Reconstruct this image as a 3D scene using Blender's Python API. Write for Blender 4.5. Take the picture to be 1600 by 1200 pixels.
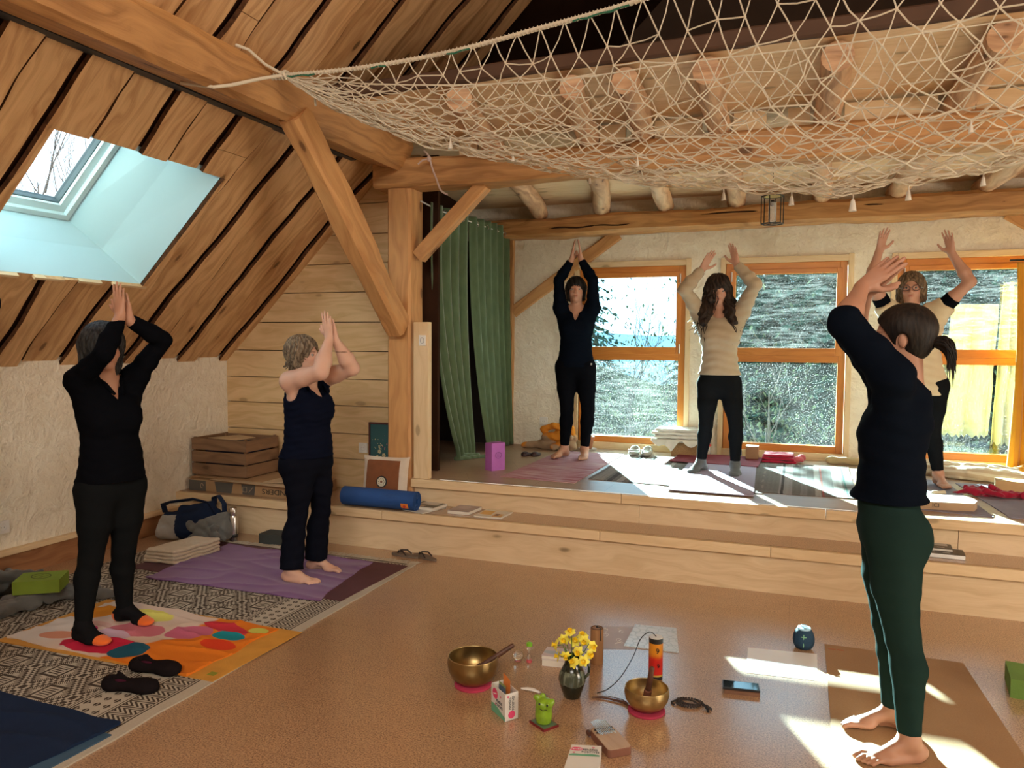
import bpy, bmesh, math, random
import numpy as np
from mathutils import Vector, Matrix, noise as mnoise

for _o in list(bpy.data.objects):
    bpy.data.objects.remove(_o)
SC = bpy.context.scene
COL = SC.collection
PI = math.pi
rnd = random.Random(7)

# ------------------------------------------------------------------ camera
def make_camera():
    yaw, pitch, roll = -0.354026, -0.054053, 0.0067465
    fw = Vector((math.sin(yaw)*math.cos(pitch), math.cos(yaw)*math.cos(pitch), math.sin(pitch)))
    r = Vector((math.cos(yaw), -math.sin(yaw), 0)); u = r.cross(fw)
    r2 = math.cos(roll)*r + math.sin(roll)*u
    u2 = -math.sin(roll)*r + math.cos(roll)*u
    m = Matrix((r2, u2, -fw)).transposed().to_4x4()
    m.translation = Vector((0, 0, 1.55))
    cd = bpy.data.cameras.new('camera')
    cd.sensor_width = 36; cd.lens = 36*1200/1600; cd.clip_start = 0.05; cd.clip_end = 500
    co = bpy.data.objects.new('camera', cd); COL.objects.link(co)
    co.matrix_world = m; SC.camera = co
make_camera()

# ------------------------------------------------------------------ view, world, sun, fill lights
SC.view_settings.view_transform = 'Standard'
SC.view_settings.look = 'None'
SC.view_settings.exposure = 1.0
SC.view_settings.gamma = 1.0
SC.view_settings.use_curve_mapping = False

def make_world():
    w = bpy.data.worlds.new('sky'); SC.world = w; w.use_nodes = True
    nt = w.node_tree; nt.nodes.clear()
    out = nt.nodes.new('ShaderNodeOutputWorld'); bg = nt.nodes.new('ShaderNodeBackground')
    tc = nt.nodes.new('ShaderNodeTexCoord'); sep = nt.nodes.new('ShaderNodeSeparateXYZ')
    cr = nt.nodes.new('ShaderNodeValToRGB')
    cr.color_ramp.elements[0].position = 0.0; cr.color_ramp.elements[0].color = (0.80, 0.93, 1.0, 1)
    cr.color_ramp.elements[1].position = 0.75; cr.color_ramp.elements[1].color = (0.72, 0.88, 1.0, 1)
    nt.links.new(tc.outputs['Generated'], sep.inputs[0]); nt.links.new(sep.outputs['Z'], cr.inputs[0])
    nt.links.new(cr.outputs[0], bg.inputs['Color']); bg.inputs['Strength'].default_value = 2.2
    nt.links.new(bg.outputs[0], out.inputs[0])
make_world()

def sun_light():
    el = math.radians(18.3)
    h = Vector((-0.42, 0.907, 0)).normalized()
    to = Vector((h.x*math.cos(el), h.y*math.cos(el), math.sin(el)))
    ld = bpy.data.lights.new('sun', 'SUN'); ld.energy = 62.0; ld.angle = math.radians(0.6); ld.color = (1.0, 0.90, 0.74)
    o = bpy.data.objects.new('sun', ld); COL.objects.link(o)
    o.rotation_euler = to.to_track_quat('Z', 'Y').to_euler(); o.location = to*30
sun_light()

def area_light(name, loc, target, sx, sy, power, color):
    ld = bpy.data.lights.new(name, 'AREA'); ld.shape = 'RECTANGLE'; ld.size = sx; ld.size_y = sy
    ld.energy = power; ld.color = color
    o = bpy.data.objects.new(name, ld); COL.objects.link(o); o.location = loc
    o.rotation_euler = (Vector(loc)-Vector(target)).to_track_quat('Z', 'Y').to_euler()
# added fill lights, unseen, behind and to the right of the viewer
area_light('fill_light_rear', (0.2, -2.35, 3.95), (-1.8, 3.6, 0.6), 2.8, 1.3, 85, (1.0, 0.88, 0.72))
area_light('fill_light_right', (5.1, 2.2, 1.75), (-2.5, 3.4, 1.2), 2.8, 1.5, 150, (1.0, 0.86, 0.68))

# ------------------------------------------------------------------ material expressions
class X:
    """tiny expression wrapper that writes math nodes"""
    def __init__(s, nt, v): s.nt = nt; s.v = v
    def _m(s, op, *a):
        n = s.nt.nodes.new('ShaderNodeMath'); n.operation = op
        for i, q in enumerate((s,)+a):
            q = q.v if isinstance(q, X) else q
            if isinstance(q, (int, float)): n.inputs[i].default_value = q
            else: s.nt.links.new(q, n.inputs[i])
        return X(s.nt, n.outputs[0])
    def __add__(s, o): return s._m('ADD', o)
    def __radd__(s, o): return s._m('ADD', o)
    def __sub__(s, o): return s._m('SUBTRACT', o)
    def __rsub__(s, o): return X(s.nt, o)._m('SUBTRACT', s)
    def __mul__(s, o): return s._m('MULTIPLY', o)
    def __rmul__(s, o): return s._m('MULTIPLY', o)
    def __truediv__(s, o): return s._m('DIVIDE', o)
    def fract(s): return s._m('FRACT')
    def floor(s): return s._m('FLOOR')
    def abs(s): return s._m('ABSOLUTE')
    def sin(s): return s._m('SINE')
    def gt(s, o): return s._m('GREATER_THAN', o)
    def lt(s, o): return s._m('LESS_THAN', o)
    def mn(s, o): return s._m('MINIMUM', o)
    def mx(s, o): return s._m('MAXIMUM', o)
    def pw(s, o): return s._m('POWER', o)
    def sqrt(s): return s._m('SQRT')
    def step(s, a, b):
        n = s.nt.nodes.new('ShaderNodeMapRange'); n.interpolation_type = 'SMOOTHSTEP'
        s.nt.links.new(s.v, n.inputs[0]); n.inputs[1].default_value = a; n.inputs[2].default_value = b
        return X(s.nt, n.outputs[0])

class M:
    def __init__(s, name, rough=0.6, spec=0.5, metal=0.0):
        s.m = bpy.data.materials.new(name); s.m.use_nodes = True; s.nt = s.m.node_tree
        s.b = s.nt.nodes['Principled BSDF']; s.out = s.nt.nodes['Material Output']
        s.set(rough=rough, spec=spec, metal=metal)
    def set(s, rough=None, spec=None, metal=None):
        if rough is not None: s.inp('Roughness', rough)
        if spec is not None: s.inp('Specular IOR Level', spec)
        if metal is not None: s.inp('Metallic', metal)
        return s
    def inp(s, k, v):
        if isinstance(v, X): v = v.v
        if isinstance(v, (int, float)): s.b.inputs[k].default_value = v
        elif isinstance(v, (tuple, list)): s.b.inputs[k].default_value = tuple(v)+((1,) if len(v) == 3 and s.b.inputs[k].type == 'RGBA' else ())
        else: s.nt.links.new(v, s.b.inputs[k])
        return s
    def uv(s, su=1.0, sv=1.0):
        n = s.nt.nodes.new('ShaderNodeTexCoord'); p = s.nt.nodes.new('ShaderNodeSeparateXYZ')
        s.nt.links.new(n.outputs['UV'], p.inputs[0])
        return X(s.nt, p.outputs[0])*su, X(s.nt, p.outputs[1])*sv
    def obj(s):
        n = s.nt.nodes.new('ShaderNodeTexCoord'); p = s.nt.nodes.new('ShaderNodeSeparateXYZ')
        s.nt.links.new(n.outputs['Object'], p.inputs[0])
        return X(s.nt, p.outputs[0]), X(s.nt, p.outputs[1]), X(s.nt, p.outputs[2])
    def vec(s, x, y, z=0.0):
        n = s.nt.nodes.new('ShaderNodeCombineXYZ')
        for i, q in enumerate((x, y, z)):
            q = q.v if isinstance(q, X) else q
            if isinstance(q, (int, float)): n.inputs[i].default_value = q
            else: s.nt.links.new(q, n.inputs[i])
        return n.outputs[0]
    def noise(s, vec, scale, detail=4, rough=0.55, dist=0.0):
        n = s.nt.nodes.new('ShaderNodeTexNoise'); n.inputs['Scale'].default_value = scale
        n.inputs['Detail'].default_value = detail; n.inputs['Roughness'].default_value = rough
        n.inputs['Distortion'].default_value = dist
        if vec is not None: s.nt.links.new(vec, n.inputs['Vector'])
        return X(s.nt, n.outputs[0])
    def voro(s, vec, scale, feature='F1'):
        n = s.nt.nodes.new('ShaderNodeTexVoronoi'); n.feature = feature; n.inputs['Scale'].default_value = scale
        s.nt.links.new(vec, n.inputs['Vector'])
        return X(s.nt, n.outputs['Distance']), n.outputs['Color'] if feature != 'DISTANCE_TO_EDGE' else None
    def ocoord(s):
        n = s.nt.nodes.new('ShaderNodeTexCoord'); return n.outputs['Object']
    def mix(s, f, a, b):
        n = s.nt.nodes.new('ShaderNodeMix'); n.data_type = 'RGBA'
        ins = (n.inputs[0], n.inputs[6], n.inputs[7])
        for i, q in zip(ins, (f, a, b)):
            q = q.v if isinstance(q, X) else q
            if isinstance(q, (int, float)): i.default_value = q if i.type == 'VALUE' else (q, q, q, 1)
            elif isinstance(q, (tuple, list)): i.default_value = tuple(q)+((1,) if len(q) == 3 else ())
            else: s.nt.links.new(q, i)
        return n.outputs[2]
    def col(s, c): return s.inp('Base Color', c)
    def bump(s, h, strength=0.3, dist=0.01):
        n = s.nt.nodes.new('ShaderNodeBump'); n.inputs['Strength'].default_value = strength
        n.inputs['Distance'].default_value = dist
        s.nt.links.new(h.v if isinstance(h, X) else h, n.inputs['Height'])
        s.nt.links.new(n.outputs[0], s.b.inputs['Normal']); return s

def plain(name, c, rough=0.6, spec=0.5, metal=0.0, var=0.12, scale=6.0, bump=0.0, bscale=60):
    m = M(name, rough, spec, metal)
    n = m.noise(m.ocoord(), scale, 3)
    m.col(m.mix(n.step(0.25, 0.75), tuple(q*(1-var) for q in c), tuple(min(1, q*(1+var)) for q in c)))
    if bump: m.bump(m.noise(m.ocoord(), bscale, 3), bump, 0.01)
    return m.m

def fabric(name, c, var=0.15, weave=260, bump=0.35, rough=0.92, fold=3.0):
    m = M(name, rough, 0.15 if max(c) > 0.03 else 0.03)
    n = m.noise(m.ocoord(), fold*3, 4); w = m.noise(m.ocoord(), weave, 2)
    m.col(m.mix(n*0.7+w*0.3, tuple(q*(1-var*1.6) for q in c), tuple(min(1, q*(1+var*1.6)) for q in c)))
    m.bump(w, bump, 0.002)
    m.inp('Sheen Weight', 0.25 if max(c) > 0.1 else 0.0)
    return m.m

def wood(name, light, dark, knot=0.9, grain=1.0, rough=0.55, ring=0.5, kscale=1.0):
    """pine: grain runs along UV u (metres); knots are small dark ovals with rings around them"""
    m = M(name, rough, 0.35); u, v = m.uv()
    warp = m.noise(m.vec(u*0.9, v*3.0), 1.6, 2)
    g = m.noise(m.vec(u*1.2*grain, v*28.0+warp*9.0), 1.5, 5, 0.6)
    fine = m.noise(m.vec(u*5.0, v*220.0), 1.0, 2)
    rings = ((v*24.0 + warp*14.0 + m.noise(m.vec(u*1.1, v*5.0), 1.0, 2)*5.0)*2.2).sin()*0.5+0.5
    kd, kc = m.voro(m.vec(u*2.4*kscale+warp*0.3, v*5.6*kscale), 1.0)
    tone = m.noise(m.vec(u*0.35, v*1.9), 1.0, 1)
    f = g*0.75 + rings*ring*0.42 + fine*0.28 + tone*0.5 - 0.42
    c1 = m.mix(f.step(0.15, 0.95), light, dark)
    halo = 1.0-kd.step(0.04, 0.36)
    c2 = m.mix(halo*0.6*knot, c1, dark)
    core = 1.0-kd.step(0.07, 0.135)
    c3 = m.mix(core*0.85*knot, c2, tuple(q*0.28 for q in dark))
    m.col(c3); m.bump(g*0.6+fine*0.4+rings*0.2, 0.25, 0.004)
    return m.m

W_ROOF = wood('roof_pine', (0.74, 0.46, 0.225), (0.40, 0.19, 0.07), kscale=1.0)
W_BEAM = wood('old_beam_pine', (0.56, 0.29, 0.11), (0.24, 0.10, 0.032), grain=0.8, kscale=0.8)
W_POST = wood('post_pine', (0.62, 0.33, 0.13), (0.36, 0.15, 0.05), grain=0.8)
W_LOG = wood('peeled_log', (0.68, 0.42, 0.24), (0.26, 0.11, 0.05), knot=1.0, kscale=1.6)
W_PALE = wood('pale_spruce', (0.74, 0.57, 0.37), (0.54, 0.37, 0.20), ring=0.35, kscale=0.9)
W_PART = wood('partition_spruce', (0.74, 0.53, 0.30), (0.50, 0.31, 0.13), ring=0.4, knot=0.5)
W_CEIL = wood('loft_boards', (0.82, 0.58, 0.35), (0.62, 0.38, 0.19), ring=0.3, knot=0.6)
W_FRAME = wood('window_larch', (0.62, 0.23, 0.045), (0.42, 0.12, 0.02), knot=0.1, ring=0.3, rough=0.35)
W_DARK = wood('baseboard_pine', (0.36, 0.17, 0.075), (0.20, 0.08, 0.035), knot=0.9)
W_TRIM = wood('trim_spruce', (0.76, 0.57, 0.35), (0.58, 0.39, 0.20), knot=0.6, ring=0.3)
GAP = plain('dark_gap', (0.035, 0.015, 0.008), 0.95, 0.1)
FOIL = plain('black_membrane', (0.012, 0.022, 0.035), 0.45)

def plaster():
    m = M('lime_plaster', 0.93, 0.15); o = m.ocoord()
    big = m.noise(o, 1.3, 3); mid = m.noise(o, 7.0, 5, 0.6, 1.2); fine = m.noise(o, 45.0, 3)
    pit = m.noise(o, 38.0, 2, 0.5, 0.8).step(0.60, 0.68); c = m.mix((big*0.4+mid*0.6).step(0.2, 0.8), (0.72, 0.62, 0.48), (0.90, 0.84, 0.71)); m.col(m.mix(pit*0.2, c, (0.42, 0.33, 0.23)))
    m.bump(mid*0.8+fine*0.3, 1.0, 0.03); return m.m
PLASTER = plaster()

def cork_floor():
    m = M('cork_floor', 0.34, 0.5); u, v = m.uv(); vec = m.vec(u, v)
    n = m.noise(vec, 9.0, 4); d, c = m.voro(vec, 95.0); sp = m.noise(vec, 150.0, 3, 0.7)
    c1 = m.mix((n*0.06+sp*0.94).step(0.30, 0.70), (0.15, 0.070, 0.032), (0.62, 0.38, 0.21))
    c2 = m.mix((1.0-d.step(0.15, 0.5))*0.35, c1, (0.62, 0.40, 0.22))
    seam = ((u/0.9).fract()-0.5).abs().gt(0.4985).mx(((v/0.6).fract()-0.5).abs().gt(0.498))
    m.col(m.mix(seam*0.35, c2, (0.08, 0.03, 0.015)))
    m.inp('Roughness', sp*0.16+0.34); m.inp('Coat Weight', 1.0); m.inp('Coat Roughness', 0.24); m.inp('Coat IOR', 1.62); m.bump(sp, 0.12, 0.002); return m.m
CORK = cork_floor()

def laminate():
    m = M('platform_boards', 0.38, 0.5); u, v = m.uv()
    b = (v/0.33).floor(); g = m.noise(m.vec(u*1.2+b*3.1, v*22.0), 1.6, 5)
    c = m.mix(g, (0.30, 0.19, 0.12), (0.46, 0.32, 0.215))
    seam = ((v/0.33).fract()-0.5).abs().gt(0.492).mx((((u+b*0.37)/0.62).fract()-0.5).abs().gt(0.496))
    m.col(m.mix(seam*0.5, c, (0.14, 0.08, 0.05))); m.bump(g, 0.1, 0.002); return m.m
LAM = laminate()

# ------------------------------------------------------------------ mesh builder
class MB:
    def __init__(s): s.v = []; s.f = []; s.uv = []; s.mi = []; s.mats = []; s.cur = 0
    def mat(s, m):
        if m not in s.mats: s.mats.append(m)
        s.cur = s.mats.index(m); return s
    def face(s, idx, uv=None):
        s.f.append(tuple(idx)); s.uv.append(uv if uv else [(0, 0)]*len(idx)); s.mi.append(s.cur)
    def quadp(s, pts, uv=None):
        b = len(s.v); s.v.extend([tuple(p) for p in pts]); s.face(range(b, b+len(pts)), uv)
    def box(s, x0, x1, y0, y1, z0, z1, axis=None, off=None):
        """axis = grain direction 0/1/2"""
        d = (x1-x0, y1-y0, z1-z0)
        if axis is None: axis = max(range(3), key=lambda i: d[i])
        oth = [i for i in range(3) if i != axis]
        ou, ov = off if off else (rnd.uniform(0, 20), rnd.uniform(0, 20))
        b = len(s.v)
        P = [(x, y, z) for z in (z0, z1) for y in (y0, y1) for x in (x0, x1)]
        s.v.extend(P)
        for fc in ((0, 2, 3, 1), (4, 5, 7, 6), (0, 1, 5, 4), (2, 6, 7, 3), (0, 4, 6, 2), (1, 3, 7, 5)):
            uv = [(P[i][axis]+ou, P[i][oth[0]]+P[i][oth[1]]*1.0+ov) for i in fc]
            s.face([b+i for i in fc], uv)
    def grid(s, P, uv=None, closed_u=False):
        """P[i][j] points"""
        b = len(s.v); n = len(P); m = len(P[0])
        for r in P: s.v.extend([tuple(p) for p in r])
        for i in range(n-1):
            for j in range(m if closed_u else m-1):
                k = (j+1) % m
                q = [(i, j), (i, k), (i+1, k), (i+1, j)]
                u = [uv[a][c] if c or not closed_u or j != m-1 else (uv[a][m] if len(uv[a]) > m else uv[a][c]) for a, c in q] if uv else None
                s.face([b+a*m+c for a, c in q], u)
    def tube(s, pts, r, n=8, caps=True, vs=1.0, uo=None, ell=None):
        pts = [Vector(p) for p in pts]; k = len(pts)
        rr = r if isinstance(r, (list, tuple)) else [r]*k
        uo = rnd.uniform(0, 10) if uo is None else uo
        t0 = (pts[1]-pts[0]).normalized()
        a = t0.orthogonal().normalized() if abs(t0.z) > 0.98 else t0.cross(Vector((0, 0, 1))).normalized()
        b = len(s.v); L = 0; Ls = []
        for i, p in enumerate(pts):
            t = (pts[min(i+1, k-1)]-pts[max(i-1, 0)]).normalized()
            a = (a-t*a.dot(t)).normalized(); c = t.cross(a)
            if i: L += (p-pts[i-1]).length
            Ls.append(L); e = ell or (1, 1)
            for j in range(n):
                th = 2*PI*j/n
                s.v.append(tuple(p+rr[i]*(math.cos(th)*e[0]*a+math.sin(th)*e[1]*c)))
        for i in range(k-1):
            for j in range(n):
                q = (j+1) % n
                vv = [2*PI*rr[i]*w/n*vs+uo for w in (j, j+1)]
                s.face([b+i*n+j, b+i*n+q, b+(i+1)*n+q, b+(i+1)*n+j],
                       [(Ls[i]+uo, vv[0]), (Ls[i]+uo, vv[1]), (Ls[i+1]+uo, vv[1]), (Ls[i+1]+uo, vv[0])])
        if caps:
            s.face([b+j for j in range(n)][::-1], [(uo+rr[0]*math.cos(2*PI*j/n), uo+rr[0]*math.sin(2*PI*j/n)) for j in range(n)][::-1])
            s.face([b+(k-1)*n+j for j in range(n)], [(uo+rr[-1]*math.cos(2*PI*j/n), uo+rr[-1]*math.sin(2*PI*j/n)) for j in range(n)])
    def lathe(s, prof, c=(0, 0, 0), n=32, cap0=True, cap1=True):
        b = len(s.v); k = len(prof)
        for r, z in prof:
            for j in range(n):
                th = 2*PI*j/n; s.v.append((c[0]+r*math.cos(th), c[1]+r*math.sin(th), c[2]+z))
        for i in range(k-1):
            for j in range(n):
                q = (j+1) % n
                s.face([b+i*n+j, b+i*n+q, b+(i+1)*n+q, b+(i+1)*n+j],
                       [(j/n, prof[i][1]), ((j+1)/n, prof[i][1]), ((j+1)/n, prof[i+1][1]), (j/n, prof[i+1][1])])
        if cap0: s.face([b+j for j in range(n)][::-1])
        if cap1: s.face([b+(k-1)*n+j for j in range(n)])
    def ball(s, c, r, n=16, m=10, sc=(1, 1, 1)):
        P = []
        for i in range(m+1):
            t = PI*i/m; q = max(math.sin(t), 0.002)
            P.append([(c[0]+r*sc[0]*q*math.cos(2*PI*j/n), c[1]+r*sc[1]*q*math.sin(2*PI*j/n), c[2]-r*sc[2]*math.cos(t)) for j in range(n)])
        s.grid(P, None, True)
    def prism(s, outline, z0, z1, frame=None):
        """outline (x,y) extruded; frame = function mapping local (x,y,z) to world"""
        f = frame or (lambda x, y, z: (x, y, z)); n = len(outline); b = len(s.v)
        for z in (z0, z1):
            for x, y in outline: s.v.append(tuple(f(x, y, z)))
        s.face([b+i for i in range(n)][::-1], [tuple(outline[i]) for i in range(n)][::-1])
        s.face([b+n+i for i in range(n)], [tuple(p) for p in outline])
        for i in range(n):
            q = (i+1) % n
            s.face([b+i, b+q, b+n+q, b+n+i], [outline[i], outline[q], (outline[q][0], outline[q][1]+z1-z0), (outline[i][0], outline[i][1]+z1-z0)])
    def build(s, name, m=None, parent=None, smooth=True, bevel=0.0, loc=None, auto=40):
        me = bpy.data.meshes.new(name); me.from_pydata(s.v, [], s.f)
        ul = me.uv_layers.new(name='UVMap')
        flat = [c for f in s.uv for p in f for c in p]
        ul.data.foreach_set('uv', flat)
        if m is not None: me.materials.append(m)
        else:
            for q in s.mats: me.materials.append(q)
            me.polygons.foreach_set('material_index', s.mi)
        me.update()
        if smooth:
            me.polygons.foreach_set('use_smooth', [True]*len(s.f))
            try: me.set_sharp_from_angle(angle=math.radians(auto))
            except Exception: pass
        o = bpy.data.objects.new(name, me); COL.objects.link(o)
        if parent is not None: o.parent = parent
        if loc is not None: o.location = loc
        if bevel:
            b = o.modifiers.new('bevel', 'BEVEL'); b.width = bevel; b.segments = 2; b.limit_method = 'ANGLE'; b.harden_normals = False
        return o

def thing(name, label, cat, loc=(0, 0, 0), rz=0.0, group=None):
    o = bpy.data.objects.new(name, None); o.empty_display_size = 0.1; COL.objects.link(o)
    o.location = loc; o.rotation_euler = (0, 0, rz); o['label'] = label; o['category'] = cat
    if group: o['group'] = group
    return o
def tag(o, label, cat, group=None, kind=None):
    o['label'] = label; o['category'] = cat
    if group: o['group'] = group
    if kind: o['kind'] = kind
    return o
def struct(o, label=None, cat=None):
    o['kind'] = 'structure'
    if label: o['label'] = label
    if cat: o['category'] = cat
    return o

def beam(name, p0, p1, w, h, m, up=(0, 0, 1), wob=0.008, parent=None, seg=26, seed=0, bev=0.012, taper=1.0):
    """hand hewn timber with slightly uneven faces; p0, p1 on its centre line, w across, h along up"""
    p0 = Vector(p0); p1 = Vector(p1); t = (p1-p0).normalized(); L = (p1-p0).length
    a = t.cross(Vector(up)).normalized(); u = a.cross(t).normalized()
    prof = []
    for cx, cy in ((-1, -1), (1, -1), (1, 1), (-1, 1)):
        if cx*cy > 0: q = [(cx*(1-2*bev/w), cy), (cx, cy*(1-2*bev/h))]
        else: q = [(cx, cy*(1-2*bev/h)), (cx*(1-2*bev/w), cy)]
        if (cx, cy) == (-1, -1): q = [(-1, -1+2*bev/h), (-1+2*bev/w, -1)]
        if (cx, cy) == (1, -1): q = [(1-2*bev/w, -1), (1, -1+2*bev/h)]
        if (cx, cy) == (1, 1): q = [(1, 1-2*bev/h), (1-2*bev/w, 1)]
        if (cx, cy) == (-1, 1): q = [(-1+2*bev/w, 1), (-1, 1-2*bev/h)]
        prof += q
    n = len(prof); b = MB(); rows = []; uvs = []
    per = [0]
    for j in range(n):
        x0, y0 = prof[j]; x1, y1 = prof[(j+1) % n]
        per.append(per[-1]+math.hypot((x1-x0)*w/2, (y1-y0)*h/2))
    o1, o2 = rnd.uniform(0, 30), rnd.uniform(0, 30)
    for i in range(seg+1):
        s_ = i/seg; row = []; k = 1+(taper-1)*s_
        bow = mnoise.noise(Vector((s_*L*0.6, seed*7.7, 1.3)))*wob*2.0
        for j, (x, y) in enumerate(prof):
            q = (j//2)
            wn = mnoise.noise(Vector((s_*L*1.7, q*3.1, seed+9.1)))*wob + mnoise.noise(Vector((s_*L*6, q*5.1, seed+2.1)))*wob*0.4
            row.append(p0+t*(L*s_)+a*(x*(w/2*k+wn)+bow)+u*(y*(h/2*k+wn)+bow*0.7))
        rows.append(row); uvs.append([(s_*L+o1, per[j]+o2) for j in range(n+1)])
    b.grid(rows, uvs, True)
    for r, rev in ((rows[0], False), (rows[-1], True)):
        uv = [(o1+prof[j][0]*0.02, o2+prof[j][1]*h*0.5) for j in range(n)]
        b.quadp(r[::-1] if not rev else r, uv)
    return b.build(name, m, parent, auto=30)
# ================================================================== the room shell
ZR0, SR, XL = 1.41, 0.97, -4.79          # eave height, roof pitch, left wall
XR, RIDGE = 5.39, 0.30
def roofz(x): return ZR0+SR*(x-XL)
ANG = math.atan(SR)
YB, YW = -2.5, 7.45

b = MB(); n = 1
b.quadp([(-5.2, YB-0.2, 0), (5.6, YB-0.2, 0), (5.6, 5.3, 0), (-5.2, 5.3, 0)], [(-5.2, YB), (5.6, YB), (5.6, 5.3), (-5.2, 5.3)])
b.quadp([(-5.2, YB-0.2, -0.2), (-5.2, 5.3, -0.2), (5.6, 5.3, -0.2), (5.6, YB-0.2, -0.2)])
struct(b.build('floor', CORK, smooth=False), 'brown speckled cork floor', 'floor')

# left wall (plaster), corner with the partition is a little uneven
def rough_wall(name, p0, pu, pv, nu, nv, depth, m, amp=0.006, nrm=None, holes=None):
    b = MB(); p0 = Vector(p0); pu = Vector(pu); pv = Vector(pv); nn = Vector(nrm)
    P = []; U = []
    for i in range(nv+1):
        r = []; q = []
        for j in range(nu+1):
            p = p0+pu*(j/nu)+pv*(i/nv)
            r.append(p+nn*mnoise.noise(p*1.8)*amp+nn*mnoise.noise(p*6)*amp*0.4); q.append((j/nu*pu.length, i/nv*pv.length))
        P.append(r); U.append(q)
    b.grid(P, U)
    back = [p0-nn*depth, p0+pu-nn*depth, p0+pu+pv-nn*depth, p0+pv-nn*depth]
    b.quadp(back[::-1])
    ring = [p0, p0+pu, p0+pu+pv, p0+pv]
    for k in range(4):
        b.quadp([ring[k], back[k], back[(k+1) % 4], ring[(k+1) % 4]])
    return b.build(name, m)
struct(rough_wall('wall_left', (XL, YB, 0.15), (0, 8.12, 0), (0, 0, 1.30), 90, 14, 0.25, PLASTER, nrm=(1, 0, 0)), 'cream lime plastered knee wall', 'wall')
# baseboard: dark board below a thin pale ledge
b = MB(); b.box(XL-0.02, XL+0.035, YB, 5.58, 0.0, 0.15, 1, (0.7, 3)); o = b.build('baseboard_left', W_DARK, smooth=False); struct(o)
b = MB()
P = []
b.box(XL-0.02, XL+0.05, YB, 5.58, 0.15, 0.185, 1, (4, 9)); struct(b.build('trim_1', W_TRIM, smooth=False, bevel=0.006))

# partition of wide horizontal boards, closing the bay at the back left
b = MB(); z = 0.26; hs = [0.30, 0.215, 0.235, 0.225, 0.235, 0.245, 0.25, 0.235, 0.24, 0.25, 0.25, 0.25]
for i, hh in enumerate(hs):
    z1 = z+hh-0.007
    xt0, xt1 = XL+(max(z, ZR0)-ZR0)/SR-0.02, XL+(max(z1, ZR0)-ZR0)/SR-0.02
    xl0 = XL-0.05 if z < ZR0 else xt0
    xl1 = XL-0.05 if z1 < ZR0 else xt1
    if xl1 > -2.9: break
    off = (rnd.uniform(0, 9), rnd.uniform(0, 9)); Yf = 5.58+rnd.uniform(-0.003, 0.003)
    fr = [(xl0, Yf, z), (-2.86, Yf, z), (-2.86, Yf, z1), (xl1, Yf, z1)]
    bk = [(p[0], 5.62, p[2]) for p in fr]
    uvf = lambda q: [(p[0]+off[0], p[2]+off[1]) for p in q]
    b.quadp(fr, uvf(fr)); b.quadp(bk[::-1], uvf(bk[::-1]))
    for k in range(4):
        q = [fr[k], bk[k], bk[(k+1) % 4], fr[(k+1) % 4]]; b.quadp(q[::-1], [(p[0]+off[0], p[1]+off[1]) for p in q[::-1]])
    z += hh
struct(b.build('wall_back_left', W_PART, smooth=False), 'partition of wide horizontal spruce boards', 'wall')
b = MB(); b.box(XL-0.1, -2.72, 5.62, 5.66, 0.0, 3.2); struct(b.build('wall_backing', GAP, smooth=False))

# ---- window wall with three openings
wins = [(-2.09, -0.95), (-0.68, 0.46), (0.76, 1.90)]; WZ0, WZ1 = 0.50, 2.345
def plaster_cell(b, x0, x1, z0, z1):
    nu = max(2, int((x1-x0)/0.08)); nv = max(2, int((z1-z0)/0.08))
    P = []
    for i in range(nv+1):
        r = []
        for j in range(nu+1):
            p = Vector((x0+(x1-x0)*j/nu, YW, z0+(z1-z0)*i/nv)); q = Vector((p.x*1.6, 3.3, p.z*1.6))
            r.append((p.x, p.y-mnoise.noise(q)*0.006-mnoise.noise(q*4)*0.003-0.002, p.z))
        P.append(r)
    b.grid(P)
b = MB()
xs = [-3.9]+[v for w in wins for v in w]+[5.6]
for i in range(0, len(xs), 2): plaster_cell(b, xs[i], xs[i+1], 0.45, 3.1)
for (x0, x1) in wins: plaster_cell(b, x0, x1, WZ1, 3.1)
for (x0, x1) in wins: b.box(x0, x1, YW, YW+0.32, 0.0, WZ0)
for i in range(0, len(xs), 2): b.box(xs[i], xs[i+1], YW+0.01, YW+0.32, 0, 3.1)
for (x0, x1) in wins: b.box(x0, x1, YW+0.01, YW+0.32, WZ1, 3.1)
W3 = b
struct(b.build('wall_window', PLASTER), 'rough cream plaster wall with three windows', 'wall')

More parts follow.
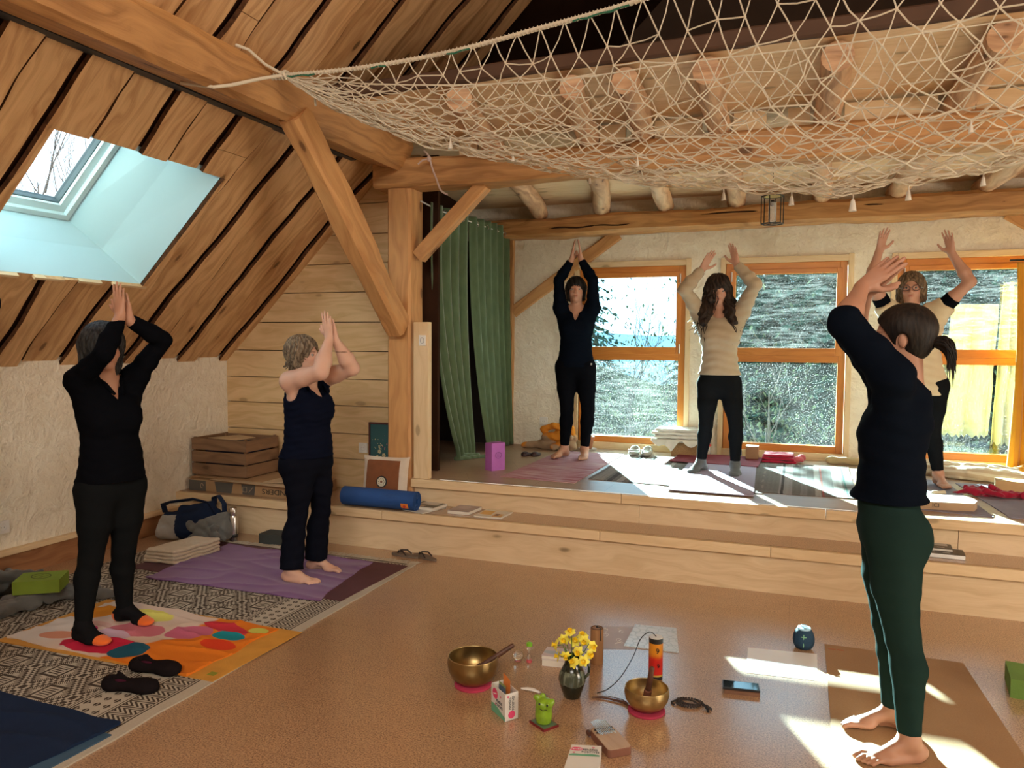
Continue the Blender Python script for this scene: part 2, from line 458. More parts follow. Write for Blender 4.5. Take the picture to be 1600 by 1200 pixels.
b = MB(); b.box(-5.5, 5.9, YW+0.1, YW+0.3, 3.1, 6.4); struct(b.build('wall_gable', plain('gable_boards_shaded', (0.05, 0.025, 0.012), 0.9), smooth=False))  # darkness of the loft is put into this near-black colour
def glass_mat(name, dirt, streak):
    m = M(name); nt = m.nt; nt.nodes.remove(m.b)
    x, y, z = m.obj(); vec = m.vec(x, z)
    sp = m.noise(vec, 105.0, 2, 0.6); film = m.noise(vec, 3.0, 3); wipe = m.noise(m.vec(x*2.0, z*13.0), 1.6, 4, 0.6, 1.5)
    edge = m.noise(m.vec(x*5, z*2), 1, 2)
    low = 1.0-(z*1.0).step(0.55, 1.5)
    f = sp.step(0.585, 0.66)*dirt*0.42 + film*dirt*0.035 + wipe.step(0.40, 0.75)*streak + low*dirt*0.015
    tr = nt.nodes.new('ShaderNodeBsdfTransparent'); tr.inputs[0].default_value = (0.66, 0.87, 0.95, 1)
    tl = nt.nodes.new('ShaderNodeBsdfTranslucent'); tl.inputs[0].default_value = (0.80, 0.93, 1.0, 1)
    gl = nt.nodes.new('ShaderNodeBsdfGlossy'); gl.inputs['Roughness'].default_value = 0.03
    fr = nt.nodes.new('ShaderNodeFresnel'); fr.inputs[0].default_value = 1.45
    m1 = nt.nodes.new('ShaderNodeMixShader'); m2 = nt.nodes.new('ShaderNodeMixShader')
    nt.links.new(f.v, m1.inputs[0]); nt.links.new(tr.outputs[0], m1.inputs[1]); nt.links.new(tl.outputs[0], m1.inputs[2])
    nt.links.new(fr.outputs[0], m2.inputs[0]); nt.links.new(m1.outputs[0], m2.inputs[1]); nt.links.new(gl.outputs[0], m2.inputs[2])
    nt.links.new(m2.outputs[0], m.out.inputs[0]); return m.m
GL = [(glass_mat('glass_clear', 0.02, 0.0), glass_mat('glass_dusty', 0.13, 0.015)),
      (glass_mat('glass_wiped', 0.05, 0.014), glass_mat('glass_dusty_b', 0.13, 0.0)),
      (glass_mat('glass_haze', 0.06, 0.015), glass_mat('glass_haze_b', 0.09, 0.0))]
STEEL = plain('hinge_metal', (0.55, 0.55, 0.55), 0.35, metal=1.0, var=0.03)
for k, (x0, x1) in enumerate(wins):
    # pale spruce surround standing proud of the plaster
    b = MB()
    b.box(x0, x0+0.045, YW-0.03, YW+0.10, WZ0-0.0, WZ1, 2); b.box(x1-0.045, x1, YW-0.03, YW+0.10, WZ0, WZ1+0.01, 2)
    b.box(x0+0.045, x1-0.045, YW-0.035, YW+0.10, WZ1-0.052, WZ1, 0); b.box(x0+0.045, x1-0.045, YW-0.03, YW+0.10, WZ0, 0.568, 0)
    wnd = struct(b.build('window_%d' % (k+1), W_TRIM, smooth=False, bevel=0.003)); 
    fx0, fx1, fz0, fz1 = x0+0.05, x1-0.05, 0.568, 2.293
    b = MB(); Y0, Y1 = YW+0.005, YW+0.085; t = 0.062
    b.box(fx0, fx0+t, Y0, Y1, fz0, fz1, 2); b.box(fx1-t, fx1, Y0, Y1, fz0, fz1, 2)
    b.box(fx0+t, fx1-t, Y0, Y1, fz1-t-0.012, fz1, 0); b.box(fx0+t, fx1-t, Y0, Y1, fz0, fz0+t, 0); b.box(fx0+t, fx1-t, Y0, Y1, 1.385, 1.455, 0)
    b.build('window_frame', W_FRAME, wnd, smooth=False, bevel=0.004)
    # opening sash above
    b = MB(); sx0, sx1, sz0, sz1 = fx0+t-0.02, fx1-t+0.02, 1.445, fz1-t+0.005; s = 0.045; Y2, Y3 = YW-0.005, YW+0.06
    b.box(sx0, sx0+s, Y2, Y3, sz0, sz1, 2); b.box(sx1-s, sx1, Y2, Y3, sz0, sz1, 2)
    b.box(sx0+s, sx1-s, Y2, Y3, sz1-s, sz1, 0); b.box(sx0+s, sx1-s, Y2, Y3, sz0, sz0+s+0.025, 0)
    b.build('sash', W_FRAME, wnd, smooth=False, bevel=0.004)
    b = MB(); b.box(sx0+s, sx1-s, YW+0.035, YW+0.037, sz0+s, sz1-s); b.build('pane', GL[k][0], wnd, smooth=False)
    b = MB(); b.box(fx0+t, fx1-t, YW+0.045, YW+0.047, fz0+t, 1.385); b.build('pane', GL[k][1], wnd, smooth=False)
    hx = (fx1-0.05) if k == 0 else (fx0+0.05)
    for hz in (2.17, 1.50):
        b = MB(); b.tube([(hx, YW-0.012, hz-0.045), (hx, YW-0.012, hz+0.045)], 0.008, 8); b.build('hinge', STEEL, wnd)

# wall timbers
struct(beam('trim_beam', (-2.95, 7.34, 2.685), (5.5, 7.34, 2.72), 0.24, 0.19, W_BEAM, wob=0.022, seg=120, seed=3, bev=0.03), 'thick uneven beam above the windows', 'beam')
for _x0, _x1, _z in ((-0.85, 1.15, 2.725), (-2.3, -1.5, 2.66), (1.3, 2.4, 2.70)):
    b = MB(); b.tube([(_x0+(_x1-_x0)*k/14, 7.221+0.006*math.sin(k*1.7), _z+0.006*math.sin(k*.9)+.012*k/14) for k in range(15)], [0.001]+[0.0075]*13+[0.001], 6); struct(b.build('trim_crack', GAP))
struct(beam('trim_brace', (-2.74, 7.44, 1.86), (-1.66, 7.44, 2.62), 0.05, 0.125, W_POST, up=(0, 0, 1), wob=0.01, seed=5))
struct(beam('trim_brace', (1.62, 7.44, 2.66), (2.7, 7.44, 1.95), 0.05, 0.125, W_POST, wob=0.01, seed=6))
struct(beam('trim_post', (-2.78, 7.44, 0.5), (-2.78, 7.44, 2.6), 0.10, 0.06, W_POST, up=(0, 1, 0), wob=0.012, seed=8))
# wall right / rear and the far roof side: they close the room around the viewer
b = MB(); b.box(XR, XR+0.2, YB, 8, 0, 0.6); b.box(XR, XR+0.2, YB, 0.6, 0.6, 2.6); b.box(XR, XR+0.2, 3.8, 8, 0.6, 2.6); struct(b.build('wall_right', PLASTER, smooth=False))
b = MB(); b.box(-5.2, 5.6, YB-0.25, YB, 0, 3.25); b.box(-5.2, -1.3, YB-0.25, YB, 3.25, 6.6); b.box(1.7, 5.6, YB-0.25, YB, 3.25, 6.6); b.box(-1.3, 1.7, YB-0.25, YB, 4.65, 6.6)
struct(b.build('wall_rear', PLASTER, smooth=False))

# ---- steps and platform
NOSEZ = 0.30
b = MB()
b.box(XL, XR, 4.985, 5.03, 0.0, 0.235, 0, (3, 1)); struct(b.build('trim_riser', W_PALE, smooth=False), 'pale plywood riser of the lower step', 'step')
b = MB()
for i, (x0, x1) in enumerate(((XL, -4.45+1.6), (-2.848, -1.20), (-1.197, -0.12), (-0.117, 1.55), (1.553, XR))):
    b.box(x0, x1, 4.945, 4.99, 0.235, 0.298, 0)
struct(b.build('trim_nosing', W_TRIM, smooth=False, bevel=0.003))
b = MB(); uv = [(XL, 4.99), (XR, 4.99), (XR, 5.6), (XL, 5.6)]
b.quadp([(XL, 4.98, 0.30), (XR, 4.98, 0.30), (XR, 5.6, 0.30), (XL, 5.6, 0.30)], uv); b.box(XL, XR, 4.99, 5.6, 0.24, 0.2995)
struct(b.build('floor_step', CORK, smooth=False), 'cork covered tread of the lower step', 'step')
b = MB()
for x0, x1 in ((-2.74, -1.0), (-0.997, 0.95), (0.953, 2.6), (2.603, XR)): b.box(x0, x1, 5.27, 5.30, 0.30, 0.445, 0)
struct(b.build('trim_riser', W_PALE, smooth=False))
b = MB()
for x0, x1 in ((-2.76, -1.12), (-1.117, 0.2), (0.203, 1.6), (1.603, XR)): b.box(x0, x1, 5.23, 5.275, 0.435, 0.498, 0)
struct(b.build('trim_nosing', W_TRIM, smooth=False, bevel=0.003))
b = MB(); b.quadp([(-3.9, 5.27, 0.5), (XR, 5.27, 0.5), (XR, 7.5, 0.5), (-3.9, 7.5, 0.5)], [(-3.9, 5.27), (XR, 5.27), (XR, 7.5), (-3.9, 7.5)])
b.v[0] = (-2.74, 5.27, 0.5); b.quadp([(-3.9, 5.64, 0.499), (-2.74, 5.64, 0.499), (-2.74, 7.5, 0.499), (-3.9, 7.5, 0.499)])
struct(b.build('floor_platform', LAM, smooth=False), 'raised platform floor below the windows', 'platform')

# dark closet behind the curtain
DK = plain('closet_shade_tone', (0.05, 0.035, 0.03), 0.9)  # shade inside the closet is painted into the wall colour
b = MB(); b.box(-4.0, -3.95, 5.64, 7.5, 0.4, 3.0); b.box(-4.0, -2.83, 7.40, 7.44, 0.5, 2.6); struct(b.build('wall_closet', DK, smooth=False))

# ---- timber frame
struct(beam('trim_post', (-2.87, 5.35, 0.30), (-2.87, 5.35, 2.72), 0.20, 0.22, W_POST, up=(0, 1, 0), wob=0.008, seed=11, bev=0.018), 'main pine post at the corner of the platform', 'post')
struct(beam('trim_post_strip', (-3.02, 5.55, 0.30), (-3.02, 5.55, 2.72), 0.11, 0.06, W_POST, up=(0, 1, 0), wob=0.008, seed=12))
struct(beam('trim_tie_beam', (-3.06, 5.32, 2.81), (5.4, 5.32, 2.815), 0.24, 0.205, W_BEAM, wob=0.014, seg=90, seed=13, bev=0.02), 'horizontal tie beam on the corner post', 'beam')
struct(beam('trim_brace', (-2.74, 5.34, 2.20), (-2.20, 5.34, 2.72), 0.10, 0.10, W_POST, up=(0.6, 0, 0.8), wob=0.003, seed=14, bev=0.008), 'short brace from post to tie beam', 'brace')
struct(beam('trim_brace', (-2.86, 3.90, 2.90), (-2.86, 5.22, 1.66), 0.15, 0.20, W_POST, up=(0, 0.7, 0.7), wob=0.016, seg=30, seed=15, bev=0.025), 'curved brace from purlin to post', 'brace')
# purlin (section as seen: rolled with the roof)
def purlin():
    b = MB(); sec = [(-3.16, 2.925), (-2.84, 2.835), (-2.795, 2.86), (-2.735, 3.01), (-2.75, 3.05), (-3.02, 3.13)]
    rows = []; uvs = []; seg = 70; y0, y1 = -0.4, 5.24
    per = [0, .33, .38, .54, .58, .85, 1.07]
    for i in range(seg+1):
        y = y0+(y1-y0)*i/seg; r = []
        bow = mnoise.noise(Vector((y*0.8, 3.3, 0)))*0.012
        for j, (x, z) in enumerate(sec):
            q = j//2; w = mnoise.noise(Vector((y*1.6, q*2.7, 5)))*0.012+mnoise.noise(Vector((y*5, q*4.7, 8)))*0.005
            r.append((x+w+bow, y, z+w*(-1 if j < 3 else 1)*0.6+bow*0.5))
        rows.append(r); uvs.append([(y, per[j]) for j in range(7)])
    b.grid(rows, uvs, True)
    for r in (rows[0], rows[-1][::-1]): b.quadp(r, [(p[0]*0.02, p[2]) for p in r])
    o = b.build('trim_purlin', W_BEAM, auto=30); struct(o, 'big rounded purlin below the roof boards', 'beam')
    b = MB(); b.box(-3.215, -3.15, -0.4, 5.1, 2.915, 2.945); struct(b.build('trim_membrane', FOIL, smooth=False))
purlin()
# jamb board on the corner of the platform
b = MB(); b.box(-2.74, -2.615, 5.24, 5.30, 0.50, 1.70, 2); struct(b.build('trim_jamb', W_TRIM, smooth=False, bevel=0.004), 'pale upright board on the platform corner', 'board')

# ---- roof boards (lapped, waney edges), opening for the skylight
RU = Vector((math.cos(ANG), 0, math.sin(ANG))); RN = Vector((math.sin(ANG), 0, -math.cos(ANG)))   # RN points into the room
RP = Vector((XL, 0, ZR0))
def rp(v, y, d): return RP+RU*v+Vector((0, y, 0))+RN*d      # v along slope, d into the room
VMAX = (RIDGE-XL)/math.cos(ANG)
SKY_Y0, SKY_Y1 = 2.885, 4.09; SKY_V0, SKY_V1 = (-4.245-XL)/math.cos(ANG), (-3.54-XL)/math.cos(ANG)
BARK = plain('bark_edge', (0.07, 0.03, 0.014), 0.95, 0.1, var=0.5, scale=25)
def roof_boards():
    b = MB().mat(W_ROOF); b.mat(BARK); edges = [5.66]
    y = 5.66; ws = [0.20, 0.25, 0.24, 0.27, 0.26, 0.25, 0.30, 0.26, 0.25, 0.27, 0.30]
    i = 0
    while y > YB-0.3:
        y -= ws[i % len(ws)]; edges.append(y); i += 1
    def edge(k, v):
        e = edges[k]
        if k == 0: return e
        return e+mnoise.noise(Vector((v*1.15, k*7.3, 2.0)))*0.055+mnoise.noise(Vector((v*3.6, k*3.3, 7.0)))*0.018
    for k in range(len(edges)-1):
        ou, ov = rnd.uniform(0, 40), rnd.uniform(0, 40); under = k % 2
        d = 0.0 if under else 0.024; lap = 0.012 if under else -0.010
        joints = sorted([rnd.uniform(1.9, 3.4), rnd.uniform(4.6, 5.6)])
        spans = [(-0.10, joints[0]), (joints[0]+0.004, joints[1]), (joints[1]+0.004, VMAX+0.1)]
        for (a0, a1) in spans:
            ns = max(4, int((a1-a0)/0.06)); rows = []; uvs = []
            cells = []
            for q in range(ns+1):
                v = a0+(a1-a0)*q/ns
                yl, yr = edge(k+1, v)-lap, edge(k, v)+lap-0.012
                cells.append((v, yl, yr))
            # clip round the skylight
            segs = []
            mid = (edges[k]+edges[k+1])/2
            def emit(lst):
                if len(lst) < 2: return
                P = []; U = []
                for v, yl, yr in lst:
                    cr = 0.004
                    wl = 0.010+0.022*max(0, mnoise.noise(Vector((v*1.3, k*9.1, 4.0))))+0.004*mnoise.noise(Vector((v*14, k*2.0, 1))); wr = 0.010+0.022*max(0, mnoise.noise(Vector((v*1.3, k*5.7, 9.0))))
                    if not under: wl *= .8; wr *= .8
                    P.append([rp(v, yl, d-0.016), rp(v, yl+wl, d+cr), rp(v, yr-wr, d+cr), rp(v, yr, d-0.016)])
                    U.append([(v+ou, yl+ov-0.01), (v+ou, yl+ov), (v+ou, yr+ov), (v+ou, yr+ov+0.01)])
                b.mat(W_ROOF); b.grid([q[1:3] for q in P], [q[1:3] for q in U]); b.mat(BARK); b.grid([q[0:2] for q in P], [q[0:2] for q in U]); b.grid([q[2:4] for q in P], [q[2:4] for q in U]); b.mat(W_ROOF)
                for e in (P[0], P[-1][::-1]): b.quadp(e, [(ou, ov), (ou, ov+.01), (ou, ov+.2), (ou, ov+.21)])
            if edges[k+1] < SKY_Y1+0.05 and edges[k] > SKY_Y0-0.05:
                lo = [c for c in cells if c[0] < SKY_V0]; hi = [c for c in cells if c[0] > SKY_V1]
                if lo and cells[-1][0] > SKY_V0: lo.append((SKY_V0, lo[-1][1], lo[-1][2]))
                if hi and cells[0][0] < SKY_V1: hi.insert(0, (SKY_V1, hi[0][1], hi[0][2]))
                emit(lo); emit(hi)
                mids = [c for c in cells if SKY_V0 <= c[0] <= SKY_V1]
                if mids:
                    mids = [(SKY_V0,)+mids[0][1:]]+mids+[(SKY_V1,)+mids[-1][1:]]
                    emit([(v, max(yl, SKY_Y1), yr) for v, yl, yr in mids] if mids[0][2] > SKY_Y1 else [])
                    emit([(v, yl, min(yr, SKY_Y0)) for v, yl, yr in mids] if mids[0][1] < SKY_Y0 else [])
            else: emit(cells)
    o = b.build('ceiling', None, auto=50); struct(o, 'sloping ceiling of lapped waney pine boards', 'ceiling')
    # dark deck behind, as four slabs round the opening
    b = MB()
    def slab(v0, v1, y0, y1, d0=-0.014, d1=-0.16):
        q = [rp(v0, y0, d0), rp(v1, y0, d0), rp(v1, y1, d0), rp(v0, y1, d0)]; w = [rp(v0, y0, d1), rp(v1, y0, d1), rp(v1, y1, d1), rp(v0, y1, d1)]
        b.quadp(q); b.quadp(w[::-1])
        for i in range(4): b.quadp([q[i], w[i], w[(i+1) % 4], q[(i+1) % 4]])
    slab(-0.3, SKY_V0-0.012, YB-0.3, 8.0); slab(SKY_V1+0.012, VMAX+0.1, YB-0.3, 8.0); slab(SKY_V0-0.012, SKY_V1+0.012, YB-0.3, SKY_Y0-0.012); slab(SKY_V0-0.012, SKY_V1+0.012, SKY_Y1+0.012, 8.0)
    struct(b.build('ceiling_deck', GAP, smooth=False))
    # the other roof slope, over the viewer's right
    b = MB(); zr = roofz(RIDGE); k = 0; y = YB-0.3
    while y < 7.8:
        q = [(XR+0.1, y, zr-SR*(XR+0.1-RIDGE)), (RIDGE, y, zr), (RIDGE, y+0.262, zr), (XR+0.1, y+0.262, zr-SR*(XR+0.1-RIDGE))]
        o1 = rnd.uniform(0, 9); b.quadp(q[::-1], [(o1, y), (o1, y+.26), (o1+7, y+.26), (o1+7, y)][::-1]); y += 0.27
    q = [(XR+0.4, YB-0.3, zr-SR*(XR+0.4-RIDGE)+0.02), (RIDGE, YB-0.3, zr+0.02), (RIDGE, 7.9, zr+0.02), (XR+0.4, 7.9, zr-SR*(XR+0.4-RIDGE)+0.02)]
    b.quadp(q)
    struct(b.build('ceiling_right', W_ROOF, smooth=False))
roof_boards()

# ---- skylight: white flared shaft, frame, pane
def skylight():
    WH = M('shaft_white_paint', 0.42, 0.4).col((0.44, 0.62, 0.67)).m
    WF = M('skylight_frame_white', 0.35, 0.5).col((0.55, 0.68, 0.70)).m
    D1, D2 = -0.20, -0.42
    ring0 = [rp(SKY_V0, SKY_Y0, 0.004), rp(SKY_V1, SKY_Y0, 0.004), rp(SKY_V1, SKY_Y1, 0.004), rp(SKY_V0, SKY_Y1, 0.004)]
    a0, a1, y0, y1 = SKY_V0+0.13, SKY_V1+0.40, SKY_Y0-0.08, 3.70
    c0, c1, z0, z1 = SKY_V0+0.04, SKY_V1+0.28, SKY_Y0-0.05, 3.90
    ring1 = [rp(c0+0.02, z0, D1-0.04), rp(c1, z0, D1), rp(c1, z1, D1), rp(c0+0.02, z1, D1-0.04)]
    ring2 = [rp(a0, y0, D2), rp(a1, y0, D2), rp(a1, y1, D2), rp(a0, y1, D2)]
    b = MB()
    for A, B in ((ring0, ring1), (ring1, ring2)):
        for i in range(4): b.quadp([A[i], A[(i+1) % 4], B[(i+1) % 4], B[i]])
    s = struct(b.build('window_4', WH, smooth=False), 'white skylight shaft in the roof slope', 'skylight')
    def rim(name, v0, v1, y0, y1, t, d0, d1, m):
        b = MB()
        for (p, q, r, u) in ((v0, v1, y0, y0+t), (v0, v1, y1-t, y1), (v0, v0+t, y0+t, y1-t), (v1-t, v1, y0+t, y1-t)):
            A = [rp(p, r, d0), rp(q, r, d0), rp(q, u, d0), rp(p, u, d0)]; B = [rp(p, r, d1), rp(q, r, d1), rp(q, u, d1), rp(p, u, d1)]
            b.quadp(A); b.quadp(B[::-1])
            for i in range(4): b.quadp([A[i], B[i], B[(i+1) % 4], A[(i+1) % 4]][::-1])
        return b.build(name, m, s, smooth=False, bevel=0.004)
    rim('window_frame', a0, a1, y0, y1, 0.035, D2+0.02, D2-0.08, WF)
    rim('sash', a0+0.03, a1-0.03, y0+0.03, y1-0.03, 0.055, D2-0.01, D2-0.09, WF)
    rim('seal', a0+0.083, a1-0.083, y0+0.083, y1-0.083, 0.010, D2-0.03, D2-0.08, plain('rubber_seal', (0.06, 0.09, 0.10), 0.6))
    b = MB(); b.quadp([rp(a0+.08, y0+.08, D2-.06), rp(a1-.08, y0+.08, D2-.06), rp(a1-.08, y1-.08, D2-.06), rp(a0+.08, y1-.08, D2-.06)])
    g = M('skylight_glass'); nt = g.nt; nt.nodes.remove(g.b); tr = nt.nodes.new('ShaderNodeBsdfTransparent'); tr.inputs[0].default_value = (0.60, 0.66, 0.70, 1)
    nt.links.new(tr.outputs[0], g.out.inputs[0]); b.build('pane', g.m, s, smooth=False)
    # cut slots with pale wood below the opening
    for (ya, yb) in ((2.93, 3.20), (3.30, 3.50), (3.60, 3.77), (3.86, 4.13)):
        b = MB(); A = [rp(SKY_V0-0.018, ya, 0.032), rp(SKY_V0-0.001, ya, 0.032), rp(SKY_V0-0.001, yb, 0.032), rp(SKY_V0-0.018, yb, 0.032)]
        B = [p-RN*0.03 for p in A]; b.quadp(A); b.quadp(B[::-1])
        for i in range(4): b.quadp([A[i], B[i], B[(i+1) % 4], A[(i+1) % 4]][::-1])
        struct(b.build('trim_cleat', W_TRIM, s, smooth=False))
skylight()

# ---- loft floor over the platform: boards on peeled logs
def plankz(y): return 2.93+(7.45-y)*0.06
def loft():
    b = MB(); y = 7.50; i = 0; ws = [0.235, 0.21, 0.25, 0.22, 0.24]
    while y > 4.42:
        y0 = max(4.30, y-ws[i % 5]); off = (rnd.uniform(0, 9), rnd.uniform(0, 9))
        xl, xr = -3.4, 5.4
        q = [(xl, y0+0.004, plankz(y0)), (xr, y0+0.004, plankz(y0)), (xr, y, plankz(y)), (xl, y, plankz(y))]
        t = [(p[0], p[1], p[2]+0.03) for p in q]
        b.quadp(q[::-1], [(p[0]+off[0], p[1]+off[1]) for p in q[::-1]]); b.quadp(t, [(p[0]+off[0], p[1]+off[1]) for p in t])
        b.quadp([q[0], q[1], t[1], t[0]], [(xl+off[0], 0), (xr+off[0], 0), (xr+off[0], .03), (xl+off[0], .03)])
        y = y0; i += 1
    struct(b.build('ceiling_loft', W_CEIL, smooth=False), 'underside of the loft boards over the platform', 'ceiling')
    b = MB(); b.quadp([(-3.4, 4.3, plankz(4.3)+0.06), (5.4, 4.3, plankz(4.3)+0.06), (5.4, 7.5, plankz(7.5)+0.06), (-3.4, 7.5, plankz(7.5)+0.06)]); struct(b.build('ceiling_loft_backing', GAP, smooth=False))
    struct(beam('trim_loft_edge', (-2.9, 4.32, plankz(4.32)+0.03), (5.4, 4.2, plankz(4.3)+0.03), 0.05, 0.09, plain('dark_edge_board', (0.075, 0.035, 0.018), 0.8), wob=0.01, seg=60, seed=21), 'dark edge board of the loft', 'board')
    spec = [(-2.55, -2.42), (-2.44, -1.96), (-1.78, -1.22), (-1.18, -0.95), (-0.55, -0.50), (0.15, 0.14), (0.76, 0.90), (1.40, 1.62), (2.1, 2.3), (2.9, 3.0)]
    grp = 'peeled logs under the loft boards'
    for i, (xa, xb) in enumerate(spec[1:]):
        b = MB(); pts = []; rr = []; n = 26
        for k in range(n+1):
            s = k/n; y = 7.38+(4.34-7.38)*s
            pts.append((xa+(xb-xa)*s+mnoise.noise(Vector((s*3, i*4.4, 0)))*0.05, y, plankz(y)-0.092+mnoise.noise(Vector((s*3, i*4.4, 9)))*0.010))
            rr.append(0.080+mnoise.noise(Vector((s*7, i*2.4, 5)))*0.012)
        b.tube(pts, rr, 14, vs=1.0); o = b.build('trim_log', W_LOG); struct(o)
    # blocking boards standing on the tie beam between the logs
    b = MB(); xs = [s[0]*0.33+s[1]*0.67 for s in spec]
    for i in range(len(xs)-1):
        if i in (1,): continue
        x0, x1 = xs[i]+0.10, xs[i+1]-0.10
        if i == 4: b.box(x0, x0+0.2, 5.24, 5.265, 2.915, 3.04, 0); b.box(x0+0.33, x1, 5.24, 5.265, 2.915, 3.04, 0)
        elif x1 > x0: b.box(x0, x1, 5.24, 5.265, 2.915, 3.04, 0)
    struct(b.build('trim_blocking', W_TRIM, smooth=False))
loft()
# ================================================================== people
# joints of the six people in metres, measured in the room: headings, pelvis, neck, head,
# then right and left side: shoulder, elbow, wrist, fingertip, hip, knee, ankle, foot heading
JOINTS = {
 'P1': [(-10, -10, -24), (-3.355, 3.029, 0.807), (-3.368, 3.015, 1.340), (-3.351, 2.988, 1.500),
    (-3.394, 2.865, 1.340), (-3.175, 2.833, 1.485), (-3.206, 2.962, 1.673), (-3.214, 2.958, 1.844), (-3.369, 2.947, 0.767), (-3.401, 2.926, 0.418), (-3.390, 2.860, 0.080), -9,
    (-3.341, 3.164, 1.340), (-3.191, 3.222, 1.550), (-3.209, 3.017, 1.654), (-3.223, 2.982, 1.822), (-3.340, 3.111, 0.767), (-3.358, 3.093, 0.419), (-3.400, 3.130, 0.080), 4],
 'P2': [(-5, -5, 10), (-2.968, 4.209, 0.791), (-2.978, 4.202, 1.297), (-2.990, 4.193, 1.454),
    (-2.991, 4.047, 1.297), (-2.732, 4.007, 1.361), (-2.746, 4.121, 1.566), (-2.757, 4.097, 1.739), (-2.975, 4.124, 0.751), (-2.993, 4.121, 0.410), (-3.000, 4.060, 0.080), 0,
    (-2.964, 4.356, 1.297), (-2.708, 4.322, 1.375), (-2.741, 4.180, 1.559), (-2.763, 4.126, 1.724), (-2.960, 4.294, 0.751), (-2.953, 4.326, 0.412), (-3.000, 4.330, 0.080), 3],
 'P3': [(-80, -80, -75), (-1.866, 6.695, 1.364), (-1.861, 6.696, 1.853), (-1.868, 6.694, 2.019),
    (-2.004, 6.671, 1.853), (-2.024, 6.679, 2.111), (-1.904, 6.663, 2.290), (-1.879, 6.671, 2.470), (-1.954, 6.679, 1.324), (-1.936, 6.679, 0.947), (-1.970, 6.720, 0.580), -110,
    (-1.717, 6.722, 1.853), (-1.703, 6.649, 2.105), (-1.822, 6.686, 2.290), (-1.846, 6.680, 2.471), (-1.779, 6.710, 1.324), (-1.747, 6.707, 0.949), (-1.780, 6.720, 0.580), -80],
 'P4': [(-88, -88, -80), (-0.578, 6.394, 1.262), (-0.584, 6.393, 1.793), (-0.602, 6.392, 1.972),
    (-0.738, 6.388, 1.793), (-0.848, 6.226, 1.979), (-0.725, 6.339, 2.145), (-0.639, 6.324, 2.296), (-0.663, 6.391, 1.222), (-0.673, 6.370, 0.897), (-0.710, 6.400, 0.580), -115,
    (-0.429, 6.399, 1.793), (-0.311, 6.295, 2.013), (-0.461, 6.363, 2.180), (-0.502, 6.333, 2.348), (-0.493, 6.397, 1.222), (-0.440, 6.377, 0.901), (-0.440, 6.380, 0.580), -84],
 'P5': [(-98, -98, -98), (0.883, 6.440, 1.284), (0.813, 6.449, 1.810), (0.795, 6.451, 1.967),
    (0.641, 6.473, 1.810), (0.503, 6.358, 2.029), (0.567, 6.425, 2.257), (0.606, 6.422, 2.437), (0.795, 6.452, 1.244), (0.792, 6.461, 0.908), (0.840, 6.440, 0.580), -105,
    (0.984, 6.425, 1.810), (1.152, 6.307, 2.005), (1.038, 6.366, 2.216), (1.001, 6.372, 2.395), (0.972, 6.427, 1.244), (0.967, 6.452, 0.908), (1.020, 6.460, 0.580), -80],
 'P6': [(183, 175, 170), (0.345, 3.278, 0.867), (0.405, 3.271, 1.388), (0.400, 3.274, 1.540),
    (0.350, 3.399, 1.400), (0.210, 3.534, 1.595), (0.255, 3.354, 1.761), (0.374, 3.363, 1.889), (0.350, 3.363, 0.827), (0.372, 3.328, 0.450), (0.400, 3.360, 0.080), 192,
    (0.335, 3.101, 1.432), (0.165, 3.099, 1.630), (0.235, 3.289, 1.775), (0.366, 3.319, 1.887), (0.355, 3.193, 0.827), (0.404, 3.188, 0.448), (0.430, 3.120, 0.080), 205],
}
POSE = {}
for _k, _v in JOINTS.items():
    _d = dict(ang=_v[0][0], sang=_v[0][1], hang=_v[0][2], pel=_v[1], neck=_v[2], head=_v[3])
    for _i, _s in ((4, 'R'), (12, 'L')):
        for _j, _n in enumerate(('sh', 'el', 'wr', 'tip', 'hip', 'kn', 'an', 'fa')): _d[_n+_s] = _v[_i+_j]
    POSE[_k] = _d
def V(*a): return np.array(a, dtype=np.float64)
def nrm(v): return v/max(1e-9, np.linalg.norm(v))

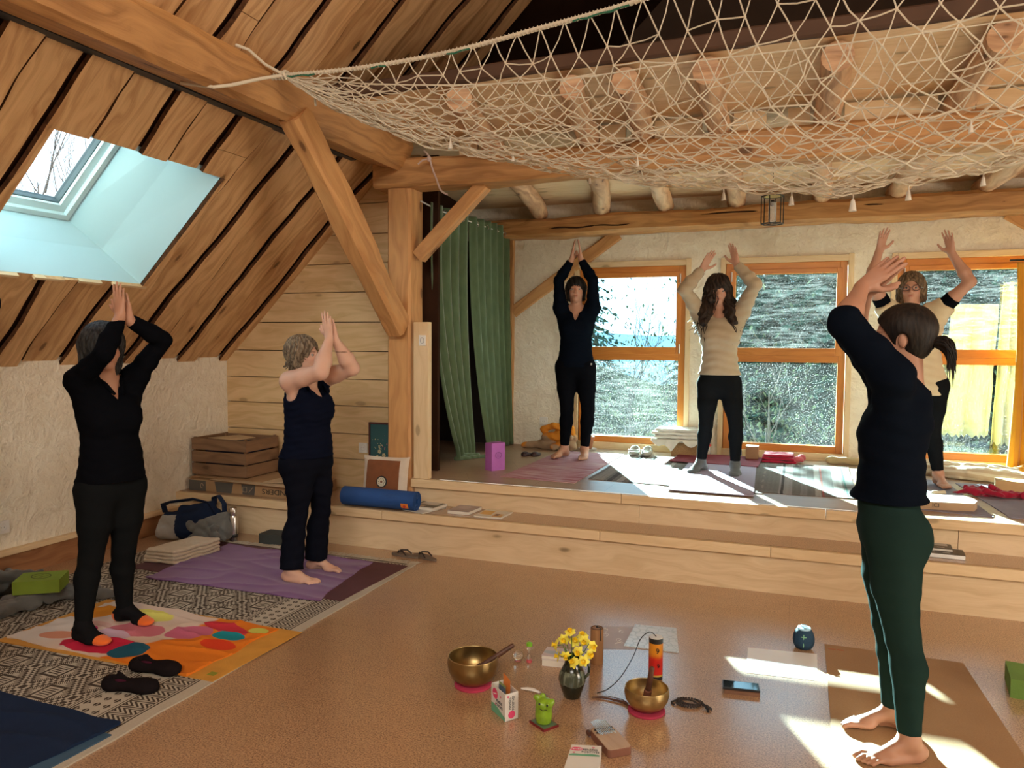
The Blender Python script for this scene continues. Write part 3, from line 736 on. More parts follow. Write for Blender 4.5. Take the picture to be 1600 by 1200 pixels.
class SDF:
    """signed distance grid with smooth unions, meshed by surface nets"""
    def __init__(s, lo, hi, h):
        s.h = h; s.lo = np.array(lo, float); n = np.ceil((np.array(hi)-s.lo)/h).astype(int)+1
        s.ax = [(s.lo[i]+h*np.arange(n[i])).astype(np.float32) for i in range(3)]
        s.F = np.full(n, 0.2, np.float32)
    def win(s, lo, hi, pad):
        r = []
        for i in range(3):
            a = int((lo[i]-pad-s.lo[i])/s.h); b = int((hi[i]+pad-s.lo[i])/s.h)+2
            r.append(slice(max(0, a), max(0, min(len(s.ax[i]), b))))
        return tuple(r), s.ax[0][r[0]][:, None, None], s.ax[1][r[1]][None, :, None], s.ax[2][r[2]][None, None, :]
    def comb(s, w, d, k, sub=False):
        F = s.F[w]
        if F.size == 0: return
        if sub:
            h = np.clip(0.5-0.5*(F+d)/max(k, 1e-6), 0, 1) if k else (F < -d).astype(np.float32)
            s.F[w] = F*(1-h)+(-d)*h+k*h*(1-h)
        else:
            h = np.clip(0.5+0.5*(F-d)/max(k, 1e-6), 0, 1) if k else (F > d).astype(np.float32)
            s.F[w] = F*(1-h)+d*h-k*h*(1-h)
    def cone(s, a, b, ra, rb, k=0.02, flat=None, ell=None, sub=False, cutb=False, cuta=False):
        """tapered capsule; flat=(axis vector, factor) squeezes along an axis"""
        a = np.array(a, float); b = np.array(b, float); R = max(ra, rb)*(max(1, flat[1]) if flat else 1)
        w, X_, Y_, Z_ = s.win(np.minimum(a, b)-R, np.maximum(a, b)+R, k+3*s.h)
        ba = b-a; L2 = max(ba@ba, 1e-9)
        px, py, pz = X_-a[0], Y_-a[1], Z_-a[2]
        t = (px*ba[0]+py*ba[1]+pz*ba[2])/L2; tc = np.clip(t, 0, 1)
        qx, qy, qz = px-tc*ba[0], py-tc*ba[1], pz-tc*ba[2]
        if flat is not None:
            n_, f = flat; c = qx*n_[0]+qy*n_[1]+qz*n_[2]; g = (1/f-1)
            qx, qy, qz = qx+c*g*n_[0], qy+c*g*n_[1], qz+c*g*n_[2]
        d = np.sqrt(qx*qx+qy*qy+qz*qz)-(ra+(rb-ra)*tc)
        if flat is not None: d = d*min(1, flat[1]*1.2)
        L = math.sqrt(L2)
        if cutb: d = np.maximum(d, (t-1)*L)
        if cuta: d = np.maximum(d, -t*L)
        s.comb(w, d.astype(np.float32), k, sub)
    def ell(s, c, ax, r, k=0.03, sub=False):
        """ellipsoid: ax = three unit vectors, r = three radii"""
        c = np.array(c, float); R = max(r)
        w, X_, Y_, Z_ = s.win(c-R, c+R, k+3*s.h)
        px, py, pz = X_-c[0], Y_-c[1], Z_-c[2]; k0 = 0; k1 = 0
        for a_, q in zip(ax, r):
            l = px*a_[0]+py*a_[1]+pz*a_[2]; k0 = k0+(l/q)**2; k1 = k1+(l/(q*q))**2
        k0 = np.sqrt(k0); k1 = np.sqrt(k1)+1e-6
        s.comb(w, (k0*(k0-1)/k1).astype(np.float32), k, sub)
    def plane(s, p, n_, sub=False):
        """keep the side where (x-p).n < 0"""
        X_, Y_, Z_ = s.ax[0][:, None, None], s.ax[1][None, :, None], s.ax[2][None, None, :]
        s.F = np.maximum(s.F, ((X_-p[0])*n_[0]+(Y_-p[1])*n_[1]+(Z_-p[2])*n_[2]).astype(np.float32))
    def wobble(s, amp, f, seed=0, squash=(1, 1, 1)):
        X_, Y_, Z_ = s.ax[0][:, None, None]*squash[0], s.ax[1][None, :, None]*squash[1], s.ax[2][None, None, :]*squash[2]
        a = np.sin(X_*f+1.7*np.sin(Z_*f*0.6+seed)+seed)*np.sin(Y_*f*1.1+1.3*np.sin(Z_*f*0.5+2*seed)+2.1)
        b_ = np.sin(Z_*f*1.9+2.1*np.sin(X_*f*0.9+seed)+1.4*np.sin(Y_*f*0.8))
        s.F = (s.F+amp*(0.6*a+0.6*b_)).astype(np.float32)
    def mesh(s):
        F = s.F; S = F < 0
        c = np.zeros(tuple(np.array(F.shape)-1), np.int8)
        for i in (0, 1):
            for j in (0, 1):
                for k in (0, 1): c += S[i:F.shape[0]-1+i, j:F.shape[1]-1+j, k:F.shape[2]-1+k]
        act = (c > 0) & (c < 8); idx = np.argwhere(act); vid = np.full(c.shape, -1, np.int64); vid[act] = np.arange(len(idx))
        acc = np.zeros((len(idx), 3)); cnt = np.zeros(len(idx))
        I, J, K = idx.T
        for ax_ in range(3):
            for u in (0, 1):
                for v in (0, 1):
                    o = [0, 0, 0]; others = [q for q in range(3) if q != ax_]; o[others[0]] = u; o[others[1]] = v
                    e = list(o); e[ax_] = 1
                    f0 = F[I+o[0], J+o[1], K+o[2]]; f1 = F[I+e[0], J+e[1], K+e[2]]
                    m_ = (f0 < 0) != (f1 < 0); t = np.where(m_, f0/np.where(m_, f0-f1, 1), 0)
                    p = np.array(o, float)[None, :].repeat(len(idx), 0); p[:, ax_] = t
                    acc += p*m_[:, None]; cnt += m_
        P = (idx+acc/np.maximum(cnt, 1)[:, None])*s.h+s.lo
        faces = []
        for ax_ in range(3):
            sl0 = [slice(None)]*3; sl1 = [slice(None)]*3; sl0[ax_] = slice(0, -1); sl1[ax_] = slice(1, None)
            cr = S[tuple(sl0)] != S[tuple(sl1)]; e = np.argwhere(cr); inside = S[tuple(sl0)][cr]
            u, v = [(1, 2), (2, 0), (0, 1)][ax_]
            ok = (e[:, u] > 0) & (e[:, v] > 0) & (e[:, u] < c.shape[u]) & (e[:, v] < c.shape[v]); e = e[ok]; inside = inside[ok]
            def g(du, dv):
                q = e.copy(); q[:, u] -= du; q[:, v] -= dv; return vid[q[:, 0], q[:, 1], q[:, 2]]
            quad = np.stack([g(1, 1), g(0, 1), g(0, 0), g(1, 0)], 1)
            quad[~inside] = quad[~inside][:, ::-1]; faces.append(quad)
        return P, np.concatenate(faces)
def net_object(name, P, Q, mats, parent, midx=None, cols=None, relax=2):
    """builds one smooth mesh; a light relaxation takes the grid off"""
    for _ in range(relax):
        A = np.zeros_like(P); n_ = np.zeros(len(P))
        for a_, b_ in ((0, 1), (1, 2), (2, 3), (3, 0)):
            for u, v in ((a_, b_), (b_, a_)):
                for q in range(3): A[:, q] += np.bincount(Q[:, u], P[Q[:, v], q], len(P))
                n_ += np.bincount(Q[:, u], minlength=len(P))
        P = P*0.5+0.5*A/np.maximum(n_, 1)[:, None]
    me = bpy.data.meshes.new(name); me.vertices.add(len(P)); me.vertices.foreach_set('co', P.astype(np.float32).ravel())
    me.loops.add(len(Q)*4); me.loops.foreach_set('vertex_index', Q.astype(np.int32).ravel())
    me.polygons.add(len(Q)); me.polygons.foreach_set('loop_start', np.arange(0, len(Q)*4, 4, dtype=np.int32))
    try: me.polygons.foreach_set('loop_total', np.full(len(Q), 4, np.int32))
    except Exception: pass
    me.update(calc_edges=True)
    me.polygons.foreach_set('use_smooth', [True]*len(Q))
    for m in mats: me.materials.append(m)
    if midx is not None: me.polygons.foreach_set('material_index', midx.astype(np.int32))
    if cols is not None:
        ca = me.color_attributes.new('tone', 'FLOAT_COLOR', 'POINT'); ca.data.foreach_set('color', cols.astype(np.float32).ravel())
    me.update(); o = bpy.data.objects.new(name, me); COL.objects.link(o)
    if parent is not None:
        o.parent = parent; o.matrix_parent_inverse = Matrix.Identity(4) if parent.parent else Matrix.Translation(-parent.location)
    return o

def skin_mat(name, c):
    m = M(name, 0.5, 0.4); a = m.nt.nodes.new('ShaderNodeAttribute'); a.attribute_name = 'tone'
    n = m.noise(m.ocoord(), 30, 3)
    mx = m.mix(n*0.25, c, (c[0]*0.8, c[1]*0.6, c[2]*0.55))
    mm = m.nt.nodes.new('ShaderNodeMix'); mm.data_type = 'RGBA'; mm.blend_type = 'MULTIPLY'; mm.inputs[0].default_value = 1
    m.nt.links.new(mx, mm.inputs[6]); m.nt.links.new(a.outputs['Color'], mm.inputs[7]); m.col(mm.outputs[2])
    m.inp('Subsurface Weight', 0.12); m.inp('Subsurface Radius', (0.012, 0.005, 0.003)); m.inp('Subsurface Scale', 0.6)
    return m.m
SKIN = skin_mat('skin', (0.50, 0.27, 0.18))
def hair_mat(name, a, b_):
    m = M(name, 0.58, 0.22); x, y, z = m.obj()
    n = m.noise(m.vec(x*90, y*90, z*8), 1.0, 3); m.col(m.mix(n.step(0.3, 0.75), a, b_)); m.bump(n, 0.6, 0.004); return m.m
EYEW = plain('eye_white', (0.38, 0.35, 0.33), 0.2, var=0.02); IRIS = plain('iris_dark', (0.05, 0.03, 0.02), 0.15)

def hand(S, w, tip, palm, thumb, sc=1.0, spread=0.0, curl=0.10):
    d = nrm(tip-w); palm = nrm(palm-d*(palm@d)); th = nrm(thumb-d*(thumb@d)-palm*(thumb@palm)) 
    s = sc; k = 0.008
    S.cone(w-d*0.01, w+d*0.03*s, 0.024*s, 0.024*s, 0.02, flat=(palm, 0.68))
    base = [w+d*0.086*s+th*0.027*s, w+d*0.090*s+th*0.009*s, w+d*0.086*s-th*0.010*s, w+d*0.078*s-th*0.028*s]
    lens = [(0.040, 0.024, 0.020), (0.044, 0.027, 0.021), (0.040, 0.025, 0.020), (0.031, 0.019, 0.018)]
    for i, kb in enumerate(base):
        S.cone(w+d*0.015*s+th*(0.012-0.008*i)*s, kb, 0.013*s, 0.0105*s, 0.012, flat=(palm, 0.95))
    S.cone(w+d*0.025*s, w+d*0.07*s, 0.026*s, 0.028*s, 0.01, flat=(palm, 0.42))
    for i, kb in enumerate(base):
        a = (1.5-i)*(0.045+spread); f = nrm(d+th*a); p = kb.copy(); r = 0.0092*s if i < 3 else 0.008*s
        for j, l in enumerate(lens[i]):
            f = nrm(f+palm*curl*(0.4+j*0.7)*(1+0.15*i)); q = p+f*l*s
            S.cone(p, q, r, r*0.93, 0.003); p = q; r *= 0.92
    t0 = w+d*0.022*s+th*0.018*s+palm*0.008*s; f = nrm(d*0.62+th*0.85+palm*0.35)
    t1 = t0+f*0.040*s; f2 = nrm(d*0.85+th*0.55+palm*0.2); t2 = t1+f2*0.030*s; t3 = t2+nrm(d+th*0.45)*0.024*s
    S.cone(t0, t1, 0.0165*s, 0.0125*s, 0.012); S.cone(t1, t2, 0.0115*s, 0.0105*s, 0.004); S.cone(t2, t3, 0.0105*s, 0.0085*s, 0.003)

def foot(S, an, fa, side, g, o=0.0, sock=False):
    """an ankle joint, fa heading in radians, side +1 right, g ground height"""
    f = V(math.cos(fa), math.sin(fa), 0); r = V(math.sin(fa), -math.cos(fa), 0)*side; up = V(0, 0, 1)
    A = V(an[0], an[1], g)
    S.ell(A-f*0.040+up*0.030, (f, r, up), (0.034+o, 0.029+o, 0.032+o), 0.02)
    S.cone(A+up*0.085-f*0.004, A-f*0.018+up*0.045, 0.034+o, 0.031+o, 0.02)
    S.cone(A+up*0.068+f*0.010, A+f*0.115+up*0.024, 0.033+o, 0.018+o, 0.02, flat=(r, 1.12))
    S.ell(A+f*0.108-r*0.006+up*0.019, (f, r, up), (0.045+o, 0.041+o, 0.020+o), 0.02)
    S.cone(A-f*0.02+r*0.018+up*0.018, A+f*0.09+r*0.026+up*0.016, 0.018+o, 0.017+o, 0.02)
    if sock:
        S.ell(A+f*0.150-r*0.010+up*0.016, (f, r, up), (0.038+o, 0.036+o, 0.015+o), 0.015)
    else:
        for i, (q, l, rad) in enumerate(((-0.030, 0.190, 0.0125), (-0.009, 0.192, 0.0092), (0.007, 0.182, 0.0086), (0.021, 0.171, 0.0082), (0.034, 0.158, 0.0080))):
            S.cone(A+f*0.120+r*q*0.92+up*0.017, A+f*(l-0.022)+r*q+up*0.020, rad, rad*0.95, 0.005)
            S.cone(A+f*(l-0.022)+r*q+up*0.020, A+f*l+r*q+up*(0.009 if i else 0.012), rad*0.95, rad*0.98, 0.003)

def build_person(pid, root, P, look):
    """root: Empty. look: clothing and hair description"""
    J = {k: (np.array(v, float) if isinstance(v, tuple) else v) for k, v in P.items()}
    h = look.get('h', 0.006); g = look['g']; Wd = look.get('girth', 1.0); hs = look.get('hs', 1.0)
    up = V(0, 0, 1); sa = math.radians(J['sang']); pa = math.radians(J['ang']); ha = math.radians(J['hang'])
    Fs, Rs = V(math.cos(sa), math.sin(sa), 0), V(math.sin(sa), -math.cos(sa), 0)
    Fp, Rp = V(math.cos(pa), math.sin(pa), 0), V(math.sin(pa), -math.cos(pa), 0)
    tilt = look.get('tilt', 0.0)
    Fh = nrm(V(math.cos(ha), math.sin(ha), -tilt)); Rh = V(math.sin(ha), -math.cos(ha), 0); Uh = np.cross(Rh, Fh)
    pel, neck, head = J['pel'], J['neck'], J['head']; Ut = nrm(neck-pel); TL = np.linalg.norm(neck-pel)
    Fm = nrm(Fs+Fp); Rm = nrm(Rs+Rp); bend = look.get('arch', 0.0)
    def sp(t, f=0.0, r=0.0):     # point in the torso: t 0 pelvis .. 1 neck base
        return pel+Ut*TL*t+Fm*(f+bend*math.sin(PI*t))+Rm*r
    pts = np.array([v for k, v in J.items() if isinstance(v, np.ndarray)]); lo = pts.min(0)-0.22; hi = pts.max(0)+0.22; lo[2] = g-0.01
    for sd in ('R', 'L'):
        hi = np.maximum(hi, J['tip'+sd]+0.05)
    def torso(S, o=0.0, full=True, k=0.07):
        S.ell(sp(-0.02, -0.005), (Rp, Fp, up), (0.150*Wd+o, 0.100*Wd+o, 0.115+o), k)
        for q in (-1, 1): S.ell(pel-Fp*0.062*look.get('butt', 1)+Rp*q*0.066*Wd-up*0.045, (Rp, Fp, up), (0.076*Wd+o, 0.074*look.get('butt', 1)+o, 0.088+o), k)
        if look.get('belly'): S.ell(sp(0.16, 0.04), (Rm, Fm, Ut), (0.115+o, 0.075+o, 0.11+o), k)
        S.ell(sp(0.32, 0.0), (Rm, Fm, Ut), (0.122*Wd*look.get('waist', 1)+o, 0.094*Wd+o, 0.19+o), k)
        S.ell(sp(0.60, 0.0), (Rs, Fs, Ut), (0.132*Wd+o, 0.100*Wd+o, 0.15+o), k)
        S.ell(sp(0.80, -0.012), (Rs, Fs, Ut), (0.135+o, 0.088+o, 0.10+o), k)
        bu = look.get('bust', 1.0)
        for q in (-1, 1): S.ell(sp(0.64, 0.056*bu, q*0.062), (Rs, Fs, Ut), (0.060*bu+o, 0.052*bu+o, 0.070*bu+o), 0.055)
        S.ell(sp(0.62, 0.060*bu), (Rs, Fs, Ut), (0.09*bu+o, 0.040*bu+o, 0.06*bu+o), 0.05)
        for sd in ('R', 'L'):
            sh = J['sh'+sd]; e = J['el'+sd]; sh2 = sh+nrm(e-sh)*0.02
            S.cone(neck-up*0.035-Fs*0.01, sh2, 0.050+o, 0.050+o, 0.035)
            S.cone(sp(0.62, -0.01)+nrm(sh-neck)*0.085, sh2-up*0.01, 0.055+o, 0.052+o, 0.04)
    def arm(S, sd, o=0.0, t1=1.0, fat=1.0, cut=False):
        sh, e, w = J['sh'+sd], J['el'+sd], J['wr'+sd]; fat = fat*look.get('armfat', 1.0)
        S.cone(sh, sh+(e-sh)*0.45, 0.050*fat+o, 0.044*fat+o, 0.03)
        S.cone(sh+(e-sh)*0.45, e, 0.044*fat+o, 0.036*fat+o, 0.02)
        if t1 <= 0: return
        m_ = e+(w-e)*min(0.32, t1)
        S.cone(e, m_, 0.037*fat+o, 0.040*fat+o, 0.02, cutb=cut and t1 <= 0.32)
        if t1 > 0.32:
            rb = 0.040*fat+(0.0245-0.040*fat)*(t1-0.32)/0.68
            S.cone(m_, e+(w-e)*t1, 0.040*fat+o, rb+o, 0.015, cutb=cut)
    def leg(S, sd, o=0.0, fat=1.0, t1=1.0, flare=0.0, cut=False):
        hp, kn, an = J['hip'+sd], J['kn'+sd], J['an'+sd]; q = 1 if sd == 'R' else -1; lf = look.get('legfat', 1.0)*fat
        mid = hp+(kn-hp)*0.5
        S.cone(hp-Fp*0.012, mid+Fp*0.004, 0.094*lf*Wd**.5+o, 0.074*lf+o, 0.05)
        S.cone(mid+Fp*0.006, kn, 0.072*lf+o, 0.052*lf+o, 0.02)
        cf = kn+(an-kn)*0.30-Fp*0.014
        S.cone(kn, cf, 0.050*lf+o, 0.053*lf+o+flare*0.3, 0.02)
        S.cone(cf, kn+(an-kn)*t1, 0.053*lf+o+flare*0.3, 0.034*lf+o+flare, 0.02, cutb=cut)
    # ---------------- body (one continuous skin)
    S = SDF(lo, hi, h)
    cov = look.get('cover', -0.010)
    torso(S, cov); 
    for sd in ('R', 'L'):
        arm(S, sd, 0.0 if look.get('bare_arms') else (cov*0.5 if look['sleeve'] > 0.9 else 0.0)); leg(S, sd, cov)
        if look['sleeve'] > 0.9: S.cone(J['el'+sd]+(J['wr'+sd]-J['el'+sd])*0.8, J['wr'+sd], 0.026, 0.0235, 0.01)
        q = 1 if sd == 'R' else -1
        other = J['wr'+('L' if sd == 'R' else 'R')]
        if look.get('open_hands'): palm = Fs*0.75+nrm(other-J['wr'+sd])*0.6; th = nrm(other-J['wr'+sd])*1.0-Fs*0.1
        else: palm = other-J['wr'+sd]; th = -Fs*1.0+look.get('thumbv', V(0, 0, 0))
        hand(S, J['wr'+sd], J['tip'+sd], palm, th, look.get('hand', 0.95), look.get('spread', 0.0), look.get('curl', 0.04))
        S.cone(J['kn'+sd]+(J['an'+sd]-J['kn'+sd])*0.75, J['an'+sd]-up*0.0, 0.036, 0.033, 0.02)
        foot(S, J['an'+sd], math.radians(J['fa'+sd]), q, g, -0.003 if sd in look.get('socks', '') else 0.0, sd in look.get('socks', ''))
    # neck and head
    c = head
    S.cone(neck-up*0.02, c-Uh*0.05-Fh*0.022, 0.054, 0.050, 0.03)
    S.ell(c-Fh*0.012+Uh*0.038, (Rh, Fh, Uh), (0.071*hs, 0.090*hs, 0.080*hs), 0.02)
    S.ell(c+Fh*0.022-Uh*0.028, (Rh, Fh, Uh), (0.058*hs, 0.066*hs, 0.080*hs), 0.03)
    S.ell(c+Fh*0.064-Uh*0.088, (Rh, Fh, Uh), (0.026, 0.022, 0.020), 0.025)
    for q in (-1, 1):
        S.ell(c+Fh*0.062-Uh*0.022+Rh*q*0.034, (Rh, Fh, Uh), (0.022, 0.020, 0.022), 0.02)
        S.ell(c+Fh*0.097+Uh*0.008+Rh*q*0.031, (Rh, Fh, Uh), (0.0145, 0.011, 0.0075), 0.009, sub=True)
        S.ell(c-Fh*0.006-Uh*0.004+Rh*q*0.073*hs, (Rh, Fh, Uh), (0.009, 0.015, 0.026), 0.006)
        S.ell(c+Fh*0.004-Uh*0.002+Rh*q*0.084*hs, (Rh, Fh, Uh), (0.005, 0.007, 0.012), 0.003, sub=True)
    S.ell(c+Fh*0.080+Uh*0.024, (Rh, Fh, Uh), (0.046, 0.012, 0.009), 0.015)
    S.cone(c+Fh*0.084+Uh*0.012, c+Fh*0.106-Uh*0.020, 0.0075, 0.0125, 0.010)
    for q in (-1, 1): S.ell(c+Fh*0.094-Uh*0.024+Rh*q*0.010, (Rh, Fh, Uh), (0.009, 0.010, 0.008), 0.006)
    S.ell(c+Fh*0.086-Uh*0.048, (Rh, Fh, Uh), (0.023, 0.010, 0.0062), 0.006)
    S.ell(c+Fh*0.083-Uh*0.059, (Rh, Fh, Uh), (0.020, 0.011, 0.0068), 0.006)
    S.plane(V(0, 0, g+0.001), V(0, 0, -1))
    Pv, Q = S.mesh()
    rel = Pv-c; lr, lf_, lu = rel@Rh, rel@Fh, rel@Uh
    col = np.ones((len(Pv), 4))
    def blend(mask, cc): col[:, :3] = col[:, :3]*(1-mask[:, None])+np.array(cc)[None, :]*mask[:, None]
    lips = np.clip(1.6-np.sqrt((lr/0.024)**2+((lu+0.0535)/0.012)**2+((lf_-0.088)/0.03)**2)*1.6, 0, 1); blend(lips*0.8, (0.75, 0.38, 0.38))
    brow = np.clip(2.0-np.sqrt(((np.abs(lr)-0.032)/0.021)**2+((lu-0.027-0.02*(0.035-np.abs(np.abs(lr)-0.034)))/0.0045)**2)*1.6, 0, 1)*(lf_ > 0.05); blend(brow*0.75, (0.25, 0.18, 0.14))
    cheek = np.clip(1-np.sqrt(((np.abs(lr)-0.042)/0.025)**2+((lu+0.02)/0.025)**2), 0, 1)*(lf_ > 0.03); blend(cheek*0.5, (1.0, 0.72, 0.68))
    net_object('body', Pv, Q, [look.get('skin', SKIN)], root, cols=col)
    for q in (-1, 1):
        b = MB(); e = c+Fh*0.0745+Uh*0.0075+Rh*q*0.0305; b.ball(e, 0.0108, 12, 8); o = b.build('eye', EYEW, root)
        b = MB(); b.ball(e+Fh*0.0066, 0.0062, 10, 6); b.build('iris', IRIS, o)
    # ---------------- clothes
    def clothing(name, m, fn, wob, hz=None, relax=2):
        S = SDF(lo, hi, h); fn(S)
        if wob: S.wobble(*wob)
        if hz: hz(S)
        Pv, Q = S.mesh(); return net_object(name, Pv, Q, [m], root, relax=relax)
    to = look.get('top_off', 0.006)
    def top(S):
        torso(S, to)
        if look['sleeve'] > 0:
            for sd in ('R', 'L'):
                if look.get('short'): S.cone(J['sh'+sd], J['sh'+sd]+(J['el'+sd]-J['sh'+sd])*0.22, 0.058+to, 0.054+to, 0.03, cutb=True)
                else: arm(S, sd, to+look.get('sleeve_off', 0.002), look['sleeve'] if look['sleeve'] < 1 else 1.0, 1.0, cut=True)
        else:
            for sd in ('R', 'L'):      # bare shoulders: cut the arms away, keep straps
                sh = J['sh'+sd]; o_ = nrm(sh-neck)
                S.cone(sh+o_*0.035-up*0.06, sh+o_*0.03+up*0.12, 0.075, 0.09, 0.01, sub=True)
        hem = look['hem']; S.cone(pel+Ut*0.12, V(pel[0], pel[1], hem)-Fp*0.012, 0.125*Wd+to, look.get('hemr', 0.150)*Wd+to, 0.07, flat=(Fp, look.get('hemf', 0.76)))
    def topcut(S):
        S.plane(V(0, 0, look['hem']), V(0, 0, -1))
        # neckline
        nk = look.get('neckline', 'crew')
        S.cone(neck+up*0.012+Fs*0.02, neck+up*0.15-Fs*0.01, 0.068, 0.09, 0.004, sub=True)
        S.cone(neck+up*0.01-Fs*0.02, c, 0.056, 0.07, 0.004, sub=True)
        if nk == 'v': S.cone(neck+Fs*0.09-up*0.095, neck+Fs*0.04+up*0.04, 0.012, 0.055, 0.004, sub=True)
        if nk == 'low':
            S.cone(neck+Fs*0.10-up*0.09, neck+Fs*0.05+up*0.05, 0.030, 0.09, 0.004, sub=True)
            S.cone(neck-Fs*0.10-up*0.07, neck-Fs*0.05+up*0.05, 0.040, 0.08, 0.004, sub=True)
        if look['sleeve'] > 0.9 and look['sleeve'] < 1.01:
            for sd in ('R', 'L'):
                w = J['wr'+sd]; d = nrm(w-J['el'+sd]); S.cone(w-d*0.0, w+d*0.09, 0.034, 0.07, 0, sub=True, cuta=True)
    clothing(look['top'][0], look['top'][1], top, (look.get('fold', 0.0022), look.get('foldf', 46), pid, (0.55, 0.55, 1.3)), topcut)
    lo_ = look.get('leg_off', 0.004); fl = look.get('flare', 0.0); wz = look.get('waistz', look['hem']+0.05)
    def bottom(S):
        S.ell(pel-up*0.01, (Rp, Fp, up), (0.150*Wd+lo_, 0.100*Wd+lo_, 0.115+lo_), 0.04)
        S.ell(pel+up*0.10, (Rp, Fp, up), (0.125*Wd+lo_, 0.088*Wd+lo_, 0.10), 0.05); S.ell(sp(0.20, -0.004), (Rm, Fm, Ut), (0.126*Wd+lo_, 0.098*Wd+lo_, 0.13), 0.05)
        for q in (-1, 1): S.ell(pel-Fp*0.062*look.get('butt', 1)+Rp*q*0.066*Wd-up*0.045, (Rp, Fp, up), (0.076*Wd+lo_, 0.074*look.get('butt', 1)+lo_, 0.088+lo_), 0.055)
        for sd in ('R', 'L'): leg(S, sd, lo_, 1.0, look.get('legend', 0.95), fl, cut=True)
    def botcut(S):
        S.plane(V(0, 0, wz), V(0, 0, 1))
    clothing(look['bottom'][0], look['bottom'][1], bottom, (look.get('lfold', 0.0012), look.get('lfoldf', 40), pid+3, (0.6, 0.6, 1.2)), botcut)
    if look.get('socks'):
        for sd in look['socks']:
            b2 = SDF(np.minimum(J['an'+sd], J['an'+sd])-0.2, J['an'+sd]+0.2, h)
            foot(b2, J['an'+sd], math.radians(J['fa'+sd]), 1 if sd == 'R' else -1, g, 0.0045, True)
            b2.cone(J['an'+sd], J['an'+sd]+nrm(J['kn'+sd]-J['an'+sd])*look.get('sockh', 0.03), 0.038, 0.036, 0.01, cutb=True)
            b2.plane(V(0, 0, g), V(0, 0, -1)); Pv, Q = b2.mesh()
            fa = math.radians(J['fa'+sd]); f = V(math.cos(fa), math.sin(fa), 0)
            cen = Pv[Q].mean(1); t = (cen-J['an'+sd])@f
            mi = ((t > 0.132) | ((t < -0.038) & (cen[:, 2] < g+0.045))).astype(int) if len(look['sockm']) > 1 else np.zeros(len(Q), int)
            net_object('sock', Pv, Q, list(look['sockm']), root, midx=mi)
    return dict(J=J, c=c, Fh=Fh, Rh=Rh, Uh=Uh, lo=lo, hi=hi, h=h, Fs=Fs, Rs=Rs, neck=neck)

def hair_cap(info, h, inflate, back=0.0, sideback=0.0, low=None, fringe=0.0, ridge=0.003, rf=34, extra=None, cutface=True, seed=0, sides=0.0):
    c, Fh, Rh, Uh = info['c'], info['Fh'], info['Rh'], info['Uh']
    S = SDF(c-0.30, c+0.24, h); ax = (Rh, Fh, Uh)
    S.ell(c-Fh*(0.014+back)+Uh*0.042, ax, (0.073+inflate, 0.090+inflate, 0.080+inflate), 0.02)
    if low is not None:   # mass that falls at the sides and the back
        dz, w_, r_ = low
        S.cone(c-Fh*0.03+Uh*0.02, c-Fh*0.038-Uh*dz, 0.072+inflate, r_, 0.04, flat=(Fh, 0.95))
        for q in (-1, 1):
            S.cone(c+Rh*q*(0.060+inflate)+Uh*0.02-Fh*(0.005+sideback), c+Rh*q*(w_)-Uh*dz*0.92-Fh*(0.012+sideback), 0.028, 0.022+sides, 0.03, flat=(Rh, 0.8))
    if extra: extra(S)
    # azimuth ridges that read as strands
    X_, Y_, Z_ = S.ax[0][:, None, None]-c[0], S.ax[1][None, :, None]-c[1], S.ax[2][None, None, :]-c[2]
    lr = X_*Rh[0]+Y_*Rh[1]+Z_*Rh[2]; lf = X_*Fh[0]+Y_*Fh[1]+Z_*Fh[2]; lu = X_*Uh[0]+Y_*Uh[1]+Z_*Uh[2]
    az = np.arctan2(lf+0.02, lr)
    S.F = (S.F+ridge*(np.sin(az*rf+3*np.sin(lu*40+seed))+0.7*np.sin(az*rf*0.43+lu*55+seed))).astype(np.float32)
    if cutface:
        S.ell(c+Fh*0.085-Uh*(0.028+fringe), ax, (0.057, 0.085, 0.080), 0.006, sub=True)
        S.cone(c+Fh*0.03-Uh*0.05, c+Fh*0.03-Uh*0.22, 0.048, 0.075, 0.006, sub=True)
    return S
def locks(b, info, n, starts, drop, r=0.0045, curl=0.01, wave=3.0, seed=1, out=0.02):
    rr = random.Random(seed); c, Fh, Rh, Uh = info['c'], info['Fh'], info['Rh'], info['Uh']
    for i in range(n):
        a = rr.uniform(*starts[0]); z = rr.uniform(*starts[1]); L = rr.uniform(*drop); ph = rr.uniform(0, 6.28)
        d = Rh*math.cos(a)+Fh*math.sin(a); p0 = c-Fh*0.02+d*(starts[2]*rr.uniform(0.9, 1.08))+Uh*z; pts = []
        for k in range(9):
            t = k/8; w = math.sin(t*wave*PI+ph)*curl*t; w2 = math.cos(t*wave*PI*1.1+ph)*curl*t
            pts.append(p0+d*(out*t+w)+np.cross(d, Uh)*w2-V(0, 0, 1)*L*t)
        b.tube(pts, [r*(1-0.75*(k/8)**1.5) for k in range(9)], 5)
def person_root(name_label, P, g, z=None):
    x = (P['an'+'R'][0]+P['an'+'L'][0])/2; y = (P['an'+'R'][1]+P['an'+'L'][1])/2
    t = thing('person', name_label, 'person', (x, y, g)); bpy.context.view_layer.update(); return t
BLACK_KNIT = fabric('black_knit', (0.0035, 0.004, 0.006), bump=0.15)
LEG_GREY = fabric('charcoal_leggings', (0.008, 0.009, 0.010), bump=0.1)
NAVY_KNIT = fabric('navy_jersey', (0.005, 0.007, 0.018), bump=0.15)
NAVY_PANT = fabric('navy_black_cotton', (0.006, 0.007, 0.013), bump=0.12)
BEIGE_KNIT = fabric('beige_sweater', (0.42, 0.33, 0.22), bump=0.3)
CREAM_TOP = fabric('cream_tunic', (0.62, 0.50, 0.32), bump=0.3)
GREEN_LEG = fabric('dark_green_leggings', (0.012, 0.027, 0.024), bump=0.08)
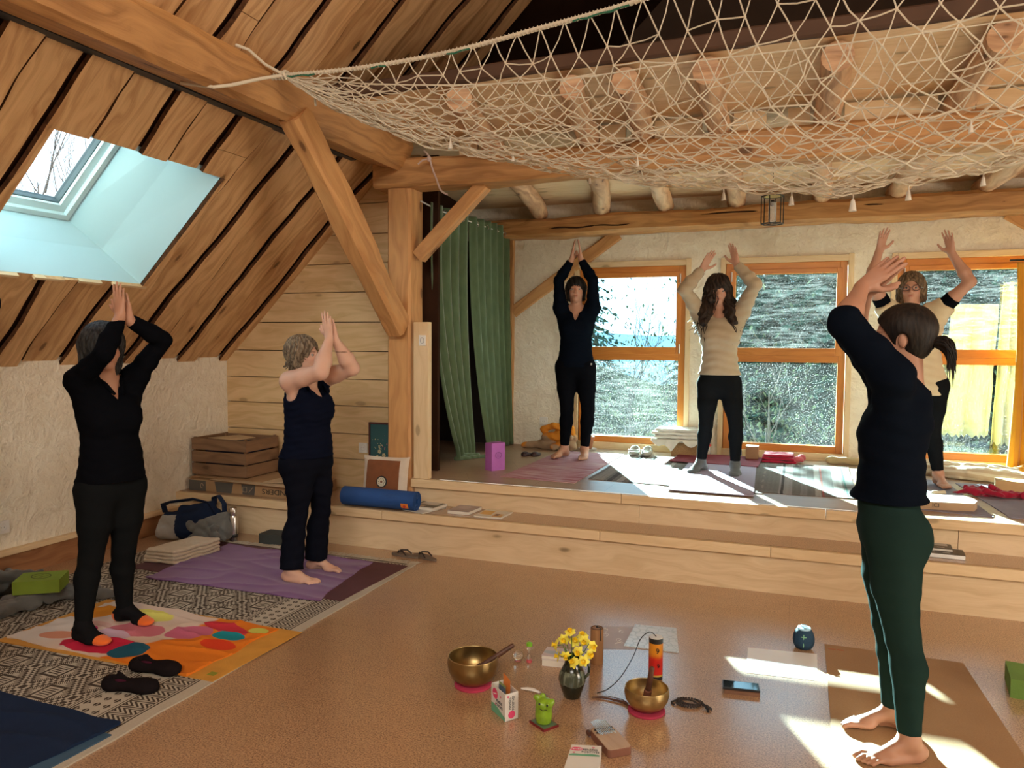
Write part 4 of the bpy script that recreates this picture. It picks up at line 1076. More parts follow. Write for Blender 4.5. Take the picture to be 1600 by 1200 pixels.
INK_TOP = fabric('ink_navy_top', (0.003, 0.005, 0.010), bump=0.12)
SOCK_BLK = fabric('black_sock', (0.010, 0.010, 0.012)); SOCK_ORG = fabric('orange_sock_tip', (0.80, 0.16, 0.03)); SOCK_GRY = fabric('grey_sock', (0.10, 0.11, 0.11))

def hair_obj(root, S, m, tubes=None, name='hair'):
    Pv, Q = S.mesh(); o = net_object(name, Pv, Q, [m], root, relax=1)
    if tubes is not None:
        for q, tb in enumerate(tubes if isinstance(tubes, list) else [tubes]): tb.build('locks', m, o)
    return o
def fixp(o, root):
    o.parent = root; o.matrix_parent_inverse = root.matrix_world.inverted()
_old_build = MB.build
def _build(s, name, m=None, parent=None, **k):
    o = _old_build(s, name, m, parent, **k)
    if parent is not None and k.get('loc') is None and s.__dict__.get('world', True) and WORLDP[0]:
        r = parent
        while r.parent: r = r.parent
        o.matrix_parent_inverse = Matrix.Translation(-r.location) if parent == r else Matrix.Identity(4)
    return o
WORLDP = [True]; MB.build = _build

NAVY_KNIT, BLACK_KNIT, INK_TOP  # dark cloth
def people():
    # ---- person by the left wall
    P = POSE['P1']; r = person_root('person in black top, charcoal leggings and orange-toed socks, standing on the flowery towel', P, 0.02)
    look = dict(g=0.018, h=0.0055, top=('top', BLACK_KNIT), bottom=('leggings', LEG_GREY), sleeve=0.93, hem=0.815, waistz=0.90, neckline='v',
                girth=1.0, bust=1.1, waist=1.12, belly=True, legfat=1.04, socks='RL', sockm=(SOCK_BLK, SOCK_ORG), sockh=0.012, butt=0.95, hand=0.92)
    I = build_person(1, r, P, look); m = hair_mat('grey_black_hair', (0.008, 0.008, 0.009), (0.055, 0.055, 0.055))
    S = hair_cap(I, 0.005, 0.026, low=(0.10, 0.084, 0.080), fringe=-0.004, seed=1, sideback=0.034); b = MB()
    locks(b, I, 46, ((3.3, 6.1), (-0.06, 0.0), 0.084), (0.03, 0.075), 0.006, 0.006, 2, 3, 0.004); hair_obj(r, S, m, b)
    b = MB(); n = I['neck']; F, R = I['Fs'], I['Rs']
    for q in (-1, 1): b.tube([n+R*q*0.062-F*0.02+V(0, 0, .028), n+R*q*0.066+F*0.02+V(0, 0, .012), n+R*q*0.045+F*0.065-V(0, 0, .02), n+R*q*0.02+F*0.105-V(0, 0, .07)], [0.012, 0.013, 0.012, 0.007], 8)
    b.build('collar', BLACK_KNIT, r)
    # ---- person in the navy tank top
    P = POSE['P2']; r = person_root('person in navy tank top and flared trousers, barefoot on the purple towel', P, 0.012)
    look = dict(g=0.012, h=0.0055, top=('tank_top', NAVY_KNIT), bottom=('trousers', NAVY_PANT), sleeve=0, hem=0.80, waistz=0.86, neckline='low', bare_arms=True,
                girth=1.12, bust=1.30, waist=1.14, belly=True, skin=skin_mat('fair_skin', (0.72, 0.46, 0.35)), legfat=1.0, flare=0.034, legend=0.97, leg_off=0.008, armfat=1.30, lfold=0.003, fold=0.003, foldf=60, butt=1.05)
    I = build_person(2, r, P, look); m = hair_mat('ash_blond_hair', (0.07, 0.05, 0.035), (0.36, 0.28, 0.19))
    S = hair_cap(I, 0.005, 0.016, low=(0.065, 0.068, 0.062), fringe=-0.012, ridge=0.005, rf=22, seed=2); b = MB()
    locks(b, I, 90, ((2.4, 7.0), (-0.05, 0.07), 0.083), (0.02, 0.06), 0.007, 0.013, 2.4, 5, 0.008); hair_obj(r, S, m, b)
    b = MB(); n = I['neck']; F, R = I['Fs'], I['Rs']
    for q in (-1, 1):
      b = MB(); b.tube([n+R*q*0.085-F*0.095-V(0, 0, .09), n+R*q*0.088-F*0.05+V(0, 0, .015), n+R*q*0.088+F*0.01+V(0, 0, .035), n+R*q*0.080+F*0.075-V(0, 0, .03), n+R*q*0.068+F*0.125-V(0, 0, .10)], 0.0075, 8); b.build('strap', NAVY_KNIT, r)
    # ---- person beside the curtain
    P = POSE['P3']; r = person_root('person in black v-neck top, palms joined high, on the pink striped mat by the curtain', P, 0.515)
    look = dict(g=0.512, h=0.006, top=('top', INK_TOP), bottom=('trousers', BLACK_KNIT), sleeve=0.92, hem=1.335, waistz=1.42, neckline='v', girth=0.95, bust=1.0, legfat=1.0, leg_off=0.007, legend=0.9, waist=1.05, hand=1.0)
    I = build_person(3, r, P, look); m = hair_mat('black_hair', (0.005, 0.004, 0.004), (0.016, 0.013, 0.012))
    S = hair_cap(I, 0.006, 0.010, low=(0.075, 0.066, 0.055), fringe=0.020, seed=3); b = [MB(), MB()]
    locks(b[0], I, 16, ((-0.35, 0.15), (-0.05, 0.0), 0.08), (0.03, 0.08), 0.005, 0.006, 2, 8, 0.0)
    locks(b[1], I, 16, ((2.95, 3.5), (-0.05, 0.0), 0.08), (0.03, 0.08), 0.005, 0.006, 2, 9, 0.0); hair_obj(r, S, m, b)
    BR = plain('bracelet_brown', (0.25, 0.13, 0.06), 0.6)
    for sd in 'RL':
        w = I['J']['wr'+sd]; d = nrm(w-I['J']['el'+sd]); a = nrm(np.cross(d, V(0.3, 1, 0))); c2 = np.cross(d, a)
        b = MB(); b.tube([w-d*0.03+(a*math.cos(t)+c2*math.sin(t))*0.030 for t in np.linspace(0, 2*PI, 17)], 0.0045, 6, caps=False); b.build('bracelet', BR, r)
    b = MB(); p = I['J']['hip'+'L']+V(0.085, -0.12, 0.03); b.box(p[0]-.004, p[0]+.004, p[1]-.003, p[1]+.02, p[2], p[2]+.018); b.build('logo_tag', EYEW, r)
    # ---- person with long loose hair
    P = POSE['P4']; r = person_root('person with long dark wavy hair in beige sweater, standing before the middle window', P, 0.51)
    look = dict(g=0.507, h=0.006, top=('sweater', BEIGE_KNIT), bottom=('leggings', LEG_GREY), sleeve=0.93, hem=1.30, waistz=1.38, neckline='crew', girth=0.93, bust=0.95, legfat=0.97, open_hands=True,
                socks='RL', sockm=(SOCK_GRY,), sockh=0.05, top_off=0.010, fold=0.004, foldf=40, hand=0.95, tilt=0.15)
    I = build_person(4, r, P, look); m = hair_mat('dark_brown_long_hair', (0.008, 0.005, 0.004), (0.05, 0.028, 0.017))
    def ex(S):
        c, Fh, Rh, Uh = I['c'], I['Fh'], I['Rh'], I['Uh']
        for q in (-1, 1):
            S.cone(c+Rh*q*0.065+Fh*0.0, c+Rh*q*0.100+Fh*0.045-V(0, 0, .17), 0.035, 0.052, 0.03)
            S.cone(c+Rh*q*0.100+Fh*0.045-V(0, 0, .16), c+Rh*q*0.115+Fh*0.085-V(0, 0, .24), 0.050, 0.030, 0.03)
        S.cone(c+Rh*0.075+Fh*0.02+Uh*0.03, c+Rh*0.055+Fh*0.08-Uh*0.06, 0.028, 0.030, 0.02)
    S = hair_cap(I, 0.006, 0.020, low=(0.14, 0.085, 0.075), fringe=0.012, ridge=0.006, rf=20, extra=ex, cutface=False, seed=4)
    S.ell(I['c']+I['Fh']*0.100-I['Uh']*0.040-I['Rh']*0.014, (I['Rh'], I['Fh'], I['Uh']), (0.040, 0.075, 0.068), 0.006, sub=True)
    b = MB(); locks(b, I, 80, ((-0.9, 1.0), (-0.12, 0.02), 0.085), (0.14, 0.30), 0.008, 0.028, 3.2, 11, 0.075)
    locks(b, I, 20, ((-0.8, 0.6), (-0.10, 0.0), 0.09), (0.14, 0.28), 0.004, 0.04, 3.6, 16, 0.11)
    locks(b, I, 90, ((2.2, 4.1), (-0.12, 0.02), 0.085), (0.14, 0.34), 0.008, 0.030, 3.2, 12, 0.085)
    locks(b, I, 26, ((2.7, 3.9), (-0.12, -0.02), 0.10), (0.16, 0.30), 0.004, 0.045, 3.6, 15, 0.13)
    locks(b, I, 26, ((0.2, 1.5), (0.0, 0.07), 0.088), (0.08, 0.2), 0.006, 0.012, 2.2, 13, 0.022); hair_obj(r, S, m, b)
    # ---- person with glasses
    P = POSE['P5']; r = person_root('person with short brown hair and glasses in cream tunic, arms raised before the right window', P, 0.51)
    look = dict(g=0.507, h=0.006, top=('tunic', CREAM_TOP), bottom=('trousers', LEG_GREY), sleeve=1.0, short=True, hem=1.18, waistz=1.40, neckline='crew', girth=0.98, bust=1.1, open_hands=True, bare_arms=True,
                armfat=1.05, top_off=0.012, fold=0.004, foldf=44, hand=0.98, spread=0.05, tilt=0.02, legend=0.9, leg_off=0.006)
    J = P; I = build_person(5, r, P, look); m = hair_mat('brown_bob_hair', (0.05, 0.032, 0.018), (0.24, 0.16, 0.09))
    S = hair_cap(I, 0.005, 0.016, low=(0.075, 0.084, 0.066), fringe=-0.008, seed=5, sides=0.004); b = [MB(), MB(), MB()]
    locks(b[0], I, 26, ((-0.6, 0.5), (-0.04, 0.03), 0.088), (0.04, 0.09), 0.007, 0.007, 1.6, 21, -0.004)
    locks(b[1], I, 26, ((2.7, 3.8), (-0.04, 0.03), 0.088), (0.04, 0.09), 0.007, 0.007, 1.6, 22, -0.004)
    locks(b[2], I, 8, ((1.75, 2.2), (0.085, 0.10), 0.085), (0.03, 0.05), 0.006, 0.004, 1.0, 23, 0.006); hair_obj(r, S, m, b)
    c, Fh, Rh, Uh = I['c'], I['Fh'], I['Rh'], I['Uh']; FR = plain('glasses_frame', (0.06, 0.03, 0.03), 0.3); b = MB()
    for q in (-1, 1):
        e = c+Fh*0.106+Uh*0.006+Rh*q*0.034
        b.tube([e+Rh*0.026*math.cos(t)+Uh*0.019*math.sin(t)-Fh*0.006*abs(math.cos(t)) for t in np.linspace(0, 2*PI, 25)], 0.0026, 6, caps=False)
        b.tube([e+Rh*q*0.026, c+Rh*q*0.078+Fh*0.07+Uh*0.008, c+Rh*q*0.082+Fh*0.0+Uh*0.004], 0.002, 6)
    b.tube([c+Fh*0.107+Uh*0.010-Rh*0.010, c+Fh*0.110+Uh*0.012, c+Fh*0.107+Uh*0.010+Rh*0.010], 0.002, 6); b.build('glasses', FR, r)
    # dark short sleeves
    for sd in 'RL':
        S = SDF(I['lo'], I['hi'], 0.006)
        a_, e_ = I['J']['sh'+sd], I['J']['el'+sd]; S.cone(a_+(e_-a_)*0.05, a_+(e_-a_)*0.47, 0.060, 0.057, 0.01, cutb=True)
        S.wobble(0.002, 60, 2); Pv, Q = S.mesh(); net_object('sleeve', Pv, Q, [BLACK_KNIT], r)
    # ---- the person mostly outside the left edge: only an elbow reaches into the picture
    P = {}
    for k, v in POSE['P1'].items(): P[k] = ((v[0]+3.395)*1.09-3.16, (v[1]-2.995)*1.09+1.84, v[2]*1.09) if isinstance(v, tuple) else v
    r = person_root('person in navy sleeves at the left edge, only one raised elbow in view', P, 0.02)
    I = build_person(7, r, P, dict(g=0.018, h=0.009, top=('top', NAVY_KNIT), bottom=('leggings', LEG_GREY), sleeve=0.93, hem=0.87, waistz=0.95, legfat=1.05))
    hair_obj(r, hair_cap(I, 0.009, 0.016, low=(0.08, 0.075, 0.065), seed=9), hair_mat('dark_hair', (0.012, 0.010, 0.010), (0.04, 0.03, 0.025)))
    # ---- person in the foreground, seen from behind her left shoulder
    P = dict(POSE['P6']); P['head'] = (P['head'][0]-.022, P['head'][1], P['head'][2]+.030); r = person_root('person with ponytail in navy top and dark green leggings, standing on the cork mat', P, 0.006)
    look = dict(g=0.007, h=0.0042, skin=skin_mat('backlit_skin', (0.42, 0.22, 0.145)), top=('top', INK_TOP), bottom=('leggings', GREEN_LEG), sleeve=0.10, hem=0.955, waistz=1.03, neckline='crew', girth=0.97, bust=1.0, butt=1.08, legfat=1.10, arch=0.02, top_off=0.010,  # skin colour darkened to carry the shade of the backlit arms
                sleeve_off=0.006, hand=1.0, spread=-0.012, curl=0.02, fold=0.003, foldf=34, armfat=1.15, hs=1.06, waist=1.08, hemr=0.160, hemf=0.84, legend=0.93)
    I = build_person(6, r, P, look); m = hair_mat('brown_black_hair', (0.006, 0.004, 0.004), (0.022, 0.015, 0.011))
    c, Fh, Rh, Uh = I['c'], I['Fh'], I['Rh'], I['Uh']
    S = hair_cap(I, 0.0042, 0.019, low=None, fringe=-0.02, ridge=0.0007, rf=70, seed=6,
                 extra=lambda S: S.ell(c-Fh*0.045-Uh*0.01, (Rh, Fh, Uh), (0.066, 0.062, 0.070), 0.02))
    for q in (-1, 1): S.ell(c-Fh*0.004-Uh*0.012+Rh*q*0.085, (Rh, Fh, Uh), (0.030, 0.026, 0.036), 0.004, sub=True)
    S.cone(c+Fh*0.05-Uh*0.07, c-Fh*0.02-Uh*0.16, 0.06, 0.07, 0.006, sub=True)
    S.ell(c+Fh*0.095-Uh*0.020, (Rh, Fh, Uh), (0.095, 0.085, 0.085), 0.012, sub=True)
    hair_obj(r, S, m)
    b = MB(); base = c-Fh*0.098-Uh*0.012; tb = random.Random(4)
    for i in range(90):
        a = tb.uniform(0, 6.28); q = tb.uniform(0, 1)**.5; s0 = base+(Rh*math.cos(a)+Uh*math.sin(a))*0.013*q; L = tb.uniform(0.05, 0.11); pts = []
        e = Rh*math.cos(a)*0.045*q+Uh*math.sin(a)*0.045*q-Fh*0.03*tb.random(); ph = tb.uniform(0, 6)
        for k in range(8):
            t = k/7; pts.append(s0-Fh*(0.055*math.sin(t*1.9))+e*t**1.2*1.1-V(0, 0, 1)*(L*t**1.7)+V(0, 0, 0.012)*math.sin(t*PI)+Rh*0.006*math.sin(t*5+ph))
        b.tube(pts, [0.0042, .0048, .0046, .0042, .0038, .0030, .002, .0008], 5)
    b.build('ponytail', m, r)
    b = MB(); b.tube([base+(Rh*math.cos(t)+Uh*math.sin(t))*0.019-Fh*0.004 for t in np.linspace(0, 2*PI, 19)], 0.006, 8, caps=False); b.build('hair_tie', BLACK_KNIT, r)
people()
# ================================================================== things on the floor, the step and the platform
def px_ellipses(m, u, v, base, items):
    """coloured blobs printed on a cloth: (u, v, ru, rv, angle, colour)"""
    c = base; wob = m.noise(m.vec(u, v), 7.0, 2)
    for (a, b_, ra, rb, th, col) in items:
        du, dv = u-a, v-b_; x = du*math.cos(th)+dv*math.sin(th); y = dv*math.cos(th)-du*math.sin(th)
        d = ((x/ra)*(x/ra)+(y/rb)*(y/rb)).sqrt()+(wob-0.5)*0.5
        c = m.mix(1.0-d.step(0.97, 1.03), c, col)
    return c
def sheet(name, cor, z, mat, parent=None, nx=60, ny=40, amp=0.006, freq=4.0, edge=0.0, thick=0.006, seed=0, flat=False, lift=None):
    """cloth lying on the ground: corners (x,y) anticlockwise, uv in metres"""
    P0, P1, P2, P3 = [Vector((c[0], c[1], 0)) for c in cor]; W = (P1-P0).length; H = (P3-P0).length
    b = MB(); T = []; U = []; Bt = []
    for i in range(ny+1):
        t = i/ny; r = []; q = []; bb = []
        for j in range(nx+1):
            s = j/nx; p = (P0*(1-s)+P1*s)*(1-t)+(P3*(1-s)+P2*s)*t
            e = min(s, 1-s, t, 1-t)
            if edge:
                n_ = Vector((mnoise.noise(Vector((s*W*5, t*H*5, seed+3))), mnoise.noise(Vector((s*W*5, t*H*5, seed+8))), 0)); p = p+n_*edge*max(0, 1-e*8)
            f1 = mnoise.noise(Vector((s*W*freq*0.6, t*H*freq*1.7, seed))); f2 = mnoise.noise(Vector((s*W*freq*2.1, t*H*freq*0.9, seed+5)))
            hz = amp*(1-abs(f1)*2.2)**3*(1 if abs(f1) < .45 else 0)+amp*0.5*max(0, f2)
            if lift: hz += lift(s, t)
            r.append((p.x, p.y, z+thick+max(0, hz))); bb.append((p.x, p.y, z+0.0005)); q.append((s*W, t*H))
        T.append(r); U.append(q); Bt.append(bb)
    b.grid(T, U)
    per = [(0, j) for j in range(nx+1)]+[(i, nx) for i in range(1, ny+1)]+[(ny, j) for j in range(nx-1, -1, -1)]+[(i, 0) for i in range(ny-1, -1, -1)]
    b.grid([[Bt[i][j] for i, j in per], [T[i][j] for i, j in per]], [[U[i][j] for i, j in per]]*2)
    return b.build(name, mat, parent)
def slab(name, cor, z, h, mat, parent=None, bevel=0.002):
    b = MB(); n = len(cor); P0, P1, P3 = Vector(cor[0]), Vector(cor[1]), Vector(cor[-1]); e1 = (P1-P0).normalized(); e2 = (P3-P0).normalized()
    A = [(c[0], c[1], z) for c in cor]; B = [(c[0], c[1], z+h) for c in cor]
    uv = [((Vector(c)-P0).dot(e1), (Vector(c)-P0).dot(e2)) for c in cor]
    b.quadp(A[::-1], uv[::-1]); b.quadp(B, uv)
    for i in range(n): b.quadp([A[i], A[(i+1) % n], B[(i+1) % n], B[i]], [uv[i], uv[(i+1) % n], uv[(i+1) % n], uv[i]])
    return b.build(name, mat, parent, smooth=False, bevel=bevel)
def blob(name, fn, lo, hi, h, mat, parent=None, wob=None, floor=None, relax=2):
    S = SDF(lo, hi, h); fn(S)
    if wob:
        for w in wob: S.wobble(*w)
    if floor is not None: S.plane(V(0, 0, floor), V(0, 0, -1))
    Pv, Q = S.mesh(); return net_object(name, Pv, Q, mat if isinstance(mat, list) else [mat], parent, relax=relax)
def text_obj(name, s, size, mat, parent, M4, ext=0.0004, align='CENTER'):
    cu = bpy.data.curves.new(name, 'FONT'); cu.body = s; cu.size = size; cu.align_x = align; cu.align_y = 'CENTER'; cu.extrude = ext; cu.resolution_u = 4
    o = bpy.data.objects.new(name, cu); COL.objects.link(o); dg = bpy.context.evaluated_depsgraph_get()
    me = bpy.data.meshes.new_from_object(o.evaluated_get(dg)); bpy.data.objects.remove(o)
    me.materials.clear(); me.materials.append(mat); me.transform(M4)
    o2 = bpy.data.objects.new(name, me); COL.objects.link(o2)
    if parent is not None:
        r = parent
        while r.parent: r = r.parent
        o2.parent = parent; o2.matrix_parent_inverse = (Matrix.Translation(r.location) @ r.rotation_euler.to_matrix().to_4x4()).inverted() if parent == r else Matrix.Identity(4)
    return o2
def frameM(o, x, y):
    """matrix with origin o, local x and y axes"""
    x = Vector(x).normalized(); y = Vector(y); y = (y-x*y.dot(x)).normalized(); z = x.cross(y)
    m = Matrix((x, y, z)).transposed().to_4x4(); m.translation = Vector(o); return m
def yoga_block(name, label, loc, rz, dims, col, logo=None, group=None):
    m = plain(name+'_foam', col, 0.75, 0.3, var=0.08, bump=0.15, bscale=150)
    t = thing(name, label, 'yoga block', loc, 0, group); c, s = math.cos(rz), math.sin(rz); x, y, z = dims; lx, ly, lz = loc
    cor = [(lx+c*a-s*b_, ly+s*a+c*b_) for a, b_ in ((-x/2, -y/2), (x/2, -y/2), (x/2, y/2), (-x/2, y/2))]
    slab('foam', cor, lz, z, m, t, 0.008)
    if logo:
        dk = plain(name+'_logo', tuple(q*0.42 for q in col), 0.8)
        o, ax, ay, r = logo; F4 = frameM(o, ax, ay); b = MB(); n = 32
        for (r0, r1) in ((r, r*0.86), (r*0.62, r*0.54)):
            ring = []
            for rr, zz in ((r1, 0.0004), (r1, 0.0008), (r0, 0.0008), (r0, 0.0004)): ring.append([F4 @ Vector((rr*math.cos(2*PI*k/n)*1.0, rr*math.sin(2*PI*k/n)*0.8, zz)) for k in range(n)])
            b.grid(ring, None, True); break
        for dx, w in ((-0.5, 0.3), (-0.1, 0.36), (0.34, 0.3)):
            for q in range(3):
                y0 = (q-1)*r*0.34; p = [F4 @ Vector((dx*r+a_*w*r, y0+b_*r*0.12, 0.0006)) for a_, b_ in ((0, -.5), (.9, -.2), (1, .5), (.1, .3))]
                b.quadp(p)
        b.build('logo', dk, t, smooth=False)
    return t

WHITE = plain('white_plastic', (0.78, 0.76, 0.72), 0.4, var=0.03)
BLACKP = plain('black_plastic', (0.012, 0.012, 0.014), 0.35)
RED = plain('red_felt', (0.42, 0.03, 0.08), 0.85, var=0.1)

def rug_and_mats():
    # ---- woven black and cream rug
    m = M('rug_weave', 0.95, 0.1); u, v = m.uv(); wv = m.noise(m.vec(u*160, v*160), 1.0, 1)
    def band(lo, hi): return u.gt(lo)*u.lt(hi)
    pu, pv = 0.30, 0.36
    a = ((u/pu).fract()-0.5).abs()*2.0; b_ = ((v/pv).fract()-0.5).abs()*2.0
    sel = (a+b_).gt(1.0); aa = a*(1.0-sel)+(1.0-a)*sel; bb = b_*(1.0-sel)+(1.0-b_)*sel
    qa, qb = (aa*10.0).floor()/10.0, (bb*10.0).floor()/10.0; A_ = qa+qb; mq = aa.mx(bb)
    ring = (A_-0.92).abs().lt(0.06)+(A_-0.74).abs().lt(0.045)
    cen = mq.gt(0.27)*mq.lt(0.36); bars = mq.lt(0.20)*((v*60.0).fract().gt(0.5))
    hook = (A_-0.55).abs().lt(0.11)*mq.gt(0.36)*(((aa-bb)*14.0).fract().gt(0.5))
    field = (ring+cen+bars+hook).mn(1.0)
    zig = (((u*34.0)+((v*17.0).fract()-0.5).abs()*3.0).fract().gt(0.5))
    chk = ((((u/0.055).fract()-0.5).abs()+((v/0.055).fract()-0.5).abs()).lt(0.36))*((u*60).fract().gt(0.25))
    lines = band(0.062, 0.070)+band(0.078, 0.083)+band(0.196, 0.203)+band(0.212, 0.217)+band(0.372, 0.380)+band(0.388, 0.393)
    pat = band(0.083, 0.196)*zig+band(0.217, 0.372)*chk+u.gt(0.400)*field+lines
    endl = (v.gt(3.38)*v.lt(3.395)); pat = (pat*v.lt(3.37)*u.gt(0.06)+endl*u.gt(0.06)).mn(1.0)
    m.col(m.mix(pat*0.95, m.mix(wv, (0.40, 0.36, 0.29), (0.54, 0.49, 0.41)), m.mix(wv, (0.025, 0.018, 0.015), (0.07, 0.05, 0.04)))); m.bump(wv, 0.5, 0.003)
    r = sheet('rug', [(-2.44, 1.30), (-2.44, 4.70), (-4.45, 4.70), (-4.45, 1.30)], 0.0, m.m, None, 80, 60, 0.002, 3, 0.008, 0.006, 2)
    # uv must run u = away from the right edge, v = towards the steps
    for l in r.data.uv_layers[0].data: l.uv = (l.uv[1], l.uv[0])
    tag(r, 'large flat-woven rug with black diamond pattern on cream along the left wall', 'rug')
    b = MB(); rr = random.Random(5)
    for i in range(300):
        x = -4.44+2.0*i/300+rr.uniform(-.003, .003); y0 = 4.698; L = rr.uniform(0.06, 0.09); dx = rr.uniform(-.02, .02)
        b.tube([(x, y0, 0.006), (x+dx*0.5, y0+L*0.5, 0.007+rr.uniform(0, .004)), (x+dx, y0+L, 0.0035)], [0.0032, 0.003, 0.001], 4)
    tag(b.build('fringe', fabric('cream_fringe', (0.46, 0.40, 0.31)), r), '', '') if False else b.build('fringe', fabric('cream_fringe', (0.46, 0.40, 0.31)), r)
    r.children[0]['kind'] = 'stuff'
    # ---- maroon mat and purple towel
    slab_ = slab('yoga_mat', [(-4.22, 3.92), (-2.50, 3.86), (-2.47, 4.64), (-4.12, 4.68)], 0.0065, 0.004, plain('maroon_mat_rubber', (0.10, 0.035, 0.045), 0.8, bump=0.2, bscale=200), None, 0.0015)
    tag(slab_, 'dark maroon yoga mat under the purple towel', 'yoga mat')
    o = sheet('towel', [(-3.92, 3.78), (-2.62, 3.80), (-2.74, 4.62), (-3.98, 4.62)], 0.0105, fabric('purple_towel', (0.19, 0.085, 0.24), bump=0.4), None, 90, 60, 0.009, 3.5, 0.025, 0.003, 4)
    tag(o, 'purple towel spread on the dark maroon mat, with soft wrinkles', 'towel')
    # ---- orange mat, flowery towel
    o = slab('yoga_mat', [(-3.80, 2.70), (-2.44, 2.72), (-2.42, 3.36), (-3.80, 3.38)], 0.0065, 0.004, plain('orange_mat_rubber', (0.62, 0.30, 0.045), 0.75, bump=0.2, bscale=200), None, 0.0015)
    tag(o, 'amber orange yoga mat under the flowery towel', 'yoga mat')
    b = MB(); b.box(-2.515, -2.475, 2.765, 2.80, 0.0106, 0.0112); b.build('mat_logo', plain('mat_logo_green', (0.25, 0.28, 0.02)), o, smooth=False)
    m = M('towel_print', 0.9, 0.15); u, v = m.uv(); n = m.noise(m.vec(u, v), 2.2, 2); wv = m.noise(m.vec(u*120, v*120), 1, 1)
    base = m.mix((u+n*0.45-v*0.15).step(0.92, 0.95), m.mix(n, (0.66, 0.58, 0.50), (0.72, 0.50, 0.42)), (0.72, 0.20, 0.02))
    base = m.mix((1.0-u.step(0.10, 0.32))*0.8, base, (0.66, 0.64, 0.62))
    it = [(0.36, 0.52, 0.20, 0.09, 0.1, (0.70, 0.66, 0.16)), (0.08, 0.45, 0.14, 0.09, 0.5, (0.70, 0.28, 0.03)), (0.52, 0.34, 0.17, 0.09, 0.2, (0.58, 0.18, 0.24)), (0.45, 0.24, 0.12, 0.05, 0, (0.60, 0.42, 0.55)),
          (0.50, 0.115, 0.20, 0.10, 0.1, (0.52, 0.02, 0.06)), (0.72, 0.11, 0.10, 0.09, 0.3, (0.015, 0.10, 0.17)), (0.80, 0.42, 0.13, 0.08, 0.4, (0.55, 0.14, 0.24)), (0.93, 0.56, 0.17, 0.06, -0.2, (0.58, 0.04, 0.06)),
          (1.03, 0.47, 0.10, 0.045, 0.1, (0.015, 0.26, 0.32)), (1.05, 0.36, 0.10, 0.06, 0, (0.70, 0.06, 0.02)), (0.20, 0.13, 0.10, 0.05, 0.3, (0.66, 0.30, 0.20)), (0.24, 0.30, 0.10, 0.06, 0.1, (0.66, 0.44, 0.40)), (1.12, 0.60, 0.06, 0.04, 0, (0.62, 0.60, 0.12)), (0.29, 0.23, 0.045, 0.05, 0.1, (0.50, 0.03, 0.14))]
    m.col(px_ellipses(m, u, v, base, it)); m.bump(wv, 0.4, 0.002)
    o = sheet('towel', [(-3.78, 2.74), (-2.585, 2.715), (-2.56, 3.335), (-3.72, 3.40)], 0.0105, m.m, None, 110, 70, 0.012, 4.2, 0.03, 0.003, 9)
    tag(o, 'large flowery beach towel in orange, pink and teal on the amber mat', 'towel')
    # ---- blue mat with navy towel
    o = slab('yoga_mat', [(-3.30, 1.50), (-2.50, 1.52), (-2.47, 2.20), (-3.30, 2.22)], 0.0065, 0.005, plain('steel_blue_mat_rubber', (0.035, 0.09, 0.16), 0.75), None, 0.0015)
    tag(o, 'steel blue yoga mat edge showing under the navy towel', 'yoga mat')
    o = sheet('towel', [(-3.45, 1.45), (-2.60, 1.50), (-2.50, 2.27), (-3.45, 2.32)], 0.0115, fabric('navy_towel', (0.010, 0.022, 0.060), bump=0.4), None, 70, 60, 0.010, 3.0, 0.02, 0.004, 14)
    tag(o, 'navy blue towel at the lower left corner of the picture', 'towel')
    # ---- folded cream blanket on the maroon mat
    CRM = fabric('cream_wool', (0.62, 0.54, 0.43), bump=0.5)
    t = thing('blanket', 'folded thick cream blanket lying on the end of the maroon mat', 'blanket', (-4.08, 4.25, 0.011)); rr = random.Random(3)
    for k in range(4):
        z = 0.012+k*0.024; q = 0.01*k; rt = -0.12
        def fn(S, z=z, q=q):
            for i in range(5):
                for s in (-1, 1): pass
            S.cone((-4.21+q, 4.06+q*0.5, z+0.012), (-3.98-q, 4.10, z+0.012), 0.0125, 0.0125, 0.01)
            for yy in np.arange(4.06, 4.44, 0.02): S.cone((-4.21+q+(yy-4.06)*0.13, yy, z+0.012), (-3.97+(yy-4.06)*0.13, yy+0.01, z+0.012+0.004*math.sin(yy*30)), 0.0125, 0.0125, 0.012)
        blob('fold', fn, (-4.30, 3.98, 0.005), (-3.86, 4.52, 0.14), 0.006, CRM, t, [(0.003, 30, k), (0.0012, 130, k)])
    # ---- grey blanket heap at the wall and green block
    GRW = fabric('grey_fleece', (0.125, 0.125, 0.12), bump=0.5)
    def fn(S):
        rr = random.Random(12)
        for i in range(26):
            a = rr.uniform(0, 6.28); x, y = -4.34+rr.uniform(-.28, .30), 2.98+rr.uniform(-.36, .40); L = rr.uniform(.12, .32); z = rr.uniform(0.03, 0.15)*(1 if x < -4.3 else 0.45)
            a = rr.choice((0.4, 0.9, 1.5, 2.4))+rr.uniform(-.3, .3)
            S.cone((x, y, z), (x+math.cos(a)*L, y+math.sin(a)*L, z*0.7+0.008), rr.uniform(.025, .045), rr.uniform(.018, .03), 0.03)
        S.cone((-4.5, 3.2, 0.05), (-4.5, 2.7, 0.07), 0.09, 0.08, 0.05)
        S.cone((-3.98, 3.45, 0.03), (-4.25, 3.35, 0.03), 0.04, 0.03, 0.02)
    o = blob('blanket', fn, (-4.75, 2.45, 0), (-3.75, 3.75, 0.24), 0.009, GRW, None, [(0.010, 24, 2, (1.0, .5, 1)), (0.006, 55, 5), (0.001, 160, 1)], 0.007)
    tag(o, 'crumpled grey fleece blanket against the left wall under the green block', 'blanket')
